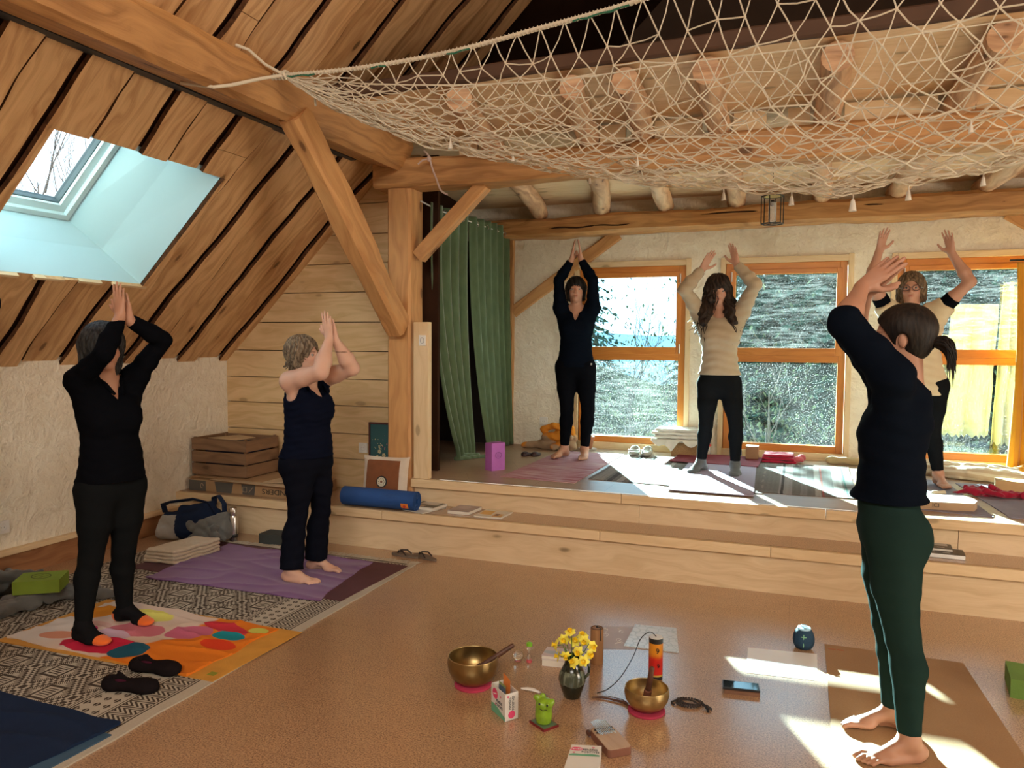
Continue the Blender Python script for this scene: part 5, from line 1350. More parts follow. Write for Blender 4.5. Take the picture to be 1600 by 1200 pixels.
    yoga_block('yoga_block', 'lime green foam yoga block tilted on the grey fleece blanket', (-4.10, 3.19, 0.095), 0.62, (0.24, 0.19, 0.075), (0.20, 0.30, 0.035), ((-4.10, 3.19, 0.1702), (1, -0.15, 0), (0.15, 1, 0), 0.062)).rotation_euler = (0.0, 0.0, 0.0)
    yoga_block('yoga_block', 'dark grey foam yoga block on the floor against the lower riser', (-3.72, 4.86, 0.0), 0.05, (0.22, 0.15, 0.075), (0.045, 0.05, 0.048))
    yoga_block('yoga_block', 'olive green foam yoga block on the floor at the right edge', (1.10, 3.96, 0.0), -0.12, (0.33, 0.22, 0.085), (0.14, 0.25, 0.05), ((1.06, 3.97, 0.0852), (1, -.1, 0), (0.1, 1, 0), 0.05))
    yoga_block('yoga_block', 'purple foam yoga block standing upright beside the curtain', (-2.31, 5.86, 0.5), -0.5, (0.085, 0.14, 0.225), (0.42, 0.13, 0.45), ((-2.2722, 5.8393, 0.625), (0.479, 0.878, 0), (0, 0, 1), 0.034))
    # ---- black slippers
    SUE = fabric('black_suede', (0.012, 0.009, 0.010), bump=0.3); LIN = fabric('plum_lining', (0.09, 0.012, 0.04))
    for i, (x, y, a, z) in enumerate(((-2.72, 2.52, 0.25, 0.0075), (-2.76, 2.70, 0.15, 0.0115))):
        t = thing('slipper', ('black slipper with plum lining, nearer one of the pair on the rug', 'black slipper with plum lining, farther one of the pair by the flowery towel')[i], 'slipper', (x, y, z), 0, 'pair of black slippers')
        f = V(math.cos(a), math.sin(a), 0); s = V(-math.sin(a), math.cos(a), 0); up = V(0, 0, 1); c = V(x, y, z)
        def fn(S):
            S.cone(c-f*0.085+up*0.028, c+f*0.085+up*0.024, 0.040, 0.036, 0.02, flat=(up, 0.75)); S.cone(c-f*0.075+up*0.030, c-f*0.065+up*0.050, 0.038, 0.036, 0.02)
            S.ell(c+f*0.075+up*0.020, (f, s, up), (0.062, 0.046, 0.036), 0.02)
            S.cone(c-f*0.075+up*0.060, c-f*0.010+up*0.066, 0.027, 0.026, 0.006, sub=True)
        blob('upper', fn, c-V(.17, .17, .02), c+V(.17, .17, .12), 0.005, SUE, t, [(0.0015, 60, i)], z)
        b = MB(); b.ball(c-f*0.045+up*0.036, 1, 16, 8, (0.040, 0.026, 0.006)); b.build('lining', LIN, t)
rug_and_mats()

def left_corner():
    # ---- tote bag, sweater, thermos
    NV = fabric('navy_canvas', (0.012, 0.022, 0.055)); GRC = fabric('grey_canvas', (0.36, 0.35, 0.33)); GRN = fabric('grey_knit', (0.15, 0.155, 0.15), bump=0.8, weave=160)
    t = thing('tote_bag', 'navy and light grey canvas tote bag slumped in the corner', 'bag', (-4.42, 4.70, 0.0))
    def fn(S):
        S.cone((-4.60, 4.62, 0.06), (-4.22, 4.76, 0.07), 0.065, 0.075, 0.05); S.cone((-4.58, 4.66, 0.15), (-4.24, 4.78, 0.18), 0.060, 0.060, 0.06); S.cone((-4.5, 4.72, 0.22), (-4.28, 4.80, 0.26), 0.035, 0.030, 0.04)
    o = blob('bag_body', fn, (-4.78, 4.46, 0), (-4.05, 4.92, 0.36), 0.007, [GRC, NV], t, [(0.008, 22, 1), (0.002, 70, 2)], 0.001)
    me = o.data
    for p in me.polygons: p.material_index = 0 if (p.center.x < -4.47-0.25*(p.center.z-0.08) and p.center.z < 0.19) else 1
    b = MB()
    for q, (x0, x1) in enumerate(((-4.62, -4.24),)):
        b.tube([(x0, 4.66, .20), (x0+.02, 4.62, .27), (x0+.12, 4.60, .30), (x1-.10, 4.66, .325), (x1, 4.70, .30), (x1+.03, 4.74, .21)], 0.022, 8, ell=(1, .3))
    b.build('handle', NV, t)
    b = MB(); b.tube([(-4.30, 4.84, .25), (-4.29, 4.83, .31), (-4.22, 4.80, .335), (-4.15, 4.78, .28), (-4.14, 4.77, .2)], 0.022, 8, ell=(1, .3)); b.build('handle', NV, t)
    b = MB(); b.tube([(-4.52, 4.60, .285), (-4.32, 4.64, .315)], 0.009, 6, ell=(1, .4)); b.build('label_strip', fabric('beige_tape', (0.5, 0.4, 0.28)), t)
    def fn(S):
        rr = random.Random(8)
        S.cone((-4.26, 4.58, 0.04), (-4.08, 4.68, 0.10), 0.045, 0.07, 0.04); S.cone((-4.08, 4.68, 0.10), (-4.10, 4.72, 0.19), 0.065, 0.045, 0.04); S.cone((-4.22, 4.62, 0.14), (-4.12, 4.70, 0.17), 0.045, 0.05, 0.03); S.cone((-4.28, 4.56, 0.15), (-4.22, 4.58, 0.08), 0.032, 0.03, 0.02)
        for i in range(9):
            x, y, z = -4.16+rr.uniform(-.09, .08), 4.60+rr.uniform(-.03, .06), rr.uniform(.04, .19); S.cone((x, y, z), (x+rr.uniform(-.08, .08), y+rr.uniform(-.03, .03), max(.02, z+rr.uniform(-.09, .02))), 0.030, 0.022, 0.008)
    o = blob('sweater', fn, (-4.42, 4.44, 0), (-3.96, 4.84, 0.28), 0.006, GRN, None, [(0.006, 46, 3), (0.0015, 170, 1)], 0.001)
    tag(o, 'grey knitted sweater draped over the front of the tote bag', 'sweater')
    STL = plain('brushed_steel', (0.62, 0.61, 0.60), 0.25, metal=1.0, var=0.05)
    t = thing('thermos_flask', 'slim stainless steel thermos flask with black band beside the sweater', 'flask', (-4.03, 4.74, 0.0)); c = (-4.03, 4.74, 0)
    b = MB(); b.lathe([(0.028, 0.0), (0.032, 0.003), (0.033, 0.04)], c, 24); b.build('base', STL, t)
    b = MB(); b.lathe([(0.0335, 0.04), (0.0345, 0.043), (0.0345, 0.062), (0.0335, 0.065)], c, 24); b.build('band', BLACKP, t)
    b = MB(); b.lathe([(0.033, 0.065), (0.033, 0.19), (0.028, 0.205), (0.026, 0.21)], c, 24); b.build('flask_body', STL, t)
    b = MB(); b.lathe([(0.027, 0.21), (0.028, 0.215), (0.028, 0.265), (0.025, 0.27)], c, 24); b.build('cup_lid', STL, t)
    # ---- flat cardboard box with reversed print, cardboard sheets, crate
    CB = plain('cardboard', (0.40, 0.25, 0.135), 0.9, 0.1, var=0.12, scale=3); CBD = plain('cardboard_print_grey', (0.10, 0.09, 0.08), 0.9); CBI = plain('cardboard_print_black', (0.03, 0.025, 0.02), 0.9); CBL = plain('cardboard_light', (0.52, 0.38, 0.24), 0.9)
    t = thing('cardboard_box', 'long flat cardboard box with upside-down print under the wooden crate', 'box', (-4.2, 5.25, 0.30))
    b = MB(); b.box(-4.74, -3.60, 5.04, 5.50, 0.301, 0.395, 0); b.build('box_body', CB, t, smooth=False, bevel=0.003)
    for k, (x0, x1, sl) in enumerate(((-4.735, -4.56, 0.0), (-4.47, -4.28, 0.02), (-4.20, -4.06, -0.012))):
        b = MB(); b.quadp([(x0+abs(sl), 5.0385, .303), (x1-abs(sl), 5.0385, .303), (x1, 5.0385, .388), (x0, 5.0385, .388)]); b.build('printed_patch', CBD, t, smooth=False)
    Lm = lambda x, z: Matrix.Translation((x, 5.0375, z)) @ Matrix.Rotation(PI/2, 4, 'X') @ Matrix.Rotation(PI, 4, 'Z')
    text_obj('lettering', 'CANDERS', 0.060, CBI, t, Lm(-3.83, .345) @ Matrix.Scale(1.25, 4, (1, 0, 0)))
    b = MB()
    for (x, z) in ((-4.165, .345), ):
        b.tube([(x-.02, 5.037, z-.02), (x+.02, 5.037, z-.02), (x+.02, 5.037, z+.02), (x-.02, 5.037, z+.02), (x-.02, 5.037, z-.022)], .0018, 4)
    b.build('print_square', CBL, t)
    b = MB(); b.tube([(-4.125, 5.037, .325), (-4.085, 5.037, .365)], .0018, 4); b.build('print_stroke', CBL, t)
    b = MB(); b.tube([(-4.60+.014*math.cos(a), 5.037, .345+.02*math.sin(a)) for a in np.linspace(0, 5.4, 14)], .0016, 4); b.build('print_ring', CBL, t)
    rr = random.Random(2)
    for k, (x0, x1, y0, z, a) in enumerate(((-4.76, -4.0, 5.06, .398, .01), (-4.5, -3.62, 5.02, .404, -.02), (-4.72, -3.9, 5.05, .411, .0), (-3.98, -3.6, 5.03, .417, .03))):
        o = slab('cardboard_sheet', [(x0, y0), (x1, y0+a*3), (x1-.03, 5.50), (x0+.02, 5.48)], z, 0.004, (CB, CBL)[k % 2], None, 0.001)
        tag(o, ('loose cardboard sheet directly on the long box', 'loose pale cardboard sheet, second above the long box', 'loose cardboard sheet touching the bottom of the crate', 'short pale cardboard sheet beside the crate')[k], 'cardboard', 'cardboard sheets under the crate')
    o = slab('cardboard_sheet', [(-3.98, 5.40), (-3.66, 5.42), (-3.66, 5.424), (-3.98, 5.404)], .422, 0.24, CBL, None, 0.001); tag(o, 'pale cardboard sheet standing upright right of the crate', 'cardboard')
    CR = wood('crate_wood', (0.27, 0.155, 0.085), (0.13, 0.07, 0.04), knot=0.6, ring=0.4)
    t = thing('wooden_crate', 'old brown slatted wooden crate on the cardboard box in the corner', 'crate', (-4.46, 5.28, .416)); x0, x1, y0, y1 = -4.76, -4.20, 5.10, 5.52; z0 = .418
    for k in range(3):
        z = z0+.008+k*.105; dz = .094
        for (a, bb, c_, d) in ((x0, x1, y0, y0+.012), (x0, x1, y1-.012, y1), (x1-.012, x1, y0+.012, y1-.012), (x0, x0+.012, y0+.012, y1-.012)):
            b = MB(); b.box(a, bb, c_, d, z, z+dz+rnd.uniform(-.004, .003)); b.build('slat', CR, t, smooth=False, bevel=.0015)
    for (x, y) in ((x0+.022, y0+.022), (x1-.022, y0+.022), (x0+.022, y1-.022), (x1-.022, y1-.022)):
        b = MB(); b.box(x-.01, x+.01, y-.01, y+.01, z0, z0+.32, 2); b.build('corner_post', CR, t, smooth=False)
    b = MB(); b.box(x0+.012, x1-.012, y0+.012, y1-.012, z0, z0+.008, 0); b.build('bottom', CR, t, smooth=False)
    b = MB(); b.box(x0+.1, x1-.05, y0+.05, y1-.06, z0+.01, z0+.27); o = b.build('paper_stack', plain('dark_blue_folder', (0.02, 0.025, 0.07), 0.5), None, smooth=False, bevel=.004); tag(o, 'stack of dark blue folders inside the wooden crate', 'folders')
    o = slab('envelope', [(-4.62, 5.14), (-4.30, 5.11), (-4.28, 5.32), (-4.52, 5.40)], z0+.312, 0.004, plain('kraft_paper', (0.52, 0.38, 0.23), 0.9), None, .001); o.rotation_euler = (0, 0, 0); tag(o, 'kraft paper envelope lying across the top of the crate', 'envelope')
    # ---- picture and cushion against the partition
    t = thing('picture_frame', 'small framed picture of pale dried flowers on teal, leaning on the partition', 'picture', (-3.12, 5.50, .30))
    PF = plain('dark_red_frame', (0.09, 0.02, 0.018), 0.4); x0, x1, z0, z1, Y = -3.30, -3.08, .575, .885, 5.525
    b = MB(); w = .014; b.box(x0, x0+w, Y-.012, Y+.01, .32, z1); b.box(x1-w, x1, Y-.012, Y+.01, .32, z1); b.box(x0+w, x1-w, Y-.012, Y+.01, z1-w, z1); b.box(x0+w, x1-w, Y-.012, Y+.01, .32, .334); b.build('frame', PF, t, smooth=False, bevel=.002)
    b = MB(); b.box(x0+w, x1-w, Y-.004, Y, .33, z1-w); b.build('backing', plain('teal_card', (0.025, 0.10, 0.11), 0.7, var=.03), t, smooth=False)
    rr = random.Random(6); F1 = plain('dried_cream_petal', (0.55, 0.48, 0.28), 0.8); F2 = plain('dried_pink_petal', (0.5, 0.16, 0.22), 0.8)
    for k, (dx, dz, r) in enumerate(((-.01, .0, .012), (.03, -.028, .012), (.0, -.05, .009), (-.03, -.04, .008), (.035, -.05, .008), (0.01, -.075, .010), (-.025, -.085, .010), (.03, -.09, .009))):
        b = MB()
        for q in range(5): a = q*1.257+k; b.ball((-3.19+dx+r*.8*math.cos(a), Y-.005, .645+dz+r*.8*math.sin(a)), r*.66, 8, 5, (1, .15, 1))
        b.build('dried_flower', F1, t)
    b = MB()
    for k in range(26):
        x = rr.gauss(0, .036); z = abs(rr.gauss(0, .045))+.004; b.mat(F2 if x > 0.012 else F1); b.ball((-3.185+x, Y-.005, .66+z), rr.uniform(.002, .005), 6, 4, (1, .3, 1.3))
    b.build('dried_petals', None, t)['kind'] = 'stuff'
    t = thing('cushion', 'square cushion with brown velvet panel and round black and white badge', 'cushion', (-2.95, 5.17, .30))
    CW = fabric('cushion_border_print', (0.62, 0.52, 0.42)); CBR = fabric('brown_velvet', (0.21, 0.075, 0.03), fold=8)
    O = Vector((-2.955, 5.165, .315)); ux = Vector((1, .03, 0)).normalized(); uz = Vector((.02, .10, .99)).normalized(); un = uz.cross(ux)*-1; un = ux.cross(uz)
    def cush(name, w, h, th, mat, off, pinch):
        b = MB(); n = 24
        for sgn in (1, -1):
            P = []
            for i in range(n+1):
                r = []
                for j in range(n+1):
                    s, t_ = j/n*2-1, i/n*2-1; k = (1-abs(s)**3)*(1-abs(t_)**3); pn = 1+pinch*(abs(s*t_)**2)-0.05*(1-min(abs(s), 1))*0
                    x = s*w/2*(1-.06*(1-t_*t_)*0+pinch*abs(t_)**3); z = h/2+t_*h/2*(1+pinch*abs(s)**3)
                    r.append(O+ux*x+uz*(z+off[1])+un*(off[0]+sgn*th*(max(k, 0)**.5)*-1+0.004*mnoise.noise(Vector((s*5, t_*5, off[0]*90)))))
                P.append(r if sgn > 0 else r[::-1])
            b.grid(P)
        return b.build(name, mat, t)
    cush('cover', .375, .345, .042, CW, (0, 0), .06)
    sgn = -1 if un.y > 0 else 1
    def onc(x, z, lift):
        s, t_ = x/(.375/2), z/(.345/2); k = max(0, (1-abs(s)**3)*(1-abs(t_)**3))**.5
        return O+ux*x+uz*(.345/2+z)+un*sgn*(.042*k+lift)
    b = MB(); n = 22; b.grid([[onc(-.150+.28*j/n, -.165+.315*i/n, .0035+.002*mnoise.noise(Vector((j*.4, i*.4, 0)))) for j in range(n+1)] for i in range(n+1)]); b.build('velvet_panel', CBR, t)
    for nm, r0, mm, lf in (('badge_ring', .046, plain('badge_black', (.015, .02, .025)), .0065), ('badge', .036, plain('badge_cream', (.6, .54, .42)), .0085), ('badge_centre', .010, plain('badge_brown', (.2, .1, .06)), .0105)):
        b = MB(); b.grid([[onc(.0-.008+r0*f*math.cos(2*PI*k/24), -.015+r0*f*math.sin(2*PI*k/24), lf) for k in range(24)] for f in (1, .66, .33, .02)], None, True); b.build(nm, mm, t)
    b = MB()
    for k in range(10):
        a = 2*PI*k/10; p = onc(-.008+.024*math.cos(a), -.015+.024*math.sin(a), .0100); b.ball(p, .0032, 6, 4)
    b.build('badge_dots', BLACKP, t)
    # ---- rolled blue mat with orange label
    t = thing('rolled_yoga_mat', 'rolled royal blue yoga mat with orange label on the lower step', 'yoga mat', (-2.9, 5.05, .30)); BM = plain('blue_mat_foam', (0.012, 0.07, 0.26), 0.7, var=.08, bump=.2, bscale=120)
    b = MB(); r = .075; cx0, cx1, cy, cz = -3.22, -2.60, 5.03, .30+.076
    pts = [];
    for k in range(90):
        a = k/89*PI*2*5.0; rr_ = .018+(r-.018)*k/89; pts.append((cy+rr_*math.cos(a-1.2), cz+rr_*math.sin(a-1.2)))
    rows = [[(x, p[0], p[1]) for p in pts] for x in (cx0, cx1)]
    inn = [[(x, cy+(p[0]-cy)*(1-.004/max(.01, math.hypot(p[0]-cy, p[1]-cz))), cz+(p[1]-cz)*(1-.007/max(.01, math.hypot(p[0]-cy, p[1]-cz)))) for p in pts] for x in (cx0, cx1)]
    b.grid(rows); b.grid([inn[1], inn[0]]); b.grid([rows[1], inn[1]]); b.grid([inn[0], rows[0]]); b.build('mat_roll', BM, t)
    lb = MB(); a0 = math.atan2(-.3, -1)
    L = [[(x, cy+(r+.0012)*math.cos(a), cz+(r+.0012)*math.sin(a)) for a in (3.30, 3.45, 3.6, 3.75, 3.85)] for x in (-2.70, -2.64)]
    lb.grid(L); lb.build('label', plain('orange_label', (.75, .22, .03), .6), t)
    lb = MB(); lb.ball((-2.67, cy+(r+.001)*math.cos(3.58), cz+(r+.001)*math.sin(3.58)), .012, 12, 6, (1, .25, 1)); lb.build('label_mark', plain('label_red', (.55, .03, .02)), t)
left_corner()

def book(name, label, cor, z, h, cover, pages, extra=None, cat='book', group=None):
    t = thing(name, label, cat, (cor[0][0], cor[0][1], z), 0, group)
    cx = sum(c[0] for c in cor)/4; cy = sum(c[1] for c in cor)/4; ins = [(cx+(c[0]-cx)*.975, cy+(c[1]-cy)*.975) for c in cor]
    slab('pages', ins, z+.001, h-.002, pages, t, .0003); slab('back_cover', cor, z, .0012, cover, t, .0003); slab('front_cover', cor, z+h-.0012, .0012, cover, t, .0003)
    return t
PAGES = plain('paper_pages', (0.72, 0.68, 0.60), 0.9, var=.04)
def cover_mat(name, base, items):
    m = M(name, 0.35, 0.5); u, v = m.uv(); m.col(px_ellipses(m, u, v, base, items) if items else base); return m.m
def rect_mat(name, base, rects):
    m = M(name, 0.35, 0.5); u, v = m.uv(); c = base
    for (a, b_, c_, d, col) in rects: c = m.mix(u.gt(a)*u.lt(b_)*v.gt(c_)*v.lt(d), c, col)
    m.col(c); return m.m
def step_things():
    book('magazine', 'white magazine lying under the dark-covered book on the step', [(-2.72, 5.02), (-2.52, 4.96), (-2.44, 5.20), (-2.66, 5.26)], .3005, .006, cover_mat('magazine_white', (.62, .62, .58), []), PAGES)
    m = rect_mat('dark_cover', (.60, .60, .58), [(.015, .215, .02, .27, (.03, .03, .028)), (.04, .19, .10, .2, (.5, .44, .38)), (.06, .12, .03, .08, (.42, .3, .2))])
    book('book', 'book with black picture cover and white border, leftmost on the step', [(-2.70, 5.07), (-2.48, 5.05), (-2.45, 5.24), (-2.68, 5.27)], .3068, .018, m, PAGES)
    book('book', 'thick book with plain mauve grey cover in the middle of the step', [(-2.36, 5.04), (-2.19, 5.04), (-2.17, 5.245), (-2.35, 5.25)], .3005, .024, cover_mat('mauve_cover', (.34, .27, .27), [(.08, .14, .05, .05, 0, (.42, .36, .36))]), PAGES)
    m = rect_mat('yellow_cover', (.70, .66, .58), [(.02, .11, .07, .19, (.70, .42, .10)), (.13, .20, .03, .12, (.62, .36, .12)), (.14, .17, .06, .12, (.12, .06, .05)), (.0, .24, .215, .24, (.7, .6, .4))])
    book('book', 'thin book with yellow and white cover, rightmost of the group on the step', [(-2.14, 5.01), (-1.93, 5.02), (-1.92, 5.24), (-2.13, 5.25)], .3005, .010, m, PAGES)
    m = rect_mat('black_photo_cover', (.02, .02, .02), [(.03, .06, .05, .12, (.6, .6, .6)), (.09, .16, .08, .14, (.35, .35, .36)), (.1, .14, .03, .05, (.3, .3, .3))])
    book('book', 'black book with white page edges, lower of the two on the right of the step', [(.74, 5.06), (.955, 5.05), (.965, 5.20), (.75, 5.22)], .3005, .026, m, plain('white_pages', (.8, .8, .78), .8))
    book('book', 'black book on top of another, behind the person with the ponytail', [(.72, 5.13), (.90, 5.12), (.91, 5.255), (.73, 5.26)], .3270, .014, m, PAGES)
    # flip flops at the riser
    STR = plain('strap_dark', (.03, .02, .02), .4); SOL = plain('flipflop_sole', (.16, .12, .09), .8)
    for i, (x, y, a) in enumerate(((-2.62, 4.88, 2.95), (-2.46, 4.885, 2.75))):
        t = thing('flip_flop', ('dark flip flop on the floor below the step, left of the pair', 'dark flip flop on the floor below the step, right of the pair')[i], 'flip flop', (x, y, 0), 0, 'flip flops below the step')
        f = Vector((math.cos(a), math.sin(a), 0)); s = Vector((-math.sin(a), math.cos(a), 0)); out = []
        for k in range(28):
            q = 2*PI*k/28; w = .034+.010*math.cos(q); out.append((Vector((x, y, 0))+f*math.cos(q)*.12+s*math.sin(q)*w)[:2])
        slab('sole', out, .0005, .014, SOL, t, .003)
        c = Vector((x, y, .014)); toe = c+f*.07
        for sg in (-1, 1):
            b = MB(); b.tube([toe, toe+f*-.02+s*sg*.012+Vector((0, 0, .022)), c+f*-.0+s*sg*.026+Vector((0, 0, .026)), c-f*.035+s*sg*.033+Vector((0, 0, .002))], [.003, .005, .006, .005], 8); b.build('strap', STR, t)
    # a third flat slipper behind them
    # sockets
    def socket(label, o, ux, uz, n, plates):
        t = thing('power_socket', label, 'socket', o); ux, uz, n, o = Vector(ux), Vector(uz), Vector(n), Vector(o)
        b = MB(); w = .041*plates+.0; h = .041
        P = [o+ux*a*w+uz*c*h for a, c in ((-1, -1), (1, -1), (1, 1), (-1, 1))]; T = [p+n*.010 for p in P]
        b.quadp(T if (T[1]-T[0]).cross(T[2]-T[1]).dot(n) > 0 else T[::-1])
        for i in range(4): b.quadp([P[i], P[(i+1) % 4], T[(i+1) % 4], T[i]])
        b.build('cover_plate', WHITE, t, smooth=False, bevel=.002)
        for k in range(plates):
            c = o+ux*((k-(plates-1)/2)*.072)+n*.0105; b = MB(); N = 24
            ring = [[c+(ux*math.cos(2*PI*j/N)+uz*math.sin(2*PI*j/N))*r+n*d for j in range(N)] for r, d in ((.026, 0), (.024, .002), (.021, .002), (.020, -.004), (.001, -.004))]
            b.grid(ring, None, True); b.build('outlet', WHITE, t)
            for sx in (-1, 1):
                b = MB(); b.ball(c+ux*sx*.0095-n*.002, .003, 8, 6); b.build('pin_hole', BLACKP, t)
    socket('white double power socket on the plaster wall at the left edge', (-4.784, 3.42, .335), (0, 1, 0), (0, 0, 1), (1, 0, 0), 2)
    socket('white power socket on the wooden partition beside the small picture', (-3.385, 5.578, .66), (1, 0, 0), (0, 0, 1), (0, -1, 0), 1)
    socket('pale power socket on the plaster wall above the orange blanket', (-2.40, 7.44, .75), (1, 0, 0), (0, 0, 1), (0, -1, 0), 1)
    t = thing('light_switch', 'small white switch on the upright board of the platform corner', 'switch', (-2.66, 5.238, 1.57))
    b = MB(); b.box(-2.690, -2.634, 5.230, 5.240, 1.52, 1.60); b.build('cover_plate', WHITE, t, smooth=False, bevel=.002)
    b = MB(); b.tube([(-2.662+.015*math.cos(a), 5.229, 1.56+.022*math.sin(a)) for a in np.linspace(0, 2*PI, 20)], .002, 5); b.build('rocker', plain('switch_grey', (.3, .3, .3)), t)
step_things()

# ---------------------------------------------------------------- curtains
def curtain(name, label, rowsfn, mat, z0, z1, n=120, m=60, amp=0.03, folds=9, seed=0, parent=None, th=0.004):
    b = MB(); P = []; U = []
    for i in range(m+1):
        t = i/m; r = []; q = []
        for j in range(n+1):
            s = j/n; p, nn, k = rowsfn(s, t); ph = s*folds*2*PI+0.5*math.sin(t*3+seed)
            w = (math.sin(ph)+.3*math.sin(ph*2+seed)+.35*mnoise.noise(Vector((s*folds*.8, t*2, seed))))*amp*k
            r.append(Vector(p)+Vector(nn)*w); q.append((s*3, t*2.3))
        P.append(r); U.append(q)
    b.grid(P, U); o = b.build(name, mat, parent); sm = o.modifiers.new('cloth', 'SOLIDIFY'); sm.thickness = th
    return o
def green_curtain():
    G = M('green_velvet', 0.75, 0.2); u, v = G.uv(); n = G.noise(G.vec(u*8, v*5), 1.5, 3)
    G.col(G.mix(n, (0.050, 0.085, 0.040), (0.115, 0.165, 0.080))); G.inp('Sheen Weight', 0.35); G.bump(G.noise(G.vec(u*200, v*200), 1, 1), 0.2, .002); G = G.m
    t = thing('curtain', 'long dark green velvet curtain hung on a steel cable beside the post', 'curtain', (-2.78, 6.4, .5))
    X0 = -2.78
    def left(s, t_):
        y = 5.56+.80*s; zt = 2.66+.02*s; zb = .52-.0*s; z = zt+(zb-zt)*t_
        k = min(1, t_*1.0)**2.1; yb = 6.18+.36*s; y2 = y+(yb-y)*k+.05*math.sin(t_*3)*0
        if t_ > .97: z = .515+.0*s
        return (X0-.02*math.sin(t_*3)+.05*k*(1-s)*0, y2, z), (1, .15, 0), 1-.35*k
    def right(s, t_):
        y = 6.40+1.0*s; zt = 2.68+.03*s; zb = .505; z = zt+(zb-zt)*t_; k = t_**2.0; yb = 6.78+.70*s
        return (X0+.03*k, y+(yb-y)*k, z), (1, .15, 0), 1-.15*k
    curtain('curtain_panel', '', left, G, 0, 0, 110, 60, .034, 4.6, 1, t); curtain('curtain_panel', '', right, G, 0, 0, 130, 60, .032, 6.0, 4, t)
    def pud(S):
        S.cone((X0-.02, 6.16, .52), (X0+.10, 6.36, .515), .022, .018, .02); S.cone((X0+.10, 6.36, .515), (X0+.20, 6.50, .51), .018, .010, .01); S.cone((X0, 6.3, .53), (X0+.08, 6.42, .525), .025, .02, .02)
    blob('hem_fold', pud, (X0-.12, 6.0, .5), (X0+.3, 6.62, .6), .006, G, t, [(.004, 60, 1)], .501)
    RG = plain('steel_eyelet', (.5, .5, .5), .25, metal=1)
    for k, y in enumerate((5.66, 5.84, 6.02, 6.20, 6.52, 6.76, 7.0, 7.22)):
        b = MB(); c = V(X0, y, 2.615+.01*(y-5.6)); b.tube([c+V(.018*math.sin(a*1), .004, .022*math.cos(a))+V(.018, 0, 0) for a in np.linspace(0, 2*PI, 17)], .0035, 6, caps=False); b.build('eyelet', RG, t)
    o = MB(); o.tube([(-2.76, 5.40, 2.64), (-2.77, 5.7, 2.625), (-2.775, 6.5, 2.63), (-2.77, 7.4, 2.645)], .006, 8); o = o.build('curtain_cable', plain('white_rope', (.6, .55, .5), .7)); tag(o, 'white cable carrying the green curtain', 'cable')
    # yellow curtain at the right window
    YC = fabric('ochre_curtain', (0.62, 0.27, 0.02), bump=.3)
    t = thing('curtain', 'ochre yellow curtain at the right edge beside the right window', 'curtain', (1.80, 7.15, .5))
    def yf(s, t_):
        k = t_; x = 1.64+.06*math.sin(t_*2)-.045*k+s*.42; z = 2.22+(.53-2.22)*t_; return (x-.03*(1-s)*k, 7.24-.05*k, z), (.2, -1, 0), 1.0
    curtain('curtain_panel', '', yf, YC, 0, 0, 80, 50, .030, 3.5, 7, t)
    def pud(S):
        for a, b_ in (((1.54, 6.98, .53), (1.78, 7.1, .55)), ((1.78, 7.1, .55), (2.1, 7.15, .54)), ((1.62, 7.02, .56), (1.85, 7.14, .60))): S.cone(a, b_, .03, .045, .03)
    blob('hem_fold', pud, (1.4, 6.85, .5), (2.2, 7.3, .7), .008, YC, t, [(.010, 34, 2), (.003, 90, 1)], .501)
    b = MB(); b.tube([(1.6, 7.26, 2.24), (2.6, 7.26, 2.24)], .008, 8); o = b.build('curtain_rod', BLACKP); tag(o, 'thin rod carrying the ochre curtain over the right window', 'rod')
green_curtain()

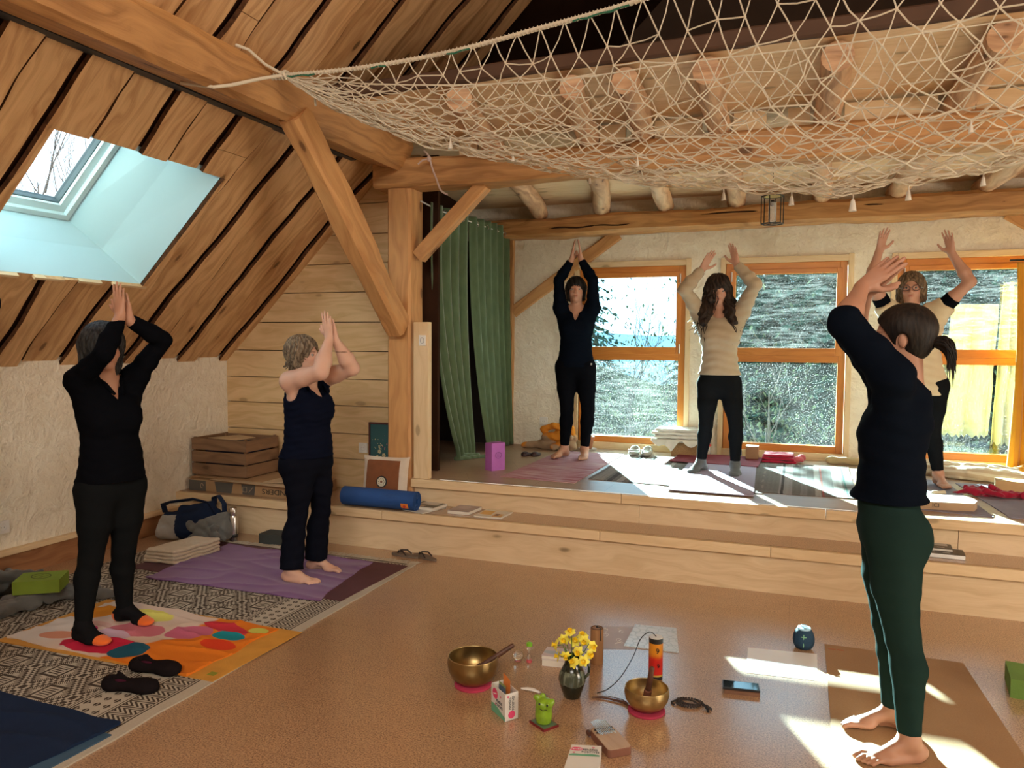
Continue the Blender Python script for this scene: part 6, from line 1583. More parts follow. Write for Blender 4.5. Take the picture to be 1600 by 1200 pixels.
# ---------------------------------------------------------------- platform things
def platform_things():
    Z = .5005
    m = M('pink_mat', 0.8, 0.2); u, v = m.uv(); n = m.noise(m.vec(u*2.2, v*60), 1.2, 4, .6); m.col(m.mix(n.step(.38, .62), (.34, .09, .13), (.62, .42, .44))); m.bump(n, .2, .002)
    o = sheet('yoga_mat', [(-2.14, 5.55), (-1.53, 5.50), (-1.50, 7.12), (-2.12, 7.10)], Z, m.m, None, 30, 60, .001, 2, 0, .005, 1); tag(o, 'pink and white streaked cotton mat nearest the green curtain', 'yoga mat')
    b = MB(); b.quadp([(-2.13, 6.10, Z+.0072), (-1.52, 6.06, Z+.0072), (-1.52, 6.072, Z+.0072), (-2.13, 6.112, Z+.0072)]); b.build('fold_line', plain('mat_fold', (.62, .45, .46)), o, smooth=False)
    def stripes(name, cols, period):
        m = M(name, .95, .1); u, v = m.uv(); n = m.noise(m.vec(u*40, v*9), 1.5, 3); c = cols[0]
        for k, (a, b_, col) in enumerate(cols[1:]): c = m.mix((u/period).fract().gt(a)*(u/period).fract().lt(b_), c, col)
        zz = ((v*26.0).fract()-.5).abs(); st = (((u*30.0)+zz*1.4).fract().gt(.55)); c = m.mix(st*.25, c, (.06, .05, .05)); c = m.mix(n.step(.5, .8)*.3, c, (.3, .27, .24)); m.col(c); m.bump(n, .4, .003); return m.m
    RG1 = stripes('striped_rug_left', [(.19, .17, .155), (.05, .20, (.30, .26, .23)), (.24, .30, (.08, .07, .07)), (.36, .44, (.40, .36, .33)), (.52, .58, (.10, .09, .09)), (.62, .70, (.33, .20, .18)), (.78, .84, (.42, .38, .34))], .62)
    o = sheet('rug', [(-1.48, 5.72), (-.20, 5.60), (-.22, 7.05), (-1.46, 7.15)], Z, RG1, None, 70, 60, .003, 3, .012, .004, 3); tag(o, 'grey woven striped rug between the pink mat and the lilac mat', 'rug')
    m = M('lilac_mat', .7, .3); u, v = m.uv(); n = m.noise(m.vec(u*3, v*40), 1.3, 3); m.col(m.mix(n*.4+v.step(1.15, 1.65)*.0, (.36, .29, .38), (.44, .37, .46)))
    o = slab('yoga_mat', [(-.84, 5.46), (-.25, 5.46), (-.30, 6.98), (-.86, 6.98)], Z+.0085, .006, m.m, None, .001); tag(o, 'lilac yoga mat in full sun before the middle window', 'yoga mat')
    o = slab('yoga_mat', [(-1.02, 6.78), (-.28, 6.74), (-.26, 7.30), (-1.0, 7.33)], Z+.0155, .005, plain('crimson_mat', (.20, .015, .03), .8), None, .001); tag(o, 'crimson mat laid across the window end of the lilac mat', 'yoga mat')
    RG2 = stripes('striped_rug_right', [(.20, .18, .165), (.22, .36, (.36, .33, .31)), (.24, .27, (.06, .05, .05)), (.45, .52, (.26, .24, .22)), (.60, .66, (.42, .38, .34)), (.67, .69, (.35, .10, .08)), (.80, .90, (.38, .35, .32)), (.92, .94, (.05, .12, .10))], .64)
    o = sheet('rug', [(-.235, 5.66), (.42, 5.66), (.44, 7.10), (-.24, 7.10)], Z, RG2, None, 70, 60, .003, 3, .012, .004, 5); tag(o, 'grey patchwork striped rug right of the lilac mat', 'rug')
    o = slab('yoga_mat', [(.50, 5.50), (1.16, 5.38), (1.10, 6.60), (.56, 7.0)], Z, .005, plain('slate_mat', (.22, .20, .25), .75), None, .001); tag(o, 'slate violet yoga mat under the tan bolster', 'yoga mat')
    o = slab('yoga_mat', [(1.25, 5.40), (1.95, 5.40), (1.90, 6.75), (1.16, 6.60)], Z, .005, plain('mauve_mat', (.23, .20, .25), .75), None, .001); tag(o, 'mauve grey yoga mat under the wine red scarf at the right edge', 'yoga mat')
    # orange blanket heap
    OB = M('orange_check_wool', .95, .1); x, y, z = OB.obj(); nn = OB.noise(OB.ocoord(), 5, 2); OB.col(OB.mix(nn.step(.46, .54), (.66, .24, .03), (.36, .24, .15))); OB.bump(OB.noise(OB.ocoord(), 120, 2), .5, .004); OB = OB.m
    def fn(S):
        c = V(-2.17, 7.20, .5)
        S.cone(c+V(-.36, 0, .03), c+V(-.10, .02, .05), .03, .05, .04); S.cone(c+V(-.12, 0, .05), c+V(.13, -.02, .05), .06, .06, .04)
        P = [c+V(-.12, 0, .10), c+V(-.15, .0, .20), c+V(-.04, -.02, .235), c+V(.12, 0, .22), c+V(.16, .0, .13), c+V(.10, -.03, .06)]
        for a, b_ in zip(P, P[1:]): S.cone(a, b_, .032, .032, .02)
        S.cone(c+V(-.12, -.04, .13), c+V(.08, -.06, .14), .04, .045, .02); S.cone(c+V(-.03, -.08, .03), c+V(.14, -.08, .13), .032, .03, .01)
        S.cone(c+V(.0, .05, .12), c+V(.05, .04, .10), .08, .08, .02)
    o = blob('blanket', fn, (-2.62, 7.02, .5), (-1.92, 7.40, .80), .007, OB, None, [(.007, 36, 2), (.001, 150, 3)], .501); tag(o, 'heaped orange and brown wool blanket by the wall left of the window', 'blanket')
    # little patterned slippers
    SL = plain('tortoise_slipper', (.035, .015, .018), .4, var=.5, scale=60)
    for i, (x, y) in enumerate(((-2.33, 6.70), (-2.245, 6.73))):
        t = thing('slipper', ('small dark patterned slipper by the purple block, left of the pair', 'small dark patterned slipper by the purple block, right of the pair')[i], 'slipper', (x, y, Z), 0, 'dark slippers near the purple block')
        def fn(S):
            S.ell(V(x, y, Z+.012), (V(1, 0, 0), V(0, 1, 0), V(0, 0, 1)), (.040, .085, .022), .01); S.ell(V(x, y-.03, Z+.02), (V(1, 0, 0), V(0, 1, 0), V(0, 0, 1)), (.036, .05, .024), .01); S.ell(V(x, y+.04, Z+.045), (V(1, 0, 0), V(0, 1, 0), V(0, 0, 1)), (.030, .06, .028), .004, sub=True)
        blob('upper', fn, (x-.06, y-.11, Z-.01), (x+.06, y+.11, Z+.06), .004, SL, t, None, Z+.0)
    # flower pot on saucer
    t = thing('potted_plant', 'small terracotta pot with a leafy plant on a saucer by the window', 'plant', (-1.90, 7.30, .5)); TC = plain('terracotta', (.36, .13, .06), .85); c = (-1.90, 7.30, .5)
    b = MB(); b.lathe([(.05, .0), (.085, .004), (.09, .016), (.082, .016), (.06, .008)], c, 28, True, True); b.build('saucer', plain('pale_saucer', (.5, .42, .36), .6), t)
    b = MB(); b.lathe([(.042, .017), (.058, .105), (.064, .105), (.066, .135), (.058, .135), (.055, .12)], c, 28, True, True); b.build('pot', TC, t)
    LF = plain('leaf_dark', (.03, .09, .02), .5, var=.3); rr = random.Random(3); b = MB().mat(LF)
    for k in range(22):
        a = rr.uniform(0, 6.28); L = rr.uniform(.03, .10); e = Vector((math.cos(a), math.sin(a), rr.uniform(.6, 2.2))).normalized(); p = Vector((c[0], c[1], .62)); q = p+e*L; s = e.cross(Vector((0, 0, 1))).normalized()*.012; n_ = s.cross(e)*.3
        b.quadp([p, q*.5+p*.5+s+n_, q, q*.5+p*.5-s+n_]); b.quadp([p, q*.5+p*.5-s+n_, q, q*.5+p*.5+s+n_])
    b.build('leaves', None, t)
    b = MB(); b.ball((-1.895, 7.28, .715), .010, 8, 6); b.build('blossom', plain('red_bloom', (.5, .02, .03)), t)
    # grey clogs by the first window
    CL = plain('clog_rubber', (.42, .40, .36), .6, var=.04); IN = plain('clog_inside', (.12, .12, .11), .8)
    for i, x in enumerate((-1.405, -1.285)):
        t = thing('shoe', ('pale grey clog shoe below the first window, left of the pair', 'pale grey clog shoe below the first window, right of the pair')[i], 'shoe', (x, 7.12, Z), 0, 'grey clogs under the first window'); y = 7.12; I3 = (V(1, 0, 0), V(0, 1, 0), V(0, 0, 1))
        def fn(S):
            S.ell(V(x, y, Z+.03), I3, (.050, .125, .034), .01); S.ell(V(x, y+.05, Z+.045), I3, (.046, .075, .042), .01); S.ell(V(x, y-.02, Z+.070), I3, (.034, .085, .036), .006, sub=True)
        blob('upper', fn, (x-.07, y-.15, Z-.01), (x+.07, y+.15, Z+.11), .0045, CL, t, None, Z)
        b = MB(); b.ball((x, y-.02, Z+.036), 1, 14, 6, (.030, .075, .004)); b.build('insole', IN, t)
        b = MB(); b.tube([(x-.043, y-.03, Z+.055), (x-.036, y-.085, Z+.060), (x, y-.115, Z+.062), (x+.036, y-.085, Z+.060), (x+.043, y-.03, Z+.055)], .007, 8); b.build('heel_strap', CL, t)
    # cork stool with pile of white blankets
    KC = M('cork_block', .8, .2); nn = KC.noise(KC.ocoord(), 90, 3); KC.col(KC.mix(nn, (.20, .10, .04), (.46, .28, .13))); KC.bump(nn, .5, .004); KC = KC.m
    o = slab('cork_brick', [(-1.07, 7.19), (-.80, 7.19), (-.80, 7.36), (-1.07, 7.36)], Z, .14, KC, None, .006); tag(o, 'cork brick carrying the pile of white blankets', 'cork block')
    WB = fabric('white_cotton_blanket', (.66, .62, .54), bump=.5); zz = Z+.141
    for k in range(4):
        h_ = (.030, .034, .030, .026)[k]; dx = (0, .015, -.01, .02)[k]
        def fn(S):
            for yy in np.arange(7.11, 7.40, .03): S.cone((-1.22+dx, yy, zz+h_/2), (-.80+dx, yy+.005, zz+h_/2), h_/2, h_/2, .014)
        o = blob('blanket', fn, (-1.3, 7.04, zz-.03), (-.70, 7.44, zz+.07), .006, WB, None, [(.003, 30, k), (.0012, 120, k)]); tag(o, ('folded white blanket, bottom of the pile on the cork brick', 'folded white blanket, second from the bottom of the pile', 'folded white blanket, third from the bottom of the pile', 'folded white blanket, topmost of the pile by the window')[k], 'blanket', 'white blankets piled on the cork brick'); zz += h_+.001
        if k == 0:
            b = MB(); P = []; n = 26
            for i in range(9):
                P.append([(-1.24+.44*j/n, 7.085-.003*i+.004*math.sin(j*1.3), zz-.002-(.014+.05*max(0, math.sin(j/n*9.5)))*i/8-.10*max(0, 1-abs(j/n-.42)*6)*i/8) for j in range(n+1)])
            b.grid(P); q = b.build('lace_edge', WB, o); so = q.modifiers.new('th', 'SOLIDIFY'); so.thickness = .003
    # bottle with red top, blue and clear jar, brown carton, red towels, tan cushion
    t = thing('plastic_bottle', 'clear plastic bottle with red cap and label standing at the wall between windows', 'bottle', (-.76, 7.33, .5)); c = (-.76, 7.33, .5215)
    PL = M('clear_plastic', .15, .5); PL.inp('Base Color', (.8, .78, .75)).inp('Transmission Weight', .6); PL = PL.m
    b = MB(); b.lathe([(.033, 0), (.038, .005), (.038, .06), (.035, .07), (.038, .08), (.038, .12), (.030, .145), (.014, .165), (.013, .175)], c, 22); b.build('bottle_body', PL, t)
    b = MB(); b.lathe([(.0385, .075), (.0385, .095)], c, 22, False, False); b.build('label_band', plain('bottle_label_red', (.5, .05, .04)), t)
    b = MB(); b.lathe([(.018, .168), (.018, .21), (.012, .235), (.006, .24)], c, 18); b.build('cap', plain('red_cap', (.6, .03, .03), .4), t)
    t = thing('storage_jar', 'clear jar with dark blue lid lying behind the sunlit leg', 'jar', (-.56, 7.35, .5)); c = (-.50, 7.34, .5215)
    b = MB(); b.lathe([(.045, 0), (.05, .004), (.05, .05), (.045, .055)], c, 22); b.build('lid', plain('blue_lid', (.03, .08, .25), .4), t)
    b = MB(); b.lathe([(.042, .055), (.045, .065), (.040, .13), (.02, .15)], c, 22); b.build('jar_body', PL, t)
    t = thing('carton', 'small brown cardboard carton below the middle window', 'box', (-.35, 7.22, .5)); b = MB(); b.box(-.405, -.295, 7.16, 7.27, .5215, .635, 2); b.build('carton_body', plain('brown_carton', (.34, .19, .10), .85), t, smooth=False, bevel=.003)
    b = MB(); b.quadp([(-.403, 7.162, .6355), (-.297, 7.162, .6355), (-.297, 7.268, .6355), (-.403, 7.268, .6355)]); b.build('lid_flap', plain('carton_top', (.62, .52, .42), .85), t, smooth=False)
    RT = fabric('crimson_terry', (.42, .015, .05), bump=.6)
    for k in range(3):
        zz = Z+.001+k*.026
        def fn(S):
            for yy in np.arange(7.12, 7.34, .025): S.cone((-.26+.01*k, yy, zz+.013), (.01-.01*k, yy, zz+.013), .013, .013, .012)
        o = blob('towel', fn, (-.34, 7.04, zz-.02), (.08, 7.42, zz+.06), .006, RT, None, [(.004, 36, k), (.001, 130, k)], Z+.0005 if k == 0 else None); tag(o, ('folded crimson towel at the bottom of the pile under the middle window', 'folded crimson towel in the middle of the pile', 'folded crimson towel on top of the pile under the middle window')[k], 'towel', 'crimson towels under the middle window')
    def fn(S):
        rr = random.Random(2)
        for k in range(7): S.cone((.0+rr.uniform(0, .05), 7.18+rr.uniform(-.02, .06), Z+.02+rr.uniform(0, .03)), (.05+rr.uniform(0, .03), 7.22+rr.uniform(-.05, .05), Z+.03+rr.uniform(0, .03)), .022, .02, .01)
    o = blob('towel', fn, (-.06, 7.08, .49), (.14, 7.36, .62), .006, fabric('rose_terry', (.50, .10, .12)), None, [(.005, 50, 3)], Z+.0005); tag(o, 'small crumpled rose cloth at the end of the crimson towels', 'cloth')
    TC2 = fabric('tan_bolster_cloth', (.46, .34, .18))
    def fn(S): S.cone((.30, 7.28, Z+.035), (.60, 7.26, Z+.035), .036, .036, .02, flat=(V(0, 0, 1), .9))
    o = blob('cushion', fn, (.2, 7.16, .48), (.72, 7.38, .62), .006, TC2, None, [(.005, 44, 1)], Z+.0005); tag(o, 'small tan rolled cushion between the middle and right windows', 'cushion')
    # bolster, beige blanket, tan block, red scarf, bottle, small cloth
    t = thing('bolster', 'flat tan yoga bolster with dark lettering near the platform edge', 'bolster', (.9, 5.6, .5)); BO = fabric('tan_canvas', (.42, .28, .17))
    slab('bolster_body', [(.66, 5.44), (1.075, 5.50), (1.11, 5.60), (1.10, 5.76), (.66, 5.74)], Z+.006, .050, BO, t, .012)
    text_obj('lettering', 'ICI', .036, BLACKP, t, frameM((.855, 5.4675, .534), (1, .145, 0), (0, 0, 1)), .0012)
    BB = M('beige_striped_blanket', .95, .1); x, y, z = BB.obj(); st = (x*.4+y*1.0+z*2.0); BB.col(BB.mix((st*9.0).fract().gt(.55), (.52, .40, .28), (.64, .55, .42))); BB = BB.m
    def fn(S):
        for k in range(9): S.cone((1.00+.03*k, 6.98-.02*k, Z+.04), (1.45+.03*k, 6.80-.02*k+.01*k, Z+.045), .042, .040, .03)
        S.cone((1.0, 7.05, Z+.08), (1.30, 6.95, Z+.07), .045, .035, .04); S.cone((1.3, 6.98, Z+.09), (1.62, 6.92, Z+.07), .03, .035, .03); S.cone((1.45, 6.90, Z+.08), (1.66, 6.80, Z+.05), .035, .03, .02)
    o = blob('blanket', fn, (.86, 6.5, .49), (1.85, 7.2, .70), .009, BB, None, [(.008, 26, 2), (.003, 70, 4)], Z+.0055); tag(o, 'beige striped blanket spread below the right window', 'blanket')
    o = slab('yoga_block', [(1.36, 6.30), (1.56, 6.26), (1.58, 6.40), (1.38, 6.44)], Z+.006, .085, plain('sand_block', (.56, .36, .16), .8), None, .006); tag(o, 'sand coloured yoga block behind the wine red scarf', 'yoga block')
    SCF = fabric('wine_red_jersey', (.30, .008, .03), bump=.3)
    def fn(S):
        rr = random.Random(9); c = V(1.27, 6.12, Z+.006)
        for k in range(22):
            x = rr.uniform(-.13, .20); y = rr.uniform(-.07, .07); z = rr.uniform(.012, .065)*(1-abs(x-.02)*2.2); a = rr.uniform(-.7, .7); L = rr.uniform(.05, .12)
            S.cone(c+V(x, y, max(.01, z)), c+V(x+math.cos(a)*L, y+math.sin(a)*L, max(.01, z*.6)), .022, .016, .006)
        S.cone(c+V(-.13, .0, .02), c+V(-.22, .02, .006), .016, .004, .01)
    o = blob('scarf', fn, (.98, 5.96, .495), (1.68, 6.30, .64), .006, SCF, None, [(.004, 60, 3), (.002, 110, 5)], Z+.0058); tag(o, 'crumpled wine red scarf on the mauve mat at right', 'scarf')
    def fn(S):
        S.cone((.93, 6.05, Z+.012), (1.0, 6.08, Z+.014), .018, .014, .01)
    o = blob('cloth', fn, (.86, 5.98, .49), (1.06, 6.16, .56), .005, fabric('ivory_cloth', (.5, .42, .3)), None, [(.003, 70, 2)], Z+.0055); tag(o, 'tiny crumpled ivory cloth on the platform beside the beige blanket', 'cloth')
    t = thing('water_bottle', 'clear water bottle with brown cap partly hidden behind the ponytail person', 'bottle', (.90, 6.75, .5)); c = (.905, 6.78, .501)
    b = MB(); b.lathe([(.030, 0), (.034, .004), (.034, .13), (.026, .15), (.02, .16)], c, 20); b.build('bottle_body', PL, t)
    b = MB(); b.lathe([(.021, .16), (.022, .162), (.022, .20), (.019, .204)], c, 20); b.build('cap', plain('brown_cap', (.2, .1, .05), .5), t)
platform_things()
# ================================================================== things on the open floor
def floor_things():
    BR = M('bronze', 0.32, 0.5, 0.9); n = BR.noise(BR.ocoord(), 22, 4); BR.col(BR.mix(n, (0.20, 0.13, 0.05), (0.42, 0.30, 0.13))); BR.bump(BR.noise(BR.ocoord(), 60, 2), .15, .002); BR = BR.m
    BR2 = plain('bronze_pale', (0.45, 0.33, 0.15), .35, metal=.9, var=.15, scale=30); WDM = plain('mallet_wood', (0.09, 0.035, 0.02), .5, var=.3, scale=40)
    def bowl(label, c, R, H, m, pad, padr, mal, lab2, plab):
        o = MB(); o.lathe([(padr*.98, 0), (padr, .002), (padr, .008), (padr*.97, .010)], (c[0], c[1], .0005), 32); o = o.build('felt_pad', RED); tag(o, plab, 'pad')
        t = thing('singing_bowl', label, 'singing bowl', (c[0], c[1], .011)); k = (c[0], c[1], .011)
        b = MB(); b.lathe([(R*.28, 0), (R*.50, .004), (R*.78, H*.22), (R*.95, H*.50), (R*1.0, H*.78), (R*.965, H), (R*.93, H), (R*.955, H*.78), (R*.90, H*.52), (R*.72, H*.25), (R*.45, .012), (.001, .009)], k, 48, True, False); b.build('bowl_body', m, t)
        b = MB(); N = 48; b.tube([(k[0]+R*.948*math.cos(a), k[1]+R*.948*math.sin(a), .011+H) for a in np.linspace(0, 2*PI, N+1)], R*.022, 8, caps=False); b.build('rim', BR2, t)
        o = thing('mallet', lab2, 'mallet', mal[0]); a, b_ = V(*mal[0]), V(*mal[1]); d = nrm(b_-a); L = np.linalg.norm(b_-a)
        q = MB(); q.tube([a, a+d*L*.02, a+d*L*.5, a+d*L*.97, b_], [.008, .0135, .0125, .0105, .006], 12); q.build('handle', WDM, o)
        q = MB(); q.tube([a+d*L*.02, a+d*L*.05, a+d*L*.34, a+d*L*.36], [.010, .0165, .0165, .012], 14); q.build('leather_grip', plain('grip_'+o.name, mal[2], .8), o)
        return t
    bowl('large bronze singing bowl at the left of the floor objects', (-1.335, 3.13), .117, .125, BR, None, .085, ((-1.37, 3.11, .038), (-1.165, 3.20, .185), (.07, .03, .02)), 'dark wooden mallet resting in the large singing bowl', 'thin red pad under the large singing bowl')
    bowl('small brass coloured singing bowl right of the vase', (-.555, 3.165), .094, .093, BR2, None, .078, ((-.562, 3.19, .030), (-.530, 3.14, .205), (.16, .055, .03)), 'reddish wooden mallet standing in the small singing bowl', 'crimson pad under the small singing bowl')
    # crumpled orange thing in the big bowl
    # crystal ball and hourglass
    GLS = M('clear_glass', .03, .5); GLS.inp('Base Color', (.95, .93, .85)).inp('Transmission Weight', .92).inp('IOR', 1.3); GLS = GLS.m
    t = thing('glass_ball', 'small glass ball on a pinkish stand beside the hourglass', 'glass ball', (-1.235, 3.45, 0)); b = MB(); b.lathe([(.012, 0), (.016, .002), (.013, .006)], (-1.235, 3.45, .0005), 18); b.build('stand', plain('pink_stand', (.45, .15, .14), .5), t)
    b = MB(); b.ball((-1.235, 3.45, .031), .026, 24, 14); b.build('ball', GLS, t); b = MB(); b.tube([(-1.235+.0262*math.cos(a), 3.45+.008*math.cos(a), .031+.0262*math.sin(a)) for a in np.linspace(0, 2*PI, 25)], .0012, 5, caps=False); b.build('wire_ring', BR2, t)
    t = thing('hourglass', 'tiny hourglass with lime green top and pink base', 'hourglass', (-1.18, 3.46, 0)); c = (-1.18, 3.46, .0005)
    b = MB(); b.lathe([(.014, 0), (.014, .010), (.010, .012)], c, 20); b.build('base', plain('pink_base', (.55, .10, .12), .4), t)
    b = MB(); b.lathe([(.010, .012), (.011, .025), (.0025, .046), (.011, .066), (.010, .078)], c, 20, False, False); b.build('glass_tube', GLS, t)
    b = MB(); b.lathe([(.0105, .078), (.0145, .079), (.0145, .094), (.010, .097)], c, 20); b.build('cap', plain('lime_cap', (.20, .50, .03), .4), t)
    # white books behind the vase
    book('book', 'small white book lying behind the vase, lower of the two', [(-1.11, 3.44), (-.94, 3.46), (-.96, 3.56), (-1.12, 3.55)], .0005, .030, cover_mat('white_cover', (.66, .62, .6), []), PAGES)
    book('book', 'pale pink book lying on the white one behind the vase', [(-1.115, 3.45), (-.95, 3.47), (-.97, 3.57), (-1.12, 3.56)], .031, .016, cover_mat('pink_cover', (.60, .50, .50), [(.05, .05, .05, .02, 0, (.4, .45, .5))]), PAGES)
    # card boxes
    CW_ = plain('box_white_card', (.68, .66, .62), .6, var=.03); PK = plain('box_print_pink', (.70, .06, .17), .6); GRN = plain('box_print_green', (.13, .36, .22), .7); INK = plain('box_print_ink', (.06, .06, .07), .7)
    def heart(b, F4, x, y, s):
        pts = [F4 @ Vector((x+s*16*math.sin(a)**3/17, y+s*(13*math.cos(a)-5*math.cos(2*a)-2*math.cos(3*a)-math.cos(4*a))/17, .0006)) for a in np.linspace(0, 2*PI, 20)[:-1]]; b.quadp(pts[::-1])
    def oval(b, F4, x, y, rx, ry, z=.0005): b.quadp([F4 @ Vector((x+rx*math.cos(a), y+ry*math.sin(a), z)) for a in np.linspace(0, 2*PI, 25)[:-1]])
    t = thing('card_box', 'open white card box with pink and green print and cards sticking out', 'box', (-1.08, 2.93, 0)); h = .115
    A, B, C_, D = Vector((-1.172, 2.945, 0)), Vector((-1.078, 2.862, 0)), Vector((-1.040, 2.912, 0)), Vector((-1.134, 2.995, 0)); b = MB(); up = Vector((0, 0, h)); e = Vector((0, 0, .0008))
    for P, Q in ((A, B), (B, C_), (C_, D), (D, A)): b.quadp([P+e, Q+e, Q+up, P+up])
    b.quadp([A+e, D+e, C_+e, B+e]); q = b.build('box_body', CW_, t, smooth=False); sm = q.modifiers.new('th', 'SOLIDIFY'); sm.thickness = .0025; sm.offset = -1
    F1 = frameM(A+Vector((0, 0, 0)), B-A, (0, 0, 1)); F2_ = frameM(B, C_-B, (0, 0, 1)); wA, wB = (B-A).length, (C_-B).length
    o_ = Matrix.Translation((0, 0, .0002))
    b = MB(); oval(b, F1 @ o_, .036, .085, .024, .022); b.build('print_badge', PK, t, smooth=False); text_obj('print_text', 'Pensées', .010, CW_, t, F1 @ Matrix.Translation((.036, .085, .001)) @ Matrix.Rotation(.3, 4, 'Z'))
    b = MB(); heart(b, F1 @ o_, .085, .088, .006); heart(b, F2_ @ o_, .014, .102, .006); heart(b, F1 @ o_, .04, .040, .005); q = b.build('print_hearts', PK, t, smooth=False)
    text_obj('print_text', 'PENSÉES\nPOSITIVES', .0165, INK, t, F1 @ Matrix.Translation((.072, .052, .0007)) @ Matrix.Scale(.85, 4, (1, 0, 0)))
    b = MB(); b.quadp([F1 @ Vector((x, y, .0006)) for x, y in ((.001, .001), (wA-.001, .001), (wA-.001, .018), (wA*.8, .022), (wA*.5, .034), (wA*.2, .040), (.001, .036))]); b.build('print_meadow', GRN, t, smooth=False)
    text_obj('print_text', 'PENSÉES\nPOSITIVES', .015, INK, t, F2_ @ Matrix.Translation((wB/2, .072, .0007)) @ Matrix.Rotation(PI/2, 4, 'Z') @ Matrix.Scale(.9, 4, (1, 0, 0)))
    b = MB(); oval(b, F2_ @ o_, wB/2, .025, .017, .016); b.build('print_badge', PK, t, smooth=False)
    m = M('card_rainbow', .5, .3); u, v = m.uv(); nn = m.noise(m.vec(u*20, v*20), 1, 2); w_ = v+nn*.03; m.col(m.mix(w_.step(.03, .035), (.10, .16, .45), m.mix(w_.step(.055, .06), (.70, .55, .10), (.72, .22, .05))))
    pos = (A+B+C_+D)/4; dd = (B-A).normalized()
    for k, (sh_, hh, mat, off) in enumerate(((.008, .155, m.m, .006), (-.010, .128, plain('card_green', (.38, .45, .18), .6, var=.3, scale=40), -.006), (.0, .122, plain('card_blue', (.10, .14, .2), .6, var=.3, scale=40), -.012))):
        c0 = pos+dd*sh_+(C_-B).normalized()*off; P = [c0-dd*.030, c0+dd*.030]; b = MB(); tl = Vector((0, 0, hh)); pts = [P[0]+Vector((0, 0, .01)), P[1]+Vector((0, 0, .01)), P[1]+tl, P[0]+tl+Vector((0, 0, .012 if k == 0 else 0))]
        b.quadp(pts, [(0, 0), (.06, 0), (.06, .08), (0, .08)]); q = b.build('card', mat, None, smooth=False); s_ = q.modifiers.new('th', 'SOLIDIFY'); s_.thickness = .0006; tag(q, ('rainbow coloured card sticking highest out of the open card box', 'green card in the open card box', 'dark card at the back of the open card box')[k], 'card')
    t = thing('card_box', 'closed white card box with pink badge and PENSÉES POSITIVES print at the bottom edge', 'box', (-.70, 2.74, 0)); slab('box_body', [(-.735, 2.53), (-.615, 2.565), (-.648, 2.75), (-.756, 2.72)], .0005, .040, CW_, t, .002)
    Ft = frameM((-.747, 2.645, .0407), (1, .27, 0), (-.20, 1, 0))
    b = MB(); oval(b, Ft, .030, .045, .024, .013); b.build('print_badge', PK, t, smooth=False); text_obj('print_text', 'Pensées', .013, CW_, t, Ft @ Matrix.Translation((.030, .045, .0009)))
    text_obj('print_text', 'PENSÉES\nPOSITIVES', .0165, INK, t, Ft @ Matrix.Translation((.080, .033, .0006)) @ Matrix.Scale(.9, 4, (1, 0, 0)))
    b = MB(); heart(b, Ft, .092, .058, .006); heart(b, Ft, .020, .020, .006); b.build('print_hearts', PK, t, smooth=False)
    b = MB(); b.quadp([Ft @ Vector((x, y, .0004)) for x, y in ((.002, -.002), (.113, -.002), (.113, .008), (.085, .014), (.05, .010), (.02, .013), (.002, .006))]); b.build('print_meadow', GRN, t, smooth=False)
    # folding knife / white spatula
    t = thing('incense_knife', 'small white handled knife lying behind the card box', 'knife', (-1.05, 3.17, 0)); b = MB(); b.tube([(-1.115, 3.16, .008), (-1.09, 3.165, .009), (-1.06, 3.165, .009), (-1.025, 3.155, .006)], [.006, .011, .012, .006], 10, ell=(1, .55)); b.build('handle', WHITE, t)
    b = MB(); b.tube([(-1.03, 3.156, .006), (-1.0, 3.15, .004), (-.965, 3.145, .0025)], [.005, .004, .001], 6, ell=(1, .3)); b.build('blade', plain('blade_steel', (.4, .36, .32), .3, metal=1), t)
    # green animal candle on a tray
    t = thing('animal_figurine', 'lime green round ceramic animal figurine standing on a square red tray', 'figurine', (-.925, 2.90, .012)); G = plain('lime_ceramic', (.20, .36, .02), .35, var=.15, scale=30); c = V(-.925, 2.90, .012); I3 = (V(1, 0, 0), V(0, 1, 0), V(0, 0, 1))
    def fn(S):
        S.cone(c+V(0, 0, .022), c+V(0, 0, .052), .033, .034, .01); S.cone(c+V(0, 0, .004), c+V(0, 0, .03), .030, .034, .005); S.ell(c+V(.004, -.004, .078), I3, (.036, .034, .024), .012)
        S.ell(c+V(-.028, -.002, .098), I3, (.016, .010, .013), .006); S.ell(c+V(-.008, .012, .102), I3, (.012, .010, .012), .006); S.ell(c+V(.034, .006, .088), I3, (.011, .012, .012), .006)
        for q in (-1, 1): S.ell(c+V(.010+.016*q, -.030, .088), I3, (.009, .008, .009), .004)
    blob('figurine_body', fn, c-V(.07, .07, .02), c+V(.07, .07, .14), .003, G, t, None, .0125)
    for q in (-1, 1):
        b = MB(); b.ball(c+V(.010+.016*q, -.0375, .089), .0045, 10, 6); b.build('eye', BLACKP, t)
    b = MB(); b.tube([c+V(-.006, -.037, .070), c+V(.010, -.040, .066), c+V(.026, -.036, .071)], .0014, 5); b.build('mouth', BLACKP, t)
    t = thing('tray', 'small square dark red tray under the lime green figurine', 'tray', (-.925, 2.9, 0)); cor = [(-.985, 2.895), (-.905, 2.842), (-.862, 2.905), (-.940, 2.955)]; slab('tray_body', cor, .0005, .009, plain('tray_red', (.16, .01, .015), .4), t, .002)
    cx, cy = sum(q[0] for q in cor)/4, sum(q[1] for q in cor)/4; slab('tray_inlay', [(cx+(x-cx)*.9, cy+(y-cy)*.9) for x, y in cor], .0096, .0014, plain('tray_green', (.10, .16, .09), .4), t, .0005)
    # daffodil vase
    t = thing('vase', 'dark green glazed jug with drip pattern and one handle', 'vase', (-.885, 3.18, 0)); c = (-.885, 3.18, .0005)
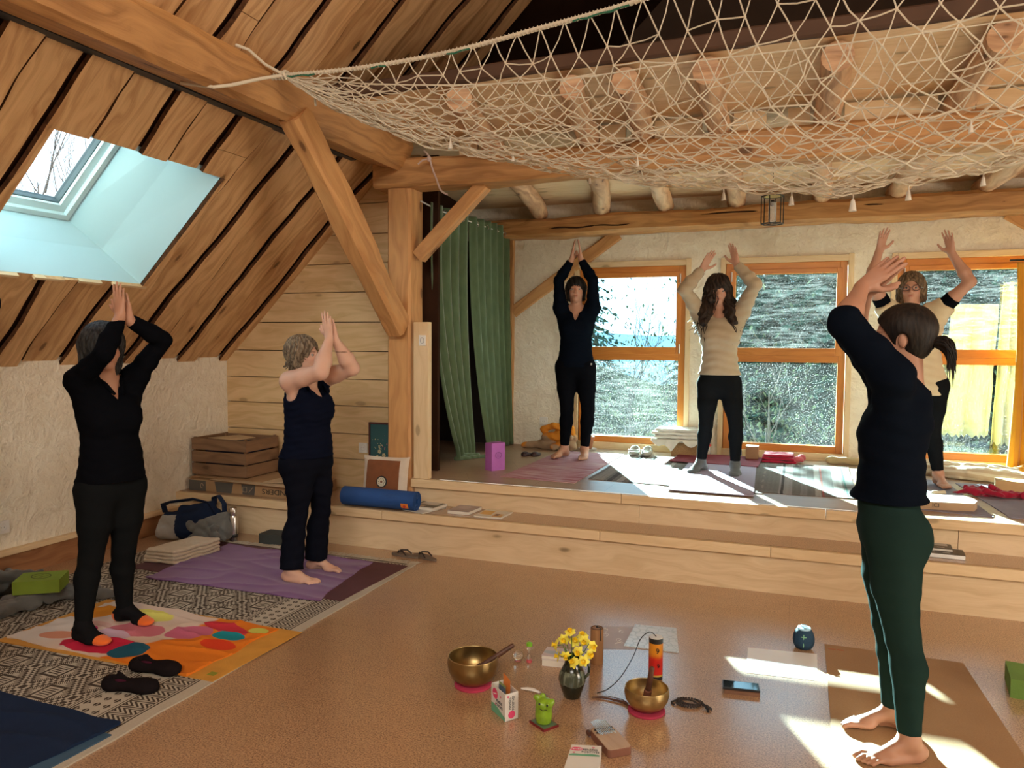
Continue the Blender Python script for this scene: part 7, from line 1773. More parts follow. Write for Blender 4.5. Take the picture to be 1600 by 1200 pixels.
    m = M('drip_glaze', .18, .6); x, y, z = m.obj(); ang = m.noise(m.vec(x*60, y*60, z*4), 1.0, 2); edge = (z+ang*.030); m.col(m.mix(edge.step(.078, .083), (.008, .014, .009), m.mix(edge.step(.135, .142), m.mix(ang.step(.4, .6), (.16, .19, .14), (.05, .06, .04)), (.010, .016, .010)))); VG = m.m
    b = MB(); b.lathe([(.032, 0), (.036, .004), (.050, .045), (.060, .080), (.057, .105), (.044, .130), (.034, .150), (.033, .165), (.040, .182), (.036, .183), (.029, .165), (.029, .150)], c, 36, True, False); b.build('jug_body', VG, t)
    b = MB(); b.tube([(c[0]+.034, c[1], .165), (c[0]+.060, c[1]-.004, .172), (c[0]+.078, c[1]-.008, .150), (c[0]+.076, c[1]-.008, .120), (c[0]+.060, c[1]-.004, .098), (c[0]+.052, c[1], .090)], [.006, .0065, .006, .006, .006, .005], 10); b.build('handle', VG, t)
    PT = plain('daffodil_petal', (.88, .80, .10), .6, var=.1, scale=40); TR = plain('daffodil_trumpet', (.88, .60, .01), .6, var=.1, scale=40); ST = plain('daffodil_stem', (.08, .17, .03), .6); rr = random.Random(17)
    spots = [(-.010, .0, .285), (-.070, -.01, .225), (-.055, -.02, .180), (-.045, .02, .245), (.030, -.02, .215), (.050, .01, .255), (.075, -.01, .205), (.085, .01, .235), (.020, -.045, .175), (-.020, -.04, .200), (.060, -.04, .185), (.0, .03, .235), (.035, .03, .265)]
    for k, (dx, dy, z) in enumerate(spots):
        f = thing('daffodil', 'yellow daffodil with orange trumpet in the dark green jug', 'flower', (c[0], c[1], .12), 0, 'daffodils in the dark green jug'); h_ = V(c[0]+dx, c[1]+dy, z)
        ax = nrm(V(dx*7+rr.uniform(-.5, .5), -1.0+rr.uniform(-.5, .9), rr.uniform(-.3, .7))); s = nrm(np.cross(ax, V(0, 0, 1))); w = np.cross(s, ax)
        b = MB(); b.tube([V(c[0]+dx*.1, c[1]+dy*.1, .06), V(c[0]+dx*.25, c[1]+dy*.3, .16), h_-ax*.03+V(0, 0, .006), h_-ax*.008], [.0022, .0022, .002, .0025], 6); b.build('stem', ST, f)
        b = MB()
        for q in range(6):
            a = q*PI/3+rr.uniform(-.1, .1); d = s*math.cos(a)+w*math.sin(a); p_ = s*-math.sin(a)+w*math.cos(a); L = rr.uniform(.024, .029); tw = rr.uniform(-.006, .006); P = []
            for i in range(5):
                q_ = i/4; wd = .0105*math.sin(PI*(.12+q_*.86))**.8+.0004; cen = h_+d*L*q_+ax*(.004*math.sin(q_*3)+tw*q_*q_); P.append([cen-p_*wd-ax*.001, cen+ax*.0015, cen+p_*wd-ax*.001])
            b.grid(P)
        b.v = [tuple(q) for q in b.v]; b.build('petals', PT, f)
        b = MB(); N = 14; R_ = [(.0045, .0), (.0065, .008), (.0075, .015), (.0105, .020)]
        b.grid([[h_+ax*z_+(s*math.cos(2*PI*j/N)+w*math.sin(2*PI*j/N))*(r_*(1+(.12 if i == 3 and j % 2 else 0))) for j in range(N)] for i, (r_, z_) in enumerate(R_)], None, True); q = b.build('trumpet', TR, f)
    # bamboo shaker, thunder tube, sheets, cards
    BM_ = wood('bamboo_wood', (.36, .19, .085), (.22, .10, .04), knot=0, ring=.2)
    t = thing('bamboo_tube', 'upright brown bamboo tube with a dark cord through its top', 'tube', (-.872, 3.57, 0)); c = (-.872, 3.57, .0005); b = MB(); b.tube([(c[0], c[1], .0005), (c[0], c[1], .07), (c[0], c[1], .172)], [.031, .032, .031], 24, caps=True); b.build('tube_body', BM_, t)
    b = MB(); b.lathe([(.0315, 0), (.026, .004), (.024, -.006), (.001, -.006)], (c[0], c[1], .172), 24, False, False); b.build('rim', plain('bamboo_dark', (.12, .06, .03), .7), t)
    b = MB(); b.ball((c[0], c[1], .178), .006, 10, 6); b.tube([(c[0], c[1], .178), (c[0]+.02, c[1]-.015, .181), (c[0]+.024, c[1]-.022, .168), (c[0]+.025, c[1]-.024, .12)], .0022, 6); b.build('cord', BLACKP, t)
    t = thing('thunder_tube', 'orange and red drum tube with black numbers and a long spring', 'tube', (-.575, 3.50, 0)); c = (-.575, 3.50, .0005)
    m = M('thunder_print', .35, .5); x, y, z = m.obj(); nn = m.noise(m.ocoord(), 30, 3); e = z+nn*.02-.01; a = m.mix(e.step(.095, .13), (.62, .02, .015), (.75, .28, .02)); a = m.mix((z-.022).abs().lt(.004)*.8, a, (.6, .5, .1)); a = m.mix(z.lt(.018), a, (.015, .015, .02)); a = m.mix(z.gt(.172), a, (.02, .02, .02)); a = m.mix((nn.gt(.60))*z.gt(.03)*z.lt(.10)*.6, a, (.85, .5, .4)); m.col(a)
    b = MB(); b.lathe([(.032, 0), (.0325, .001), (.0325, .193), (.031, .194)], c, 32); b.build('tube_body', m.m, t); b = MB(); b.lathe([(.0318, .194), (.029, .197), (.001, .1965)], c, 32, False, False); b.build('drum_skin', plain('drum_skin', (.72, .70, .66), .5), t)
    cd = nrm(V(.575, -3.50, 0)); sx = V(-cd[1], cd[0], 0); 
    for s_, z, sz in (('9', .140, .036), ('9', .070, .026)): text_obj('number', s_, sz, BLACKP, t, frameM(V(c[0], c[1], z)+cd*.0327+sx*.008*(1 if z > .1 else 1.6), sx, (0, 0, 1)), .0012)
    b = MB(); sp = []; base = [V(-.575, 3.50, .198), V(-.60, 3.48, .222), V(-.635, 3.44, .20), V(-.66, 3.38, .13), V(-.70, 3.32, .06), V(-.745, 3.27, .02), V(-.79, 3.24, .006)]
    for i in range(len(base)-1):
        for q in range(12):
            t_ = q/12; p0 = base[max(0, i-1)]; p1, p2 = base[i], base[i+1]; p3 = base[min(len(base)-1, i+2)]; sp.append(.5*((2*p1)+(-p0+p2)*t_+(2*p0-5*p1+4*p2-p3)*t_*t_+(-p0+3*p1-3*p2+p3)*t_**3))
    b.tube(sp, .0022, 6); b.build('spring', BLACKP, t)
    o = MB(); o.tube([(-.80, 3.20, .004), (-.74, 3.21, .006), (-.66, 3.20, .006), (-.585, 3.13, .005)], [.002, .004, .006, .003], 8); 
    t = thing('incense_tongs', 'thin dark wooden tongs lying flat left of the small bowl', 'tongs', (-.7, 3.2, 0)); o.build('arm', WDM, t); o = MB(); o.tube([(-.80, 3.20, .004), (-.74, 3.235, .004), (-.67, 3.225, .004), (-.64, 3.20, .004)], .002, 6); o.build('arm', WDM, t)
    SH = M('printed_sheet', .25, .5); u, v = SH.uv(); d, _c = SH.voro(SH.vec(u, v), 24.0, 'DISTANCE_TO_EDGE'); SH.col(SH.mix(d.step(.0, .10), (.40, .46, .50), (.58, .63, .66))); SH = SH.m
    tag(slab('tile', [(-.79, 3.815), (-.515, 3.83), (-.575, 4.16), (-.795, 4.13)], .0005, .005, SH, None, .001), 'pale marbled square tile behind the thunder tube', 'tile')
    o = slab('paper_sheet', [(-.90, 3.74), (-.735, 3.80), (-.80, 4.10), (-1.0, 4.03)], .0005, .0012, plain('violet_paper', (.42, .36, .36), .45, var=.04), None, .0003); tag(o, 'translucent grey sheet with white writing behind the bamboo tube', 'sheet')
    rr = random.Random(1); b = MB()
    for k in range(9):
        x, y = -.90+rr.uniform(-.05, .11), 3.92+rr.uniform(-.09, .11); b.tube([(x+.012*math.cos(a*1.7+k), y+.03*math.sin(a), .0022) for a in np.linspace(0, rr.uniform(3, 5), 9)], .0011, 4)
    b.build('white_writing', WHITE, o)['kind'] = 'stuff'
    m = plain('white_card', (.74, .74, .74), .4, var=.02); tag(slab('paper_sheet', [(-.185, 3.715), (.13, 3.74), (.135, 4.07), (-.195, 4.03)], .0005, .001, m, None, .0003), 'white sheet of paper lying in the sun left of the cork mat', 'sheet')
    m = M('clear_film', .08, .5); m.inp('Base Color', (.55, .62, .68)).inp('Alpha', .22); tag(slab('plastic_film', [(-.93, 2.95), (.14, 2.7), (.18, 3.30), (-.42, 3.85)], .0003, .0002, m.m, None, .0), 'large transparent protective film lying on the cork floor', 'film') if False else None
    # mala beads
    t = thing('mala_beads', 'loose heap of small dark mala beads with a black tassel', 'beads', (-.39, 3.30, 0)); rr = random.Random(4); b = MB(); BD = plain('dark_bead', (.03, .02, .018), .3)
    P = []
    for k in range(108):
        s_ = k/108*2*PI*4; R_ = .035+.014*math.sin(s_*.37+1); x = -.395+R_*1.25*math.cos(s_)+.012*math.sin(s_*.6); y = 3.295+R_*.95*math.sin(s_); P.append((x, y, .0045+.0075*(k/108*1.8 if k < 70 else .4)))
    for k in range(12): P.append((-.455-.012*math.sin(k*.5), 3.28+.006*k-.02, .0045))
    for q in P: b.ball(q, .0045, 7, 5)
    o = b.build('beads', BD, t); o['kind'] = 'stuff'
    b = MB()
    for k in range(26): a = rr.uniform(-.5, .5); b.tube([(-.345, 3.285, .018), (-.325+rr.uniform(-.005, .01), 3.275+.02*a, .014), (-.305+rr.uniform(-.01, .01), 3.262+.05*a, .003)], .0016, 4)
    b.build('tassel', BLACKP, t)['kind'] = 'stuff'
    # phone on a wallet
    t = thing('wallet', 'brown wooden case lying under the phone', 'case', (-.19, 3.50, 0)); slab('case_body', [(-.262, 3.455), (-.112, 3.47), (-.122, 3.545), (-.266, 3.53)], .0005, .016, plain('brown_case', (.20, .10, .06), .6, var=.2), t, .002)
    t = thing('smartphone', 'smartphone with reflecting screen lying face up on a brown case', 'phone', (-.19, 3.50, .017)); slab('phone_body', [(-.270, 3.460), (-.112, 3.480), (-.122, 3.556), (-.278, 3.538)], .0168, .009, BLACKP, t, .002)
    slab('screen', [(-.266, 3.464), (-.116, 3.483), (-.125, 3.552), (-.273, 3.534)], .0259, .0006, M('phone_glass', .04, .8).col((.02, .03, .04)).m, t, 0)
    # speaker
    t = thing('portable_speaker', 'small rounded dark blue speaker with plus and minus signs on the floor', 'speaker', (.072, 4.13, 0)); c = V(.072, 4.13, .0005); BL = plain('speaker_mesh', (.015, .045, .085), .75, .3, bump=.4, bscale=300); I3 = (V(1, 0, 0), V(0, 1, 0), V(0, 0, 1))
    def fn(S): S.ell(c+V(0, 0, .048), I3, (.050, .050, .050), .02); S.cone(c+V(0, 0, .034), c+V(0, 0, .070), .046, .044, .02); S.cone(c+V(0, 0, -.02), c+V(0, 0, -.01), .1, .1, .004, sub=True) if False else None
    blob('speaker_body', fn, c-V(.08, .08, .02), c+V(.08, .08, .14), .004, BL, t, None, .001)
    b = MB(); b.lathe([(.034, .100), (.032, .108), (.020, .112), (.001, .113)], (c[0], c[1], .0), 28, False, False); b.build('top_cap', plain('speaker_top', (.30, .48, .60), .5), t)
    b = MB(); b.tube([(c[0]-.014, c[1], .111), (c[0]-.010, c[1], .121), (c[0]+.010, c[1], .121), (c[0]+.014, c[1], .111)], .003, 8); b.build('hanging_loop', plain('loop_grey', (.35, .4, .42), .6), t)
    cd = nrm(V(-.072, -4.13, 0)); sx = V(-cd[1], cd[0], 0); SG = plain('speaker_sign', (.20, .42, .22), .5)
    for nm, P_ in (('plus_sign', [((-.013, .072), (.013, .072)), ((0, .059), (0, .085))]), ('minus_sign', [((0, .022), (0, .050))])):
        b = MB()
        for (x0, z0), (x1, z1) in P_: b.tube([c+sx*x0+V(0, 0, z0)+cd*.0495, c+sx*(x0+x1)/2+V(0, 0, (z0+z1)/2)+cd*.0515, c+sx*x1+V(0, 0, z1)+cd*.0495], .0022, 6)
        b.build(nm, SG, t)
    # kalimba
    t = thing('kalimba', 'wooden thumb piano with metal tines beside the closed card box', 'kalimba', (-.645, 2.81, 0)); KW = wood('kalimba_wood', (.50, .36, .25), (.34, .22, .14), knot=0, ring=.2)
    A = Vector((-.735, 2.885, 0)); ux = Vector((.63, -.78, 0)).normalized(); uy = Vector((.78, .63, 0)).normalized(); L, W = .185, .098
    Fk = lambda x, y, z: A+ux*x+uy*y+Vector((0, 0, z+.0005)); out = []
    for (cx, cy, a0) in ((L-.012, .012, -PI/2), (L-.012, W-.012, 0), (.030, W-.030, PI/2), (.030, .030, PI)):
        rr_ = .012 if cx > .1 else .030
        for k in range(5): a = a0+k/4*PI/2; out.append((cx+rr_*math.cos(a), cy+rr_*math.sin(a)))
    b = MB(); b.prism(out, 0, .030, Fk); q = b.build('sound_box', plain('kalimba_side', (.20, .08, .05), .5), t, smooth=False, bevel=.002); b = MB(); b.prism([(L/2+(x-L/2)*.97, W/2+(y-W/2)*.97) for x, y in out], .0302, .0318, Fk); b.build('top_board', KW, t, smooth=False)
    MT = plain('tine_steel', (.75, .74, .72), .25, metal=1)
    for k in range(10):
        y = .018+k*.0068; x0 = -.014-.012*(1-abs(k-4.5)/4.5); b = MB(); b.tube([Fk(x0, y, .043), Fk(.030, y, .040), Fk(.05, y, .037), Fk(.075+.006*(k % 2), y, .036)], [.0026, .0022, .002, .002], 5, ell=(1, .5)); b.build('tine', MT, t)
    for nm, x, z in (('bridge', .036, .036), ('bridge', .056, .034)):
        b = MB(); b.tube([Fk(x, .010, z), Fk(x, .086, z)], .0035, 8); b.build(nm, BLACKP, t)
    b = MB(); b.tube([Fk(.0, .0, .012), Fk(.02, -.004, .014)], [.010, .009], 10); b.build('knob', WDM, t)
    # cork mat
    m = M('cork_mat', .75, .25); u, v = m.uv(); n = m.noise(m.vec(u, v), 160, 3); n2 = m.noise(m.vec(u, v), 5, 3); m.col(m.mix(n*.6+n2*.4, (.24, .13, .06), (.44, .27, .14))); m.bump(n, .3, .002)
    o = slab('yoga_mat', [(.165, 2.55), (.885, 2.55), (.80, 4.205), (.175, 4.215)], .0005, .005, m.m, None, .001); tag(o, 'tan cork yoga mat under the person with the ponytail', 'yoga mat')
    b = MB(); b.box(.190, .225, 4.150, 4.158, .0056, .0061); b.box(.232, .262, 4.148, 4.160, .0056, .0061); b.build('mat_logo', plain('mat_logo_orange', (.45, .12, .04), .7), o, smooth=False)
floor_things()

# ================================================================== net, ropes, lantern
def crom(P, n):
    out = []
    for i in range(len(P)-1):
        p0, p1, p2, p3 = P[max(0, i-1)], P[i], P[i+1], P[min(len(P)-1, i+2)]
        for q in range(n):
            t = q/n; out.append(.5*((2*p1)+(-p0+p2)*t+(2*p0-5*p1+4*p2-p3)*t*t+(-p0+3*p1-3*p2+p3)*t**3))
    out.append(P[-1]); return out
def net():
    NR = fabric('net_cord', (0.62, 0.55, 0.43), bump=.3, weave=500); GR = fabric('green_twine', (.02, .13, .07)); TW = fabric('net_tassel', (.60, .55, .47))
    t = thing('rope_net', 'large knotted cream rope net slung under the loft like a hammock', 'net', (-2.7, 3.58, 3.0))
    near = crom([V(-2.66, 3.58, 3.0), V(-2.2, 3.58, 2.985), V(-1.67, 3.55, 2.99), (V(-1.13, 3.44, 3.0)), V(-.66, 3.33, 3.01), V(.1, 3.10, 3.04), V(.9, 2.85, 3.09), V(1.9, 2.55, 3.16)], 12)
    far = crom([V(-2.66, 3.60, 2.99), V(-2.2, 3.80, 2.97), V(-1.67, 4.05, 2.99), V(-1.13, 4.20, 3.02), V(-.66, 4.22, 3.04), V(.1, 4.22, 3.04), V(.9, 4.20, 3.05), V(1.9, 4.15, 3.08)], 12)
    near = np.array(near); far = np.array(far); K = len(near)-1
    L = np.concatenate([[0], np.cumsum(np.linalg.norm(np.diff(near, axis=0), axis=1))])
    M_ = 74; N_ = 34; us = np.linspace(0, L[-1], M_+1)
    nr = np.stack([np.interp(us, L, near[:, i]) for i in range(3)], 1); fr = np.stack([np.interp(us, L, far[:, i]) for i in range(3)], 1)
    xb = [-2.66, -2.4, -1.93, -1.13, -.7, .13, .76, 1.4, 2.2]; zb = [2.99, 2.82, 2.62, 2.42, 2.33, 2.20, 2.25, 2.35, 2.5]
    rr = random.Random(5)
    def pt(i, j, jit=0.013):
        s = j/N_; P = nr[i]*(1-s)+fr[i]*s; bot = np.interp(P[0], xb, zb); D = (nr[i][2]+fr[i][2])/2-bot
        s2 = s**.92; P = P+V(0, 0, -D*(1-(2*s2-1)**2)**.75)
        k = min(1, i/6); return P+V(rr.uniform(-1, 1), rr.uniform(-1, 1), rr.uniform(-1, 1))*jit*k
    G = [[pt(i, j, .019 if 0 < j < N_ else 0) for j in range(N_+1)] for i in range(M_+1)]
    b = MB(); bk = MB()
    def strand(p, q, r=.0032):
        m_ = (p+q)/2+V(rr.uniform(-1, 1), rr.uniform(-1, 1), rr.uniform(-1.6, .4))*.005; b.tube([p, m_, q], r, 4, caps=False)
    for i in range(M_+1):
        for j in range(N_+1):
            if (i+j) % 2: continue
            for di, dj in ((1, 1), (1, -1)):
                a, c = i+di, j+dj
                if 0 <= a <= M_ and 0 <= c <= N_: strand(G[i][j], G[a][c])
            if rr.random() < .42 and i+2 <= M_: strand(G[i][j], G[i+2][j])
            if 0 < j < N_ and i > 2: bk.ball(G[i][j], .0055, 5, 4)
    o = b.build('netting', NR, t); o['kind'] = 'stuff'; o = bk.build('knots', NR, t); o['kind'] = 'stuff'
    b = MB(); tw = [];
    b.tube(near[::2], .010, 8); b.build('edge_rope', NR, t)
    b = MB(); b.tube(far[::2], .004, 6); b.build('edge_rope', NR, t)
    b = MB()
    for i in range(0, K, 1):
        p = near[i]; d = nrm(near[i+1]-near[i]); a = nrm(np.cross(d, V(0, 0, 1))); c = np.cross(d, a); ll = np.linalg.norm(near[i+1]-near[i])
        b.tube([p+d*ll*q/10+(a*math.cos(q*1.3)+c*math.sin(q*1.3))*.0125 for q in range(11)], .0026, 4)
    b.build('lashing', NR, t)['kind'] = 'stuff'
    for (i0, i1) in ((1, 7), (14, 17), (24, 28), (40, 48)):
        b = MB(); p = [near[i]+V(0, -.004, -.010+.004*math.sin(i*2.2)) for i in range(i0, i1)]; b.tube(p, .005, 6); b.build('green_twine', GR, t)
    for (i, j, s) in ((46, 17, 1.0), (50, 18, .8), (42, 18, .8), (54, 16, .7), (37, 19, .7), (26, 19, .6), (58, 19, .7), (15, 9, .8), (20, 12, .6), (52, 8, .6), (31, 9, .6)):
        p = G[i][j]; b = MB(); b.tube([p, p-V(0, 0, .025*s)], .003, 6); b.lathe([(.003, -.025*s), (.008*s, -.032*s), (.013*s, -.060*s), (.016*s, -.078*s), (.004, -.074*s)], tuple(p), 10); b.build('tassel', TW, t)
    # lashing knot and ties round the purlin
    k0 = V(-2.66, 3.58, 3.0); b = MB()
    for q in range(5): b.tube([k0+V(-.045*q*.5+.01, 0, 0)+V(0, math.cos(a), math.sin(a))*(.020-.002*q)+V(.004*math.sin(a*2), 0, 0) for a in np.linspace(0, 2*PI, 13)], .008, 6)
    b.build('knot', NR, t)
    b = MB(); b.tube([k0, k0+V(-.06, -.12, -.05), (-2.765, 3.28, 2.865), (-2.81, 3.20, 2.835), (-3.0, 3.18, 2.87)], .009, 8); b.build('tie_rope', NR, t)
    b = MB(); b.tube([k0, k0+V(-.05, -.10, .03), (-2.735, 3.38, 3.075), (-2.80, 3.36, 3.10)], .008, 8); b.build('tie_rope', NR, t)
    b = MB(); b.tube([k0+V(.12, .10, -.06), k0+V(.13, .10, -.15)], .006, 6); b.build('loose_end', NR, t)
    # hanging rope over the tie beam
    o = thing('rope', 'thin pinkish rope with a knot hanging over the tie beam in front of the curtain', 'rope', (-2.5, 5.1, 2.9)); RP_ = fabric('pink_rope', (.52, .38, .33))
    b = MB(); b.tube(crom([V(-2.60, 5.14, 2.95), V(-2.55, 5.12, 2.90), V(-2.53, 5.13, 2.82), V(-2.50, 5.14, 2.74), V(-2.47, 5.15, 2.66), V(-2.42, 5.16, 2.625)], 6), .007, 8); b.build('rope_length', RP_, o)
    b = MB(); b.ball((-2.55, 5.12, 2.885), .017, 10, 8, (1, 1, 1.3)); b.build('rope_knot', RP_, o)
    b = MB(); b.tube([(-2.55, 5.12, 2.885), (-2.59, 5.10, 2.875), (-2.625, 5.09, 2.845)], .006, 8); b.build('rope_end', RP_, o)
net()
def lantern():
    t = thing('cage_lantern', 'small hexagonal black wire cage lamp hanging before the wall beam', 'lamp', (-.21, 6.6, 2.5)); BK = plain('black_wire', (.012, .012, .012), .5); c = V(-.21, 6.6, 0); z0, z1, R = 2.52, 2.74, .088
    P = [(R*math.cos(a), R*math.sin(a)) for a in [k*PI/3+.3 for k in range(6)]]
    b = MB()
    for k in range(6):
        x, y = P[k]; x2, y2 = P[(k+1) % 6]
        for z in (z0, z1): b.tube([c+V(x, y, z), c+V(x2, y2, z)], .0042, 6)
        b.tube([c+V(x, y, z0), c+V(x, y, z1)], .0042, 6); b.tube([c+V(x, y, z0), c+V(0, 0, z0)], .003, 6)
    b.build('wire_cage', BK, t)
    b = MB(); b.prism([(x+c[0], y+c[1]) for x, y in P], z1, z1+.004); b.build('top_plate', plain('brass_plate', (.5, .36, .12), .4, metal=.8), t, smooth=False)
    b = MB(); b.lathe([(.032, 0), (.032, .15), (.030, .15), (.030, .0)], (c[0], c[1], z0+.02), 20, True, False); g = M('lamp_glass', .05, .5); g.inp('Base Color', (.9, .9, .88)).inp('Alpha', .25); b.build('glass_cylinder', g.m, t)
    b = MB(); b.lathe([(.012, 0), (.018, .02), (.012, .05)], (c[0], c[1], z0+.14), 14); b.build('bulb_socket', BK, t)
    b = MB(); b.tube([c+V(0, 0, z1), c+V(0, 0, 2.975)], .003, 6); b.build('cord', BK, t)
lantern()
# ================================================================== outside: slope, hills and trees seen through the panes
def outside():
    m = M('meadow', 1.0, 0.0); n = m.noise(m.ocoord(), .35, 5); n2 = m.noise(m.ocoord(), 3.0, 4); m.col(m.mix(n*.6+n2*.4, (.022, .026, .018), (.07, .068, .045)))
    b = MB(); P = []
    for i in range(41):
        r = []
        for j in range(61):
            x = -90+j*3.0; y = 7.9+(i/40)**2*150; z = -0.9-.05*(y-8)+max(0, (y-90))*.02+mnoise.noise(Vector((x*.05, y*.05, 1)))*1.2*min(1, (y-7.9)/12); r.append((x, y, z))
        P.append(r)
    b.grid(P); struct(b.build('ground_meadow', m.m), 'sloping meadow outside the windows', 'ground')
    hm = M('hazed_hills', 1.0, 0.0); n = hm.noise(hm.ocoord(), .06, 5); hm.col(hm.mix(n, (.34, .48, .55), (.44, .58, .64)))  # distance haze is put into this pale blue colour
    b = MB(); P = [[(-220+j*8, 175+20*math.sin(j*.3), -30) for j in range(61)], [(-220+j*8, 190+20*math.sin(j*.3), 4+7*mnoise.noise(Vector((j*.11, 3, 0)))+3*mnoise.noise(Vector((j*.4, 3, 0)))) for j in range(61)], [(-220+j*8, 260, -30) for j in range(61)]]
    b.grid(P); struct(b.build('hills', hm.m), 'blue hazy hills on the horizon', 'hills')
    BK = plain('grey_bark', (.10, .085, .075), .9, var=.3, scale=8); NE = plain('spruce_needles', (.028, .060, .040), 1.0, 0.0, var=.5, scale=2); BL = plain('bush_twigs', (.09, .11, .06), 1.0, 0.0, var=.4, scale=3)
    def bare(loc, H, seed, lab, thick=1.0, depth=5, spread=.42, group=None):
        rr = random.Random(seed); b = MB()
        def br(p, d, L, r, k):
            n_ = 4; pts = [p]; dd = d.copy()
            for i in range(n_):
                dd = (dd+Vector((rr.uniform(-1, 1), rr.uniform(-1, 1), rr.uniform(-.4, .8)))*.12).normalized(); pts.append(pts[-1]+dd*L/n_)
            b.tube(pts, [r*(1-.45*i/n_) for i in range(n_+1)], 6 if k > 2 else 3, caps=False)
            if k <= 0: return
            for q in range(rr.choice((2, 3, 3))):
                s = rr.uniform(.35, 1.0); bp = pts[0].lerp(pts[-1], s) if s < .9 else pts[-1]; ax = Vector((rr.uniform(-1, 1), rr.uniform(-1, 1), rr.uniform(-.2, 1))).normalized()
                br(bp, (dd+ax*spread*1.7).normalized(), L*rr.uniform(.55, .8), r*.55, k-1)
        br(Vector(loc), Vector((rr.uniform(-.1, .1), 0, 1)), H*.38, .075*thick*H/6, depth)
        o = b.build('bare_tree', BK); tag(o, lab, 'tree', group); return o
    def spruce(loc, H, R, seed, lab, group=None):
        rr = random.Random(seed); t = thing('spruce_tree', lab, 'tree', loc, 0, group); L = Vector(loc)
        b = MB(); b.tube([L, L+Vector((0, 0, H*.97))], [.02*H, .003*H], 8); b.build('trunk', BK, t)
        b = MB(); k = 0; z = H*.06
        while z < H*.98:
            f = 1-z/H; n_ = max(5, int(13*f)+4)
            for q in range(n_):
                a = q/n_*2*PI+k*.7+rr.uniform(-.2, .2); l = R*f**.85*rr.uniform(.75, 1.15)+.06; w = l*rr.uniform(.20, .30)+.05; d = Vector((math.cos(a), math.sin(a), 0)); s = Vector((-d.y, d.x, 0)); p = L+Vector((0, 0, z)); dr = l*rr.uniform(.28, .45)
                tn = max(4, int(l/.13))
                for i in range(tn):
                    s0 = (i+.5)/tn; c0 = p+d*l*s0-Vector((0, 0, dr*s0**1.5))
                    for sg in (-1, 0, 1):
                        ww = (w*(1-s0*.75)+.05)*rr.uniform(.5, 1.1); e = (d*.55+s*sg*1.0+Vector((0, 0, rr.uniform(-.7, -.1)))).normalized()*ww*1.3; o_ = e.cross(Vector((0, 0, 1))).normalized()*ww*.20+Vector((0, 0, rr.uniform(-.04, .04)))
                        b.quadp([c0-o_, c0+e*.5-o_*1.3, c0+e, c0+e*.5+o_])
            z += H*(.030+.012*f); k += 1
        b.build('foliage', NE, t)
    spruce((-4.9, 17.5, -1.6), 6.6, 1.9, 1, 'spruce tree seen at the left of the first window')
    for k, (x, y, H, R) in enumerate(((-.6, 17.5, 8.5, 2.2), (1.0, 15.8, 9.0, 2.4), (2.6, 17.0, 10.5, 2.6), (4.3, 15.5, 9.5, 2.4), (6.0, 16.8, 10.0, 2.6), (0.2, 20.0, 8.2, 2.4), (3.4, 20.5, 12.0, 2.8), (-1.2, 27, 9.5, 3.0), (1.2, 29, 11.5, 3.2), (3.8, 27, 13.5, 3.4), (6.6, 28, 14.5, 3.6), (9.0, 26, 15, 3.6), (-3.4, 34, 7.5, 2.8))):
        spruce((x, y, -1.8), H, R, 20+k, ('spruce tree, leftmost behind the middle window', 'spruce tree in the centre of the middle window', 'spruce tree at the right of the middle window', 'spruce tree at the left of the right window', 'spruce tree at the right of the right window', 'spruce tree farther back behind the middle window', 'spruce tree farther back behind the right window', 'distant spruce between the first and middle windows', 'distant spruce in the middle window', 'distant tall spruce left of the right window', 'distant tall spruce in the right window', 'distant tall spruce at the right edge', 'distant low spruce at the right of the first window')[k], 'spruces on the slope')
    for k, (x, y, H) in enumerate(((-3.2, 15.0, 4.0), (-2.35, 17.0, 3.9), (-3.9, 20.0, 4.6), (-1.6, 14.0, 2.6), (-2.9, 12.5, 2.2))):
        bare((x, y, -1.6), H, 40+k, ('bare tree with forked trunk in the centre of the first window', 'bare tree at the right of the first window', 'bare tree farther off at the left of the first window', 'small bare tree low at the right of the first window', 'small bare shrub low in the first window')[k], 1.0, 5, group='bare trees beyond the first window')
    for k, (x, y, H) in enumerate(((-.35, 11.2, 4.2), (.9, 10.6, 3.8), (1.9, 11.0, 4.6), (2.7, 10.4, 4.2))):
        bare((x, y, -1.2), H, 60+k, ('bare tree close behind the left of the middle window', 'bare tree close behind the right of the middle window', 'bare tree close behind the left of the right window', 'bare tree close behind the right of the right window')[k], .6, 5, .55, group='bare trees close to the wall')
    # dense hedge of twigs below the panes
    for k, (x, y, w, h) in enumerate(((-2.7, 11.5, 1.6, 1.5), (-.9, 11.8, 1.3, 1.7), (.5, 12.2, 1.6, 2.4), (2.2, 12.0, 1.8, 2.6), (-3.9, 15.5, 1.6, 2.6), (-2.0, 16.2, 1.5, 2.9), (-6.0, 19.0, 1.8, 2.8))):
        rr = random.Random(90+k); b = MB()
        for q in range(2400):
            a = rr.uniform(0, 6.28); px, py = x+rr.uniform(-w, w), y+rr.uniform(-.8, .8); pz = -1.3+abs(rr.gauss(0, .55))*h; e = Vector((math.cos(a)*.5, math.sin(a)*.5, rr.uniform(.0, 1))).normalized(); L = rr.uniform(.05, .13); s = Vector((-math.sin(a), math.cos(a), 0))*L*.22; p = Vector((px, py, pz))
            b.quadp([p, p+e*L*.5+s, p+e*L, p+e*L*.5-s])
        tag(b.build('hedge_bush', BL), ('leafy bush low outside the first window', 'leafy bush between the first and middle windows', 'leafy bush low outside the middle window', 'leafy bush low outside the right window', 'taller twiggy bush farther out at the left of the first window', 'taller twiggy bush farther out at the right of the first window', 'distant twiggy bush at the left edge of the first window')[k], 'bush', 'bushes along the outside wall')
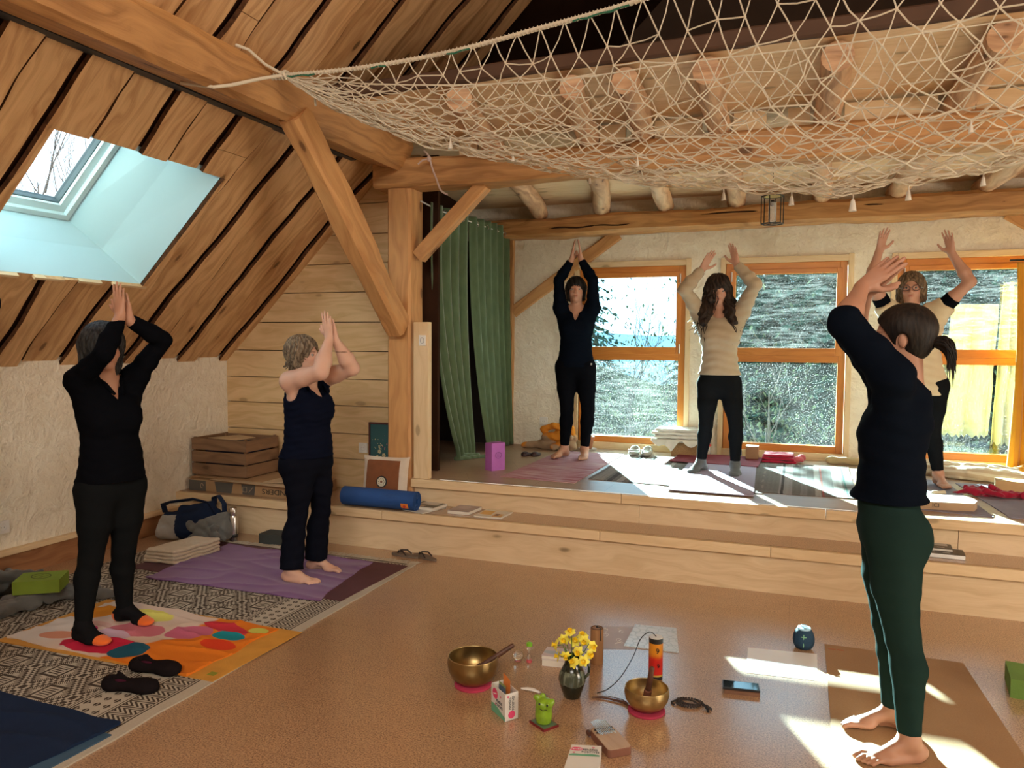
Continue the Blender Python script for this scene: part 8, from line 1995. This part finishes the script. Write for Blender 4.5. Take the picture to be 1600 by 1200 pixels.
    # trees seen through the skylight, on the slope left of the house
    for k, (x, y, z, H) in enumerate(((-9.6, 8.2, 1.6, 5.4), (-9.8, 7.2, 1.4, 5.2), (-9.4, 9.2, 1.5, 5.6), (-11.5, 9.0, 1.6, 6.6), (-11.2, 10.6, 1.6, 6.6), (-9.2, 7.7, 1.2, 4.9))):
        bare((x, y, z-1.5), H, 80+k, ('bare tree crown, leftmost in the skylight', 'bare tree crown low in the skylight', 'bare tree crown at the right of the skylight', 'tall bare tree crown farther behind the skylight', 'bare tree crown at the edge of the skylight', 'small bare tree crown at the bottom of the skylight')[k], .55, 6, .45, group='bare trees seen through the skylight')
    b = MB(); P = [[(-60, -10+j*4, 8+mnoise.noise(Vector((j*.3, 1, 0)))) for j in range(16)], [(-14, -10+j*4, .5) for j in range(16)], [(-7, -10+j*4, -1.5) for j in range(16)]]; b.grid(P); struct(b.build('ground_bank', m.m), 'grassy bank left of the house', 'ground')
    # shop-like pink lettering is out of reach; yellow cloth hung outside to dry beyond the right window
    t = thing('garden_cloth', 'pale yellow cloths hanging outside beyond the right window', 'cloth', (1.9, 9.2, .2)); YM = fabric('pale_yellow_cloth', (.34, .25, .08), bump=.2)
    for (x0, x1, z0, z1) in ((1.52, 1.95, .62, 1.98), (1.30, 1.52, .70, 1.66), (1.98, 2.20, .55, 2.20)):
        b = MB(); b.grid([[(x0+(x1-x0)*j/14-.05*(1-i/14), 9.2+.05*math.sin(j*1.1)+.02*math.sin(i*.8+j), z0+(z1-z0)*i/14-.04*(j % 2)*(i == 0)) for j in range(15)] for i in range(15)]); q = b.build('cloth_panel', YM, t); s_ = q.modifiers.new('th', 'SOLIDIFY'); s_.thickness = .004
    b = MB(); b.tube([(.8, 9.2, 1.99), (2.6, 9.2, 2.24)], .010, 6); b.build('line', BLACKP, t)
    for x in (.8, 2.6): b = MB(); b.tube([(x, 9.2, -1.1), (x, 9.2, 2.1 if x < 1 else 2.3)], .03, 8); b.build('stake', BK, t)
outside()
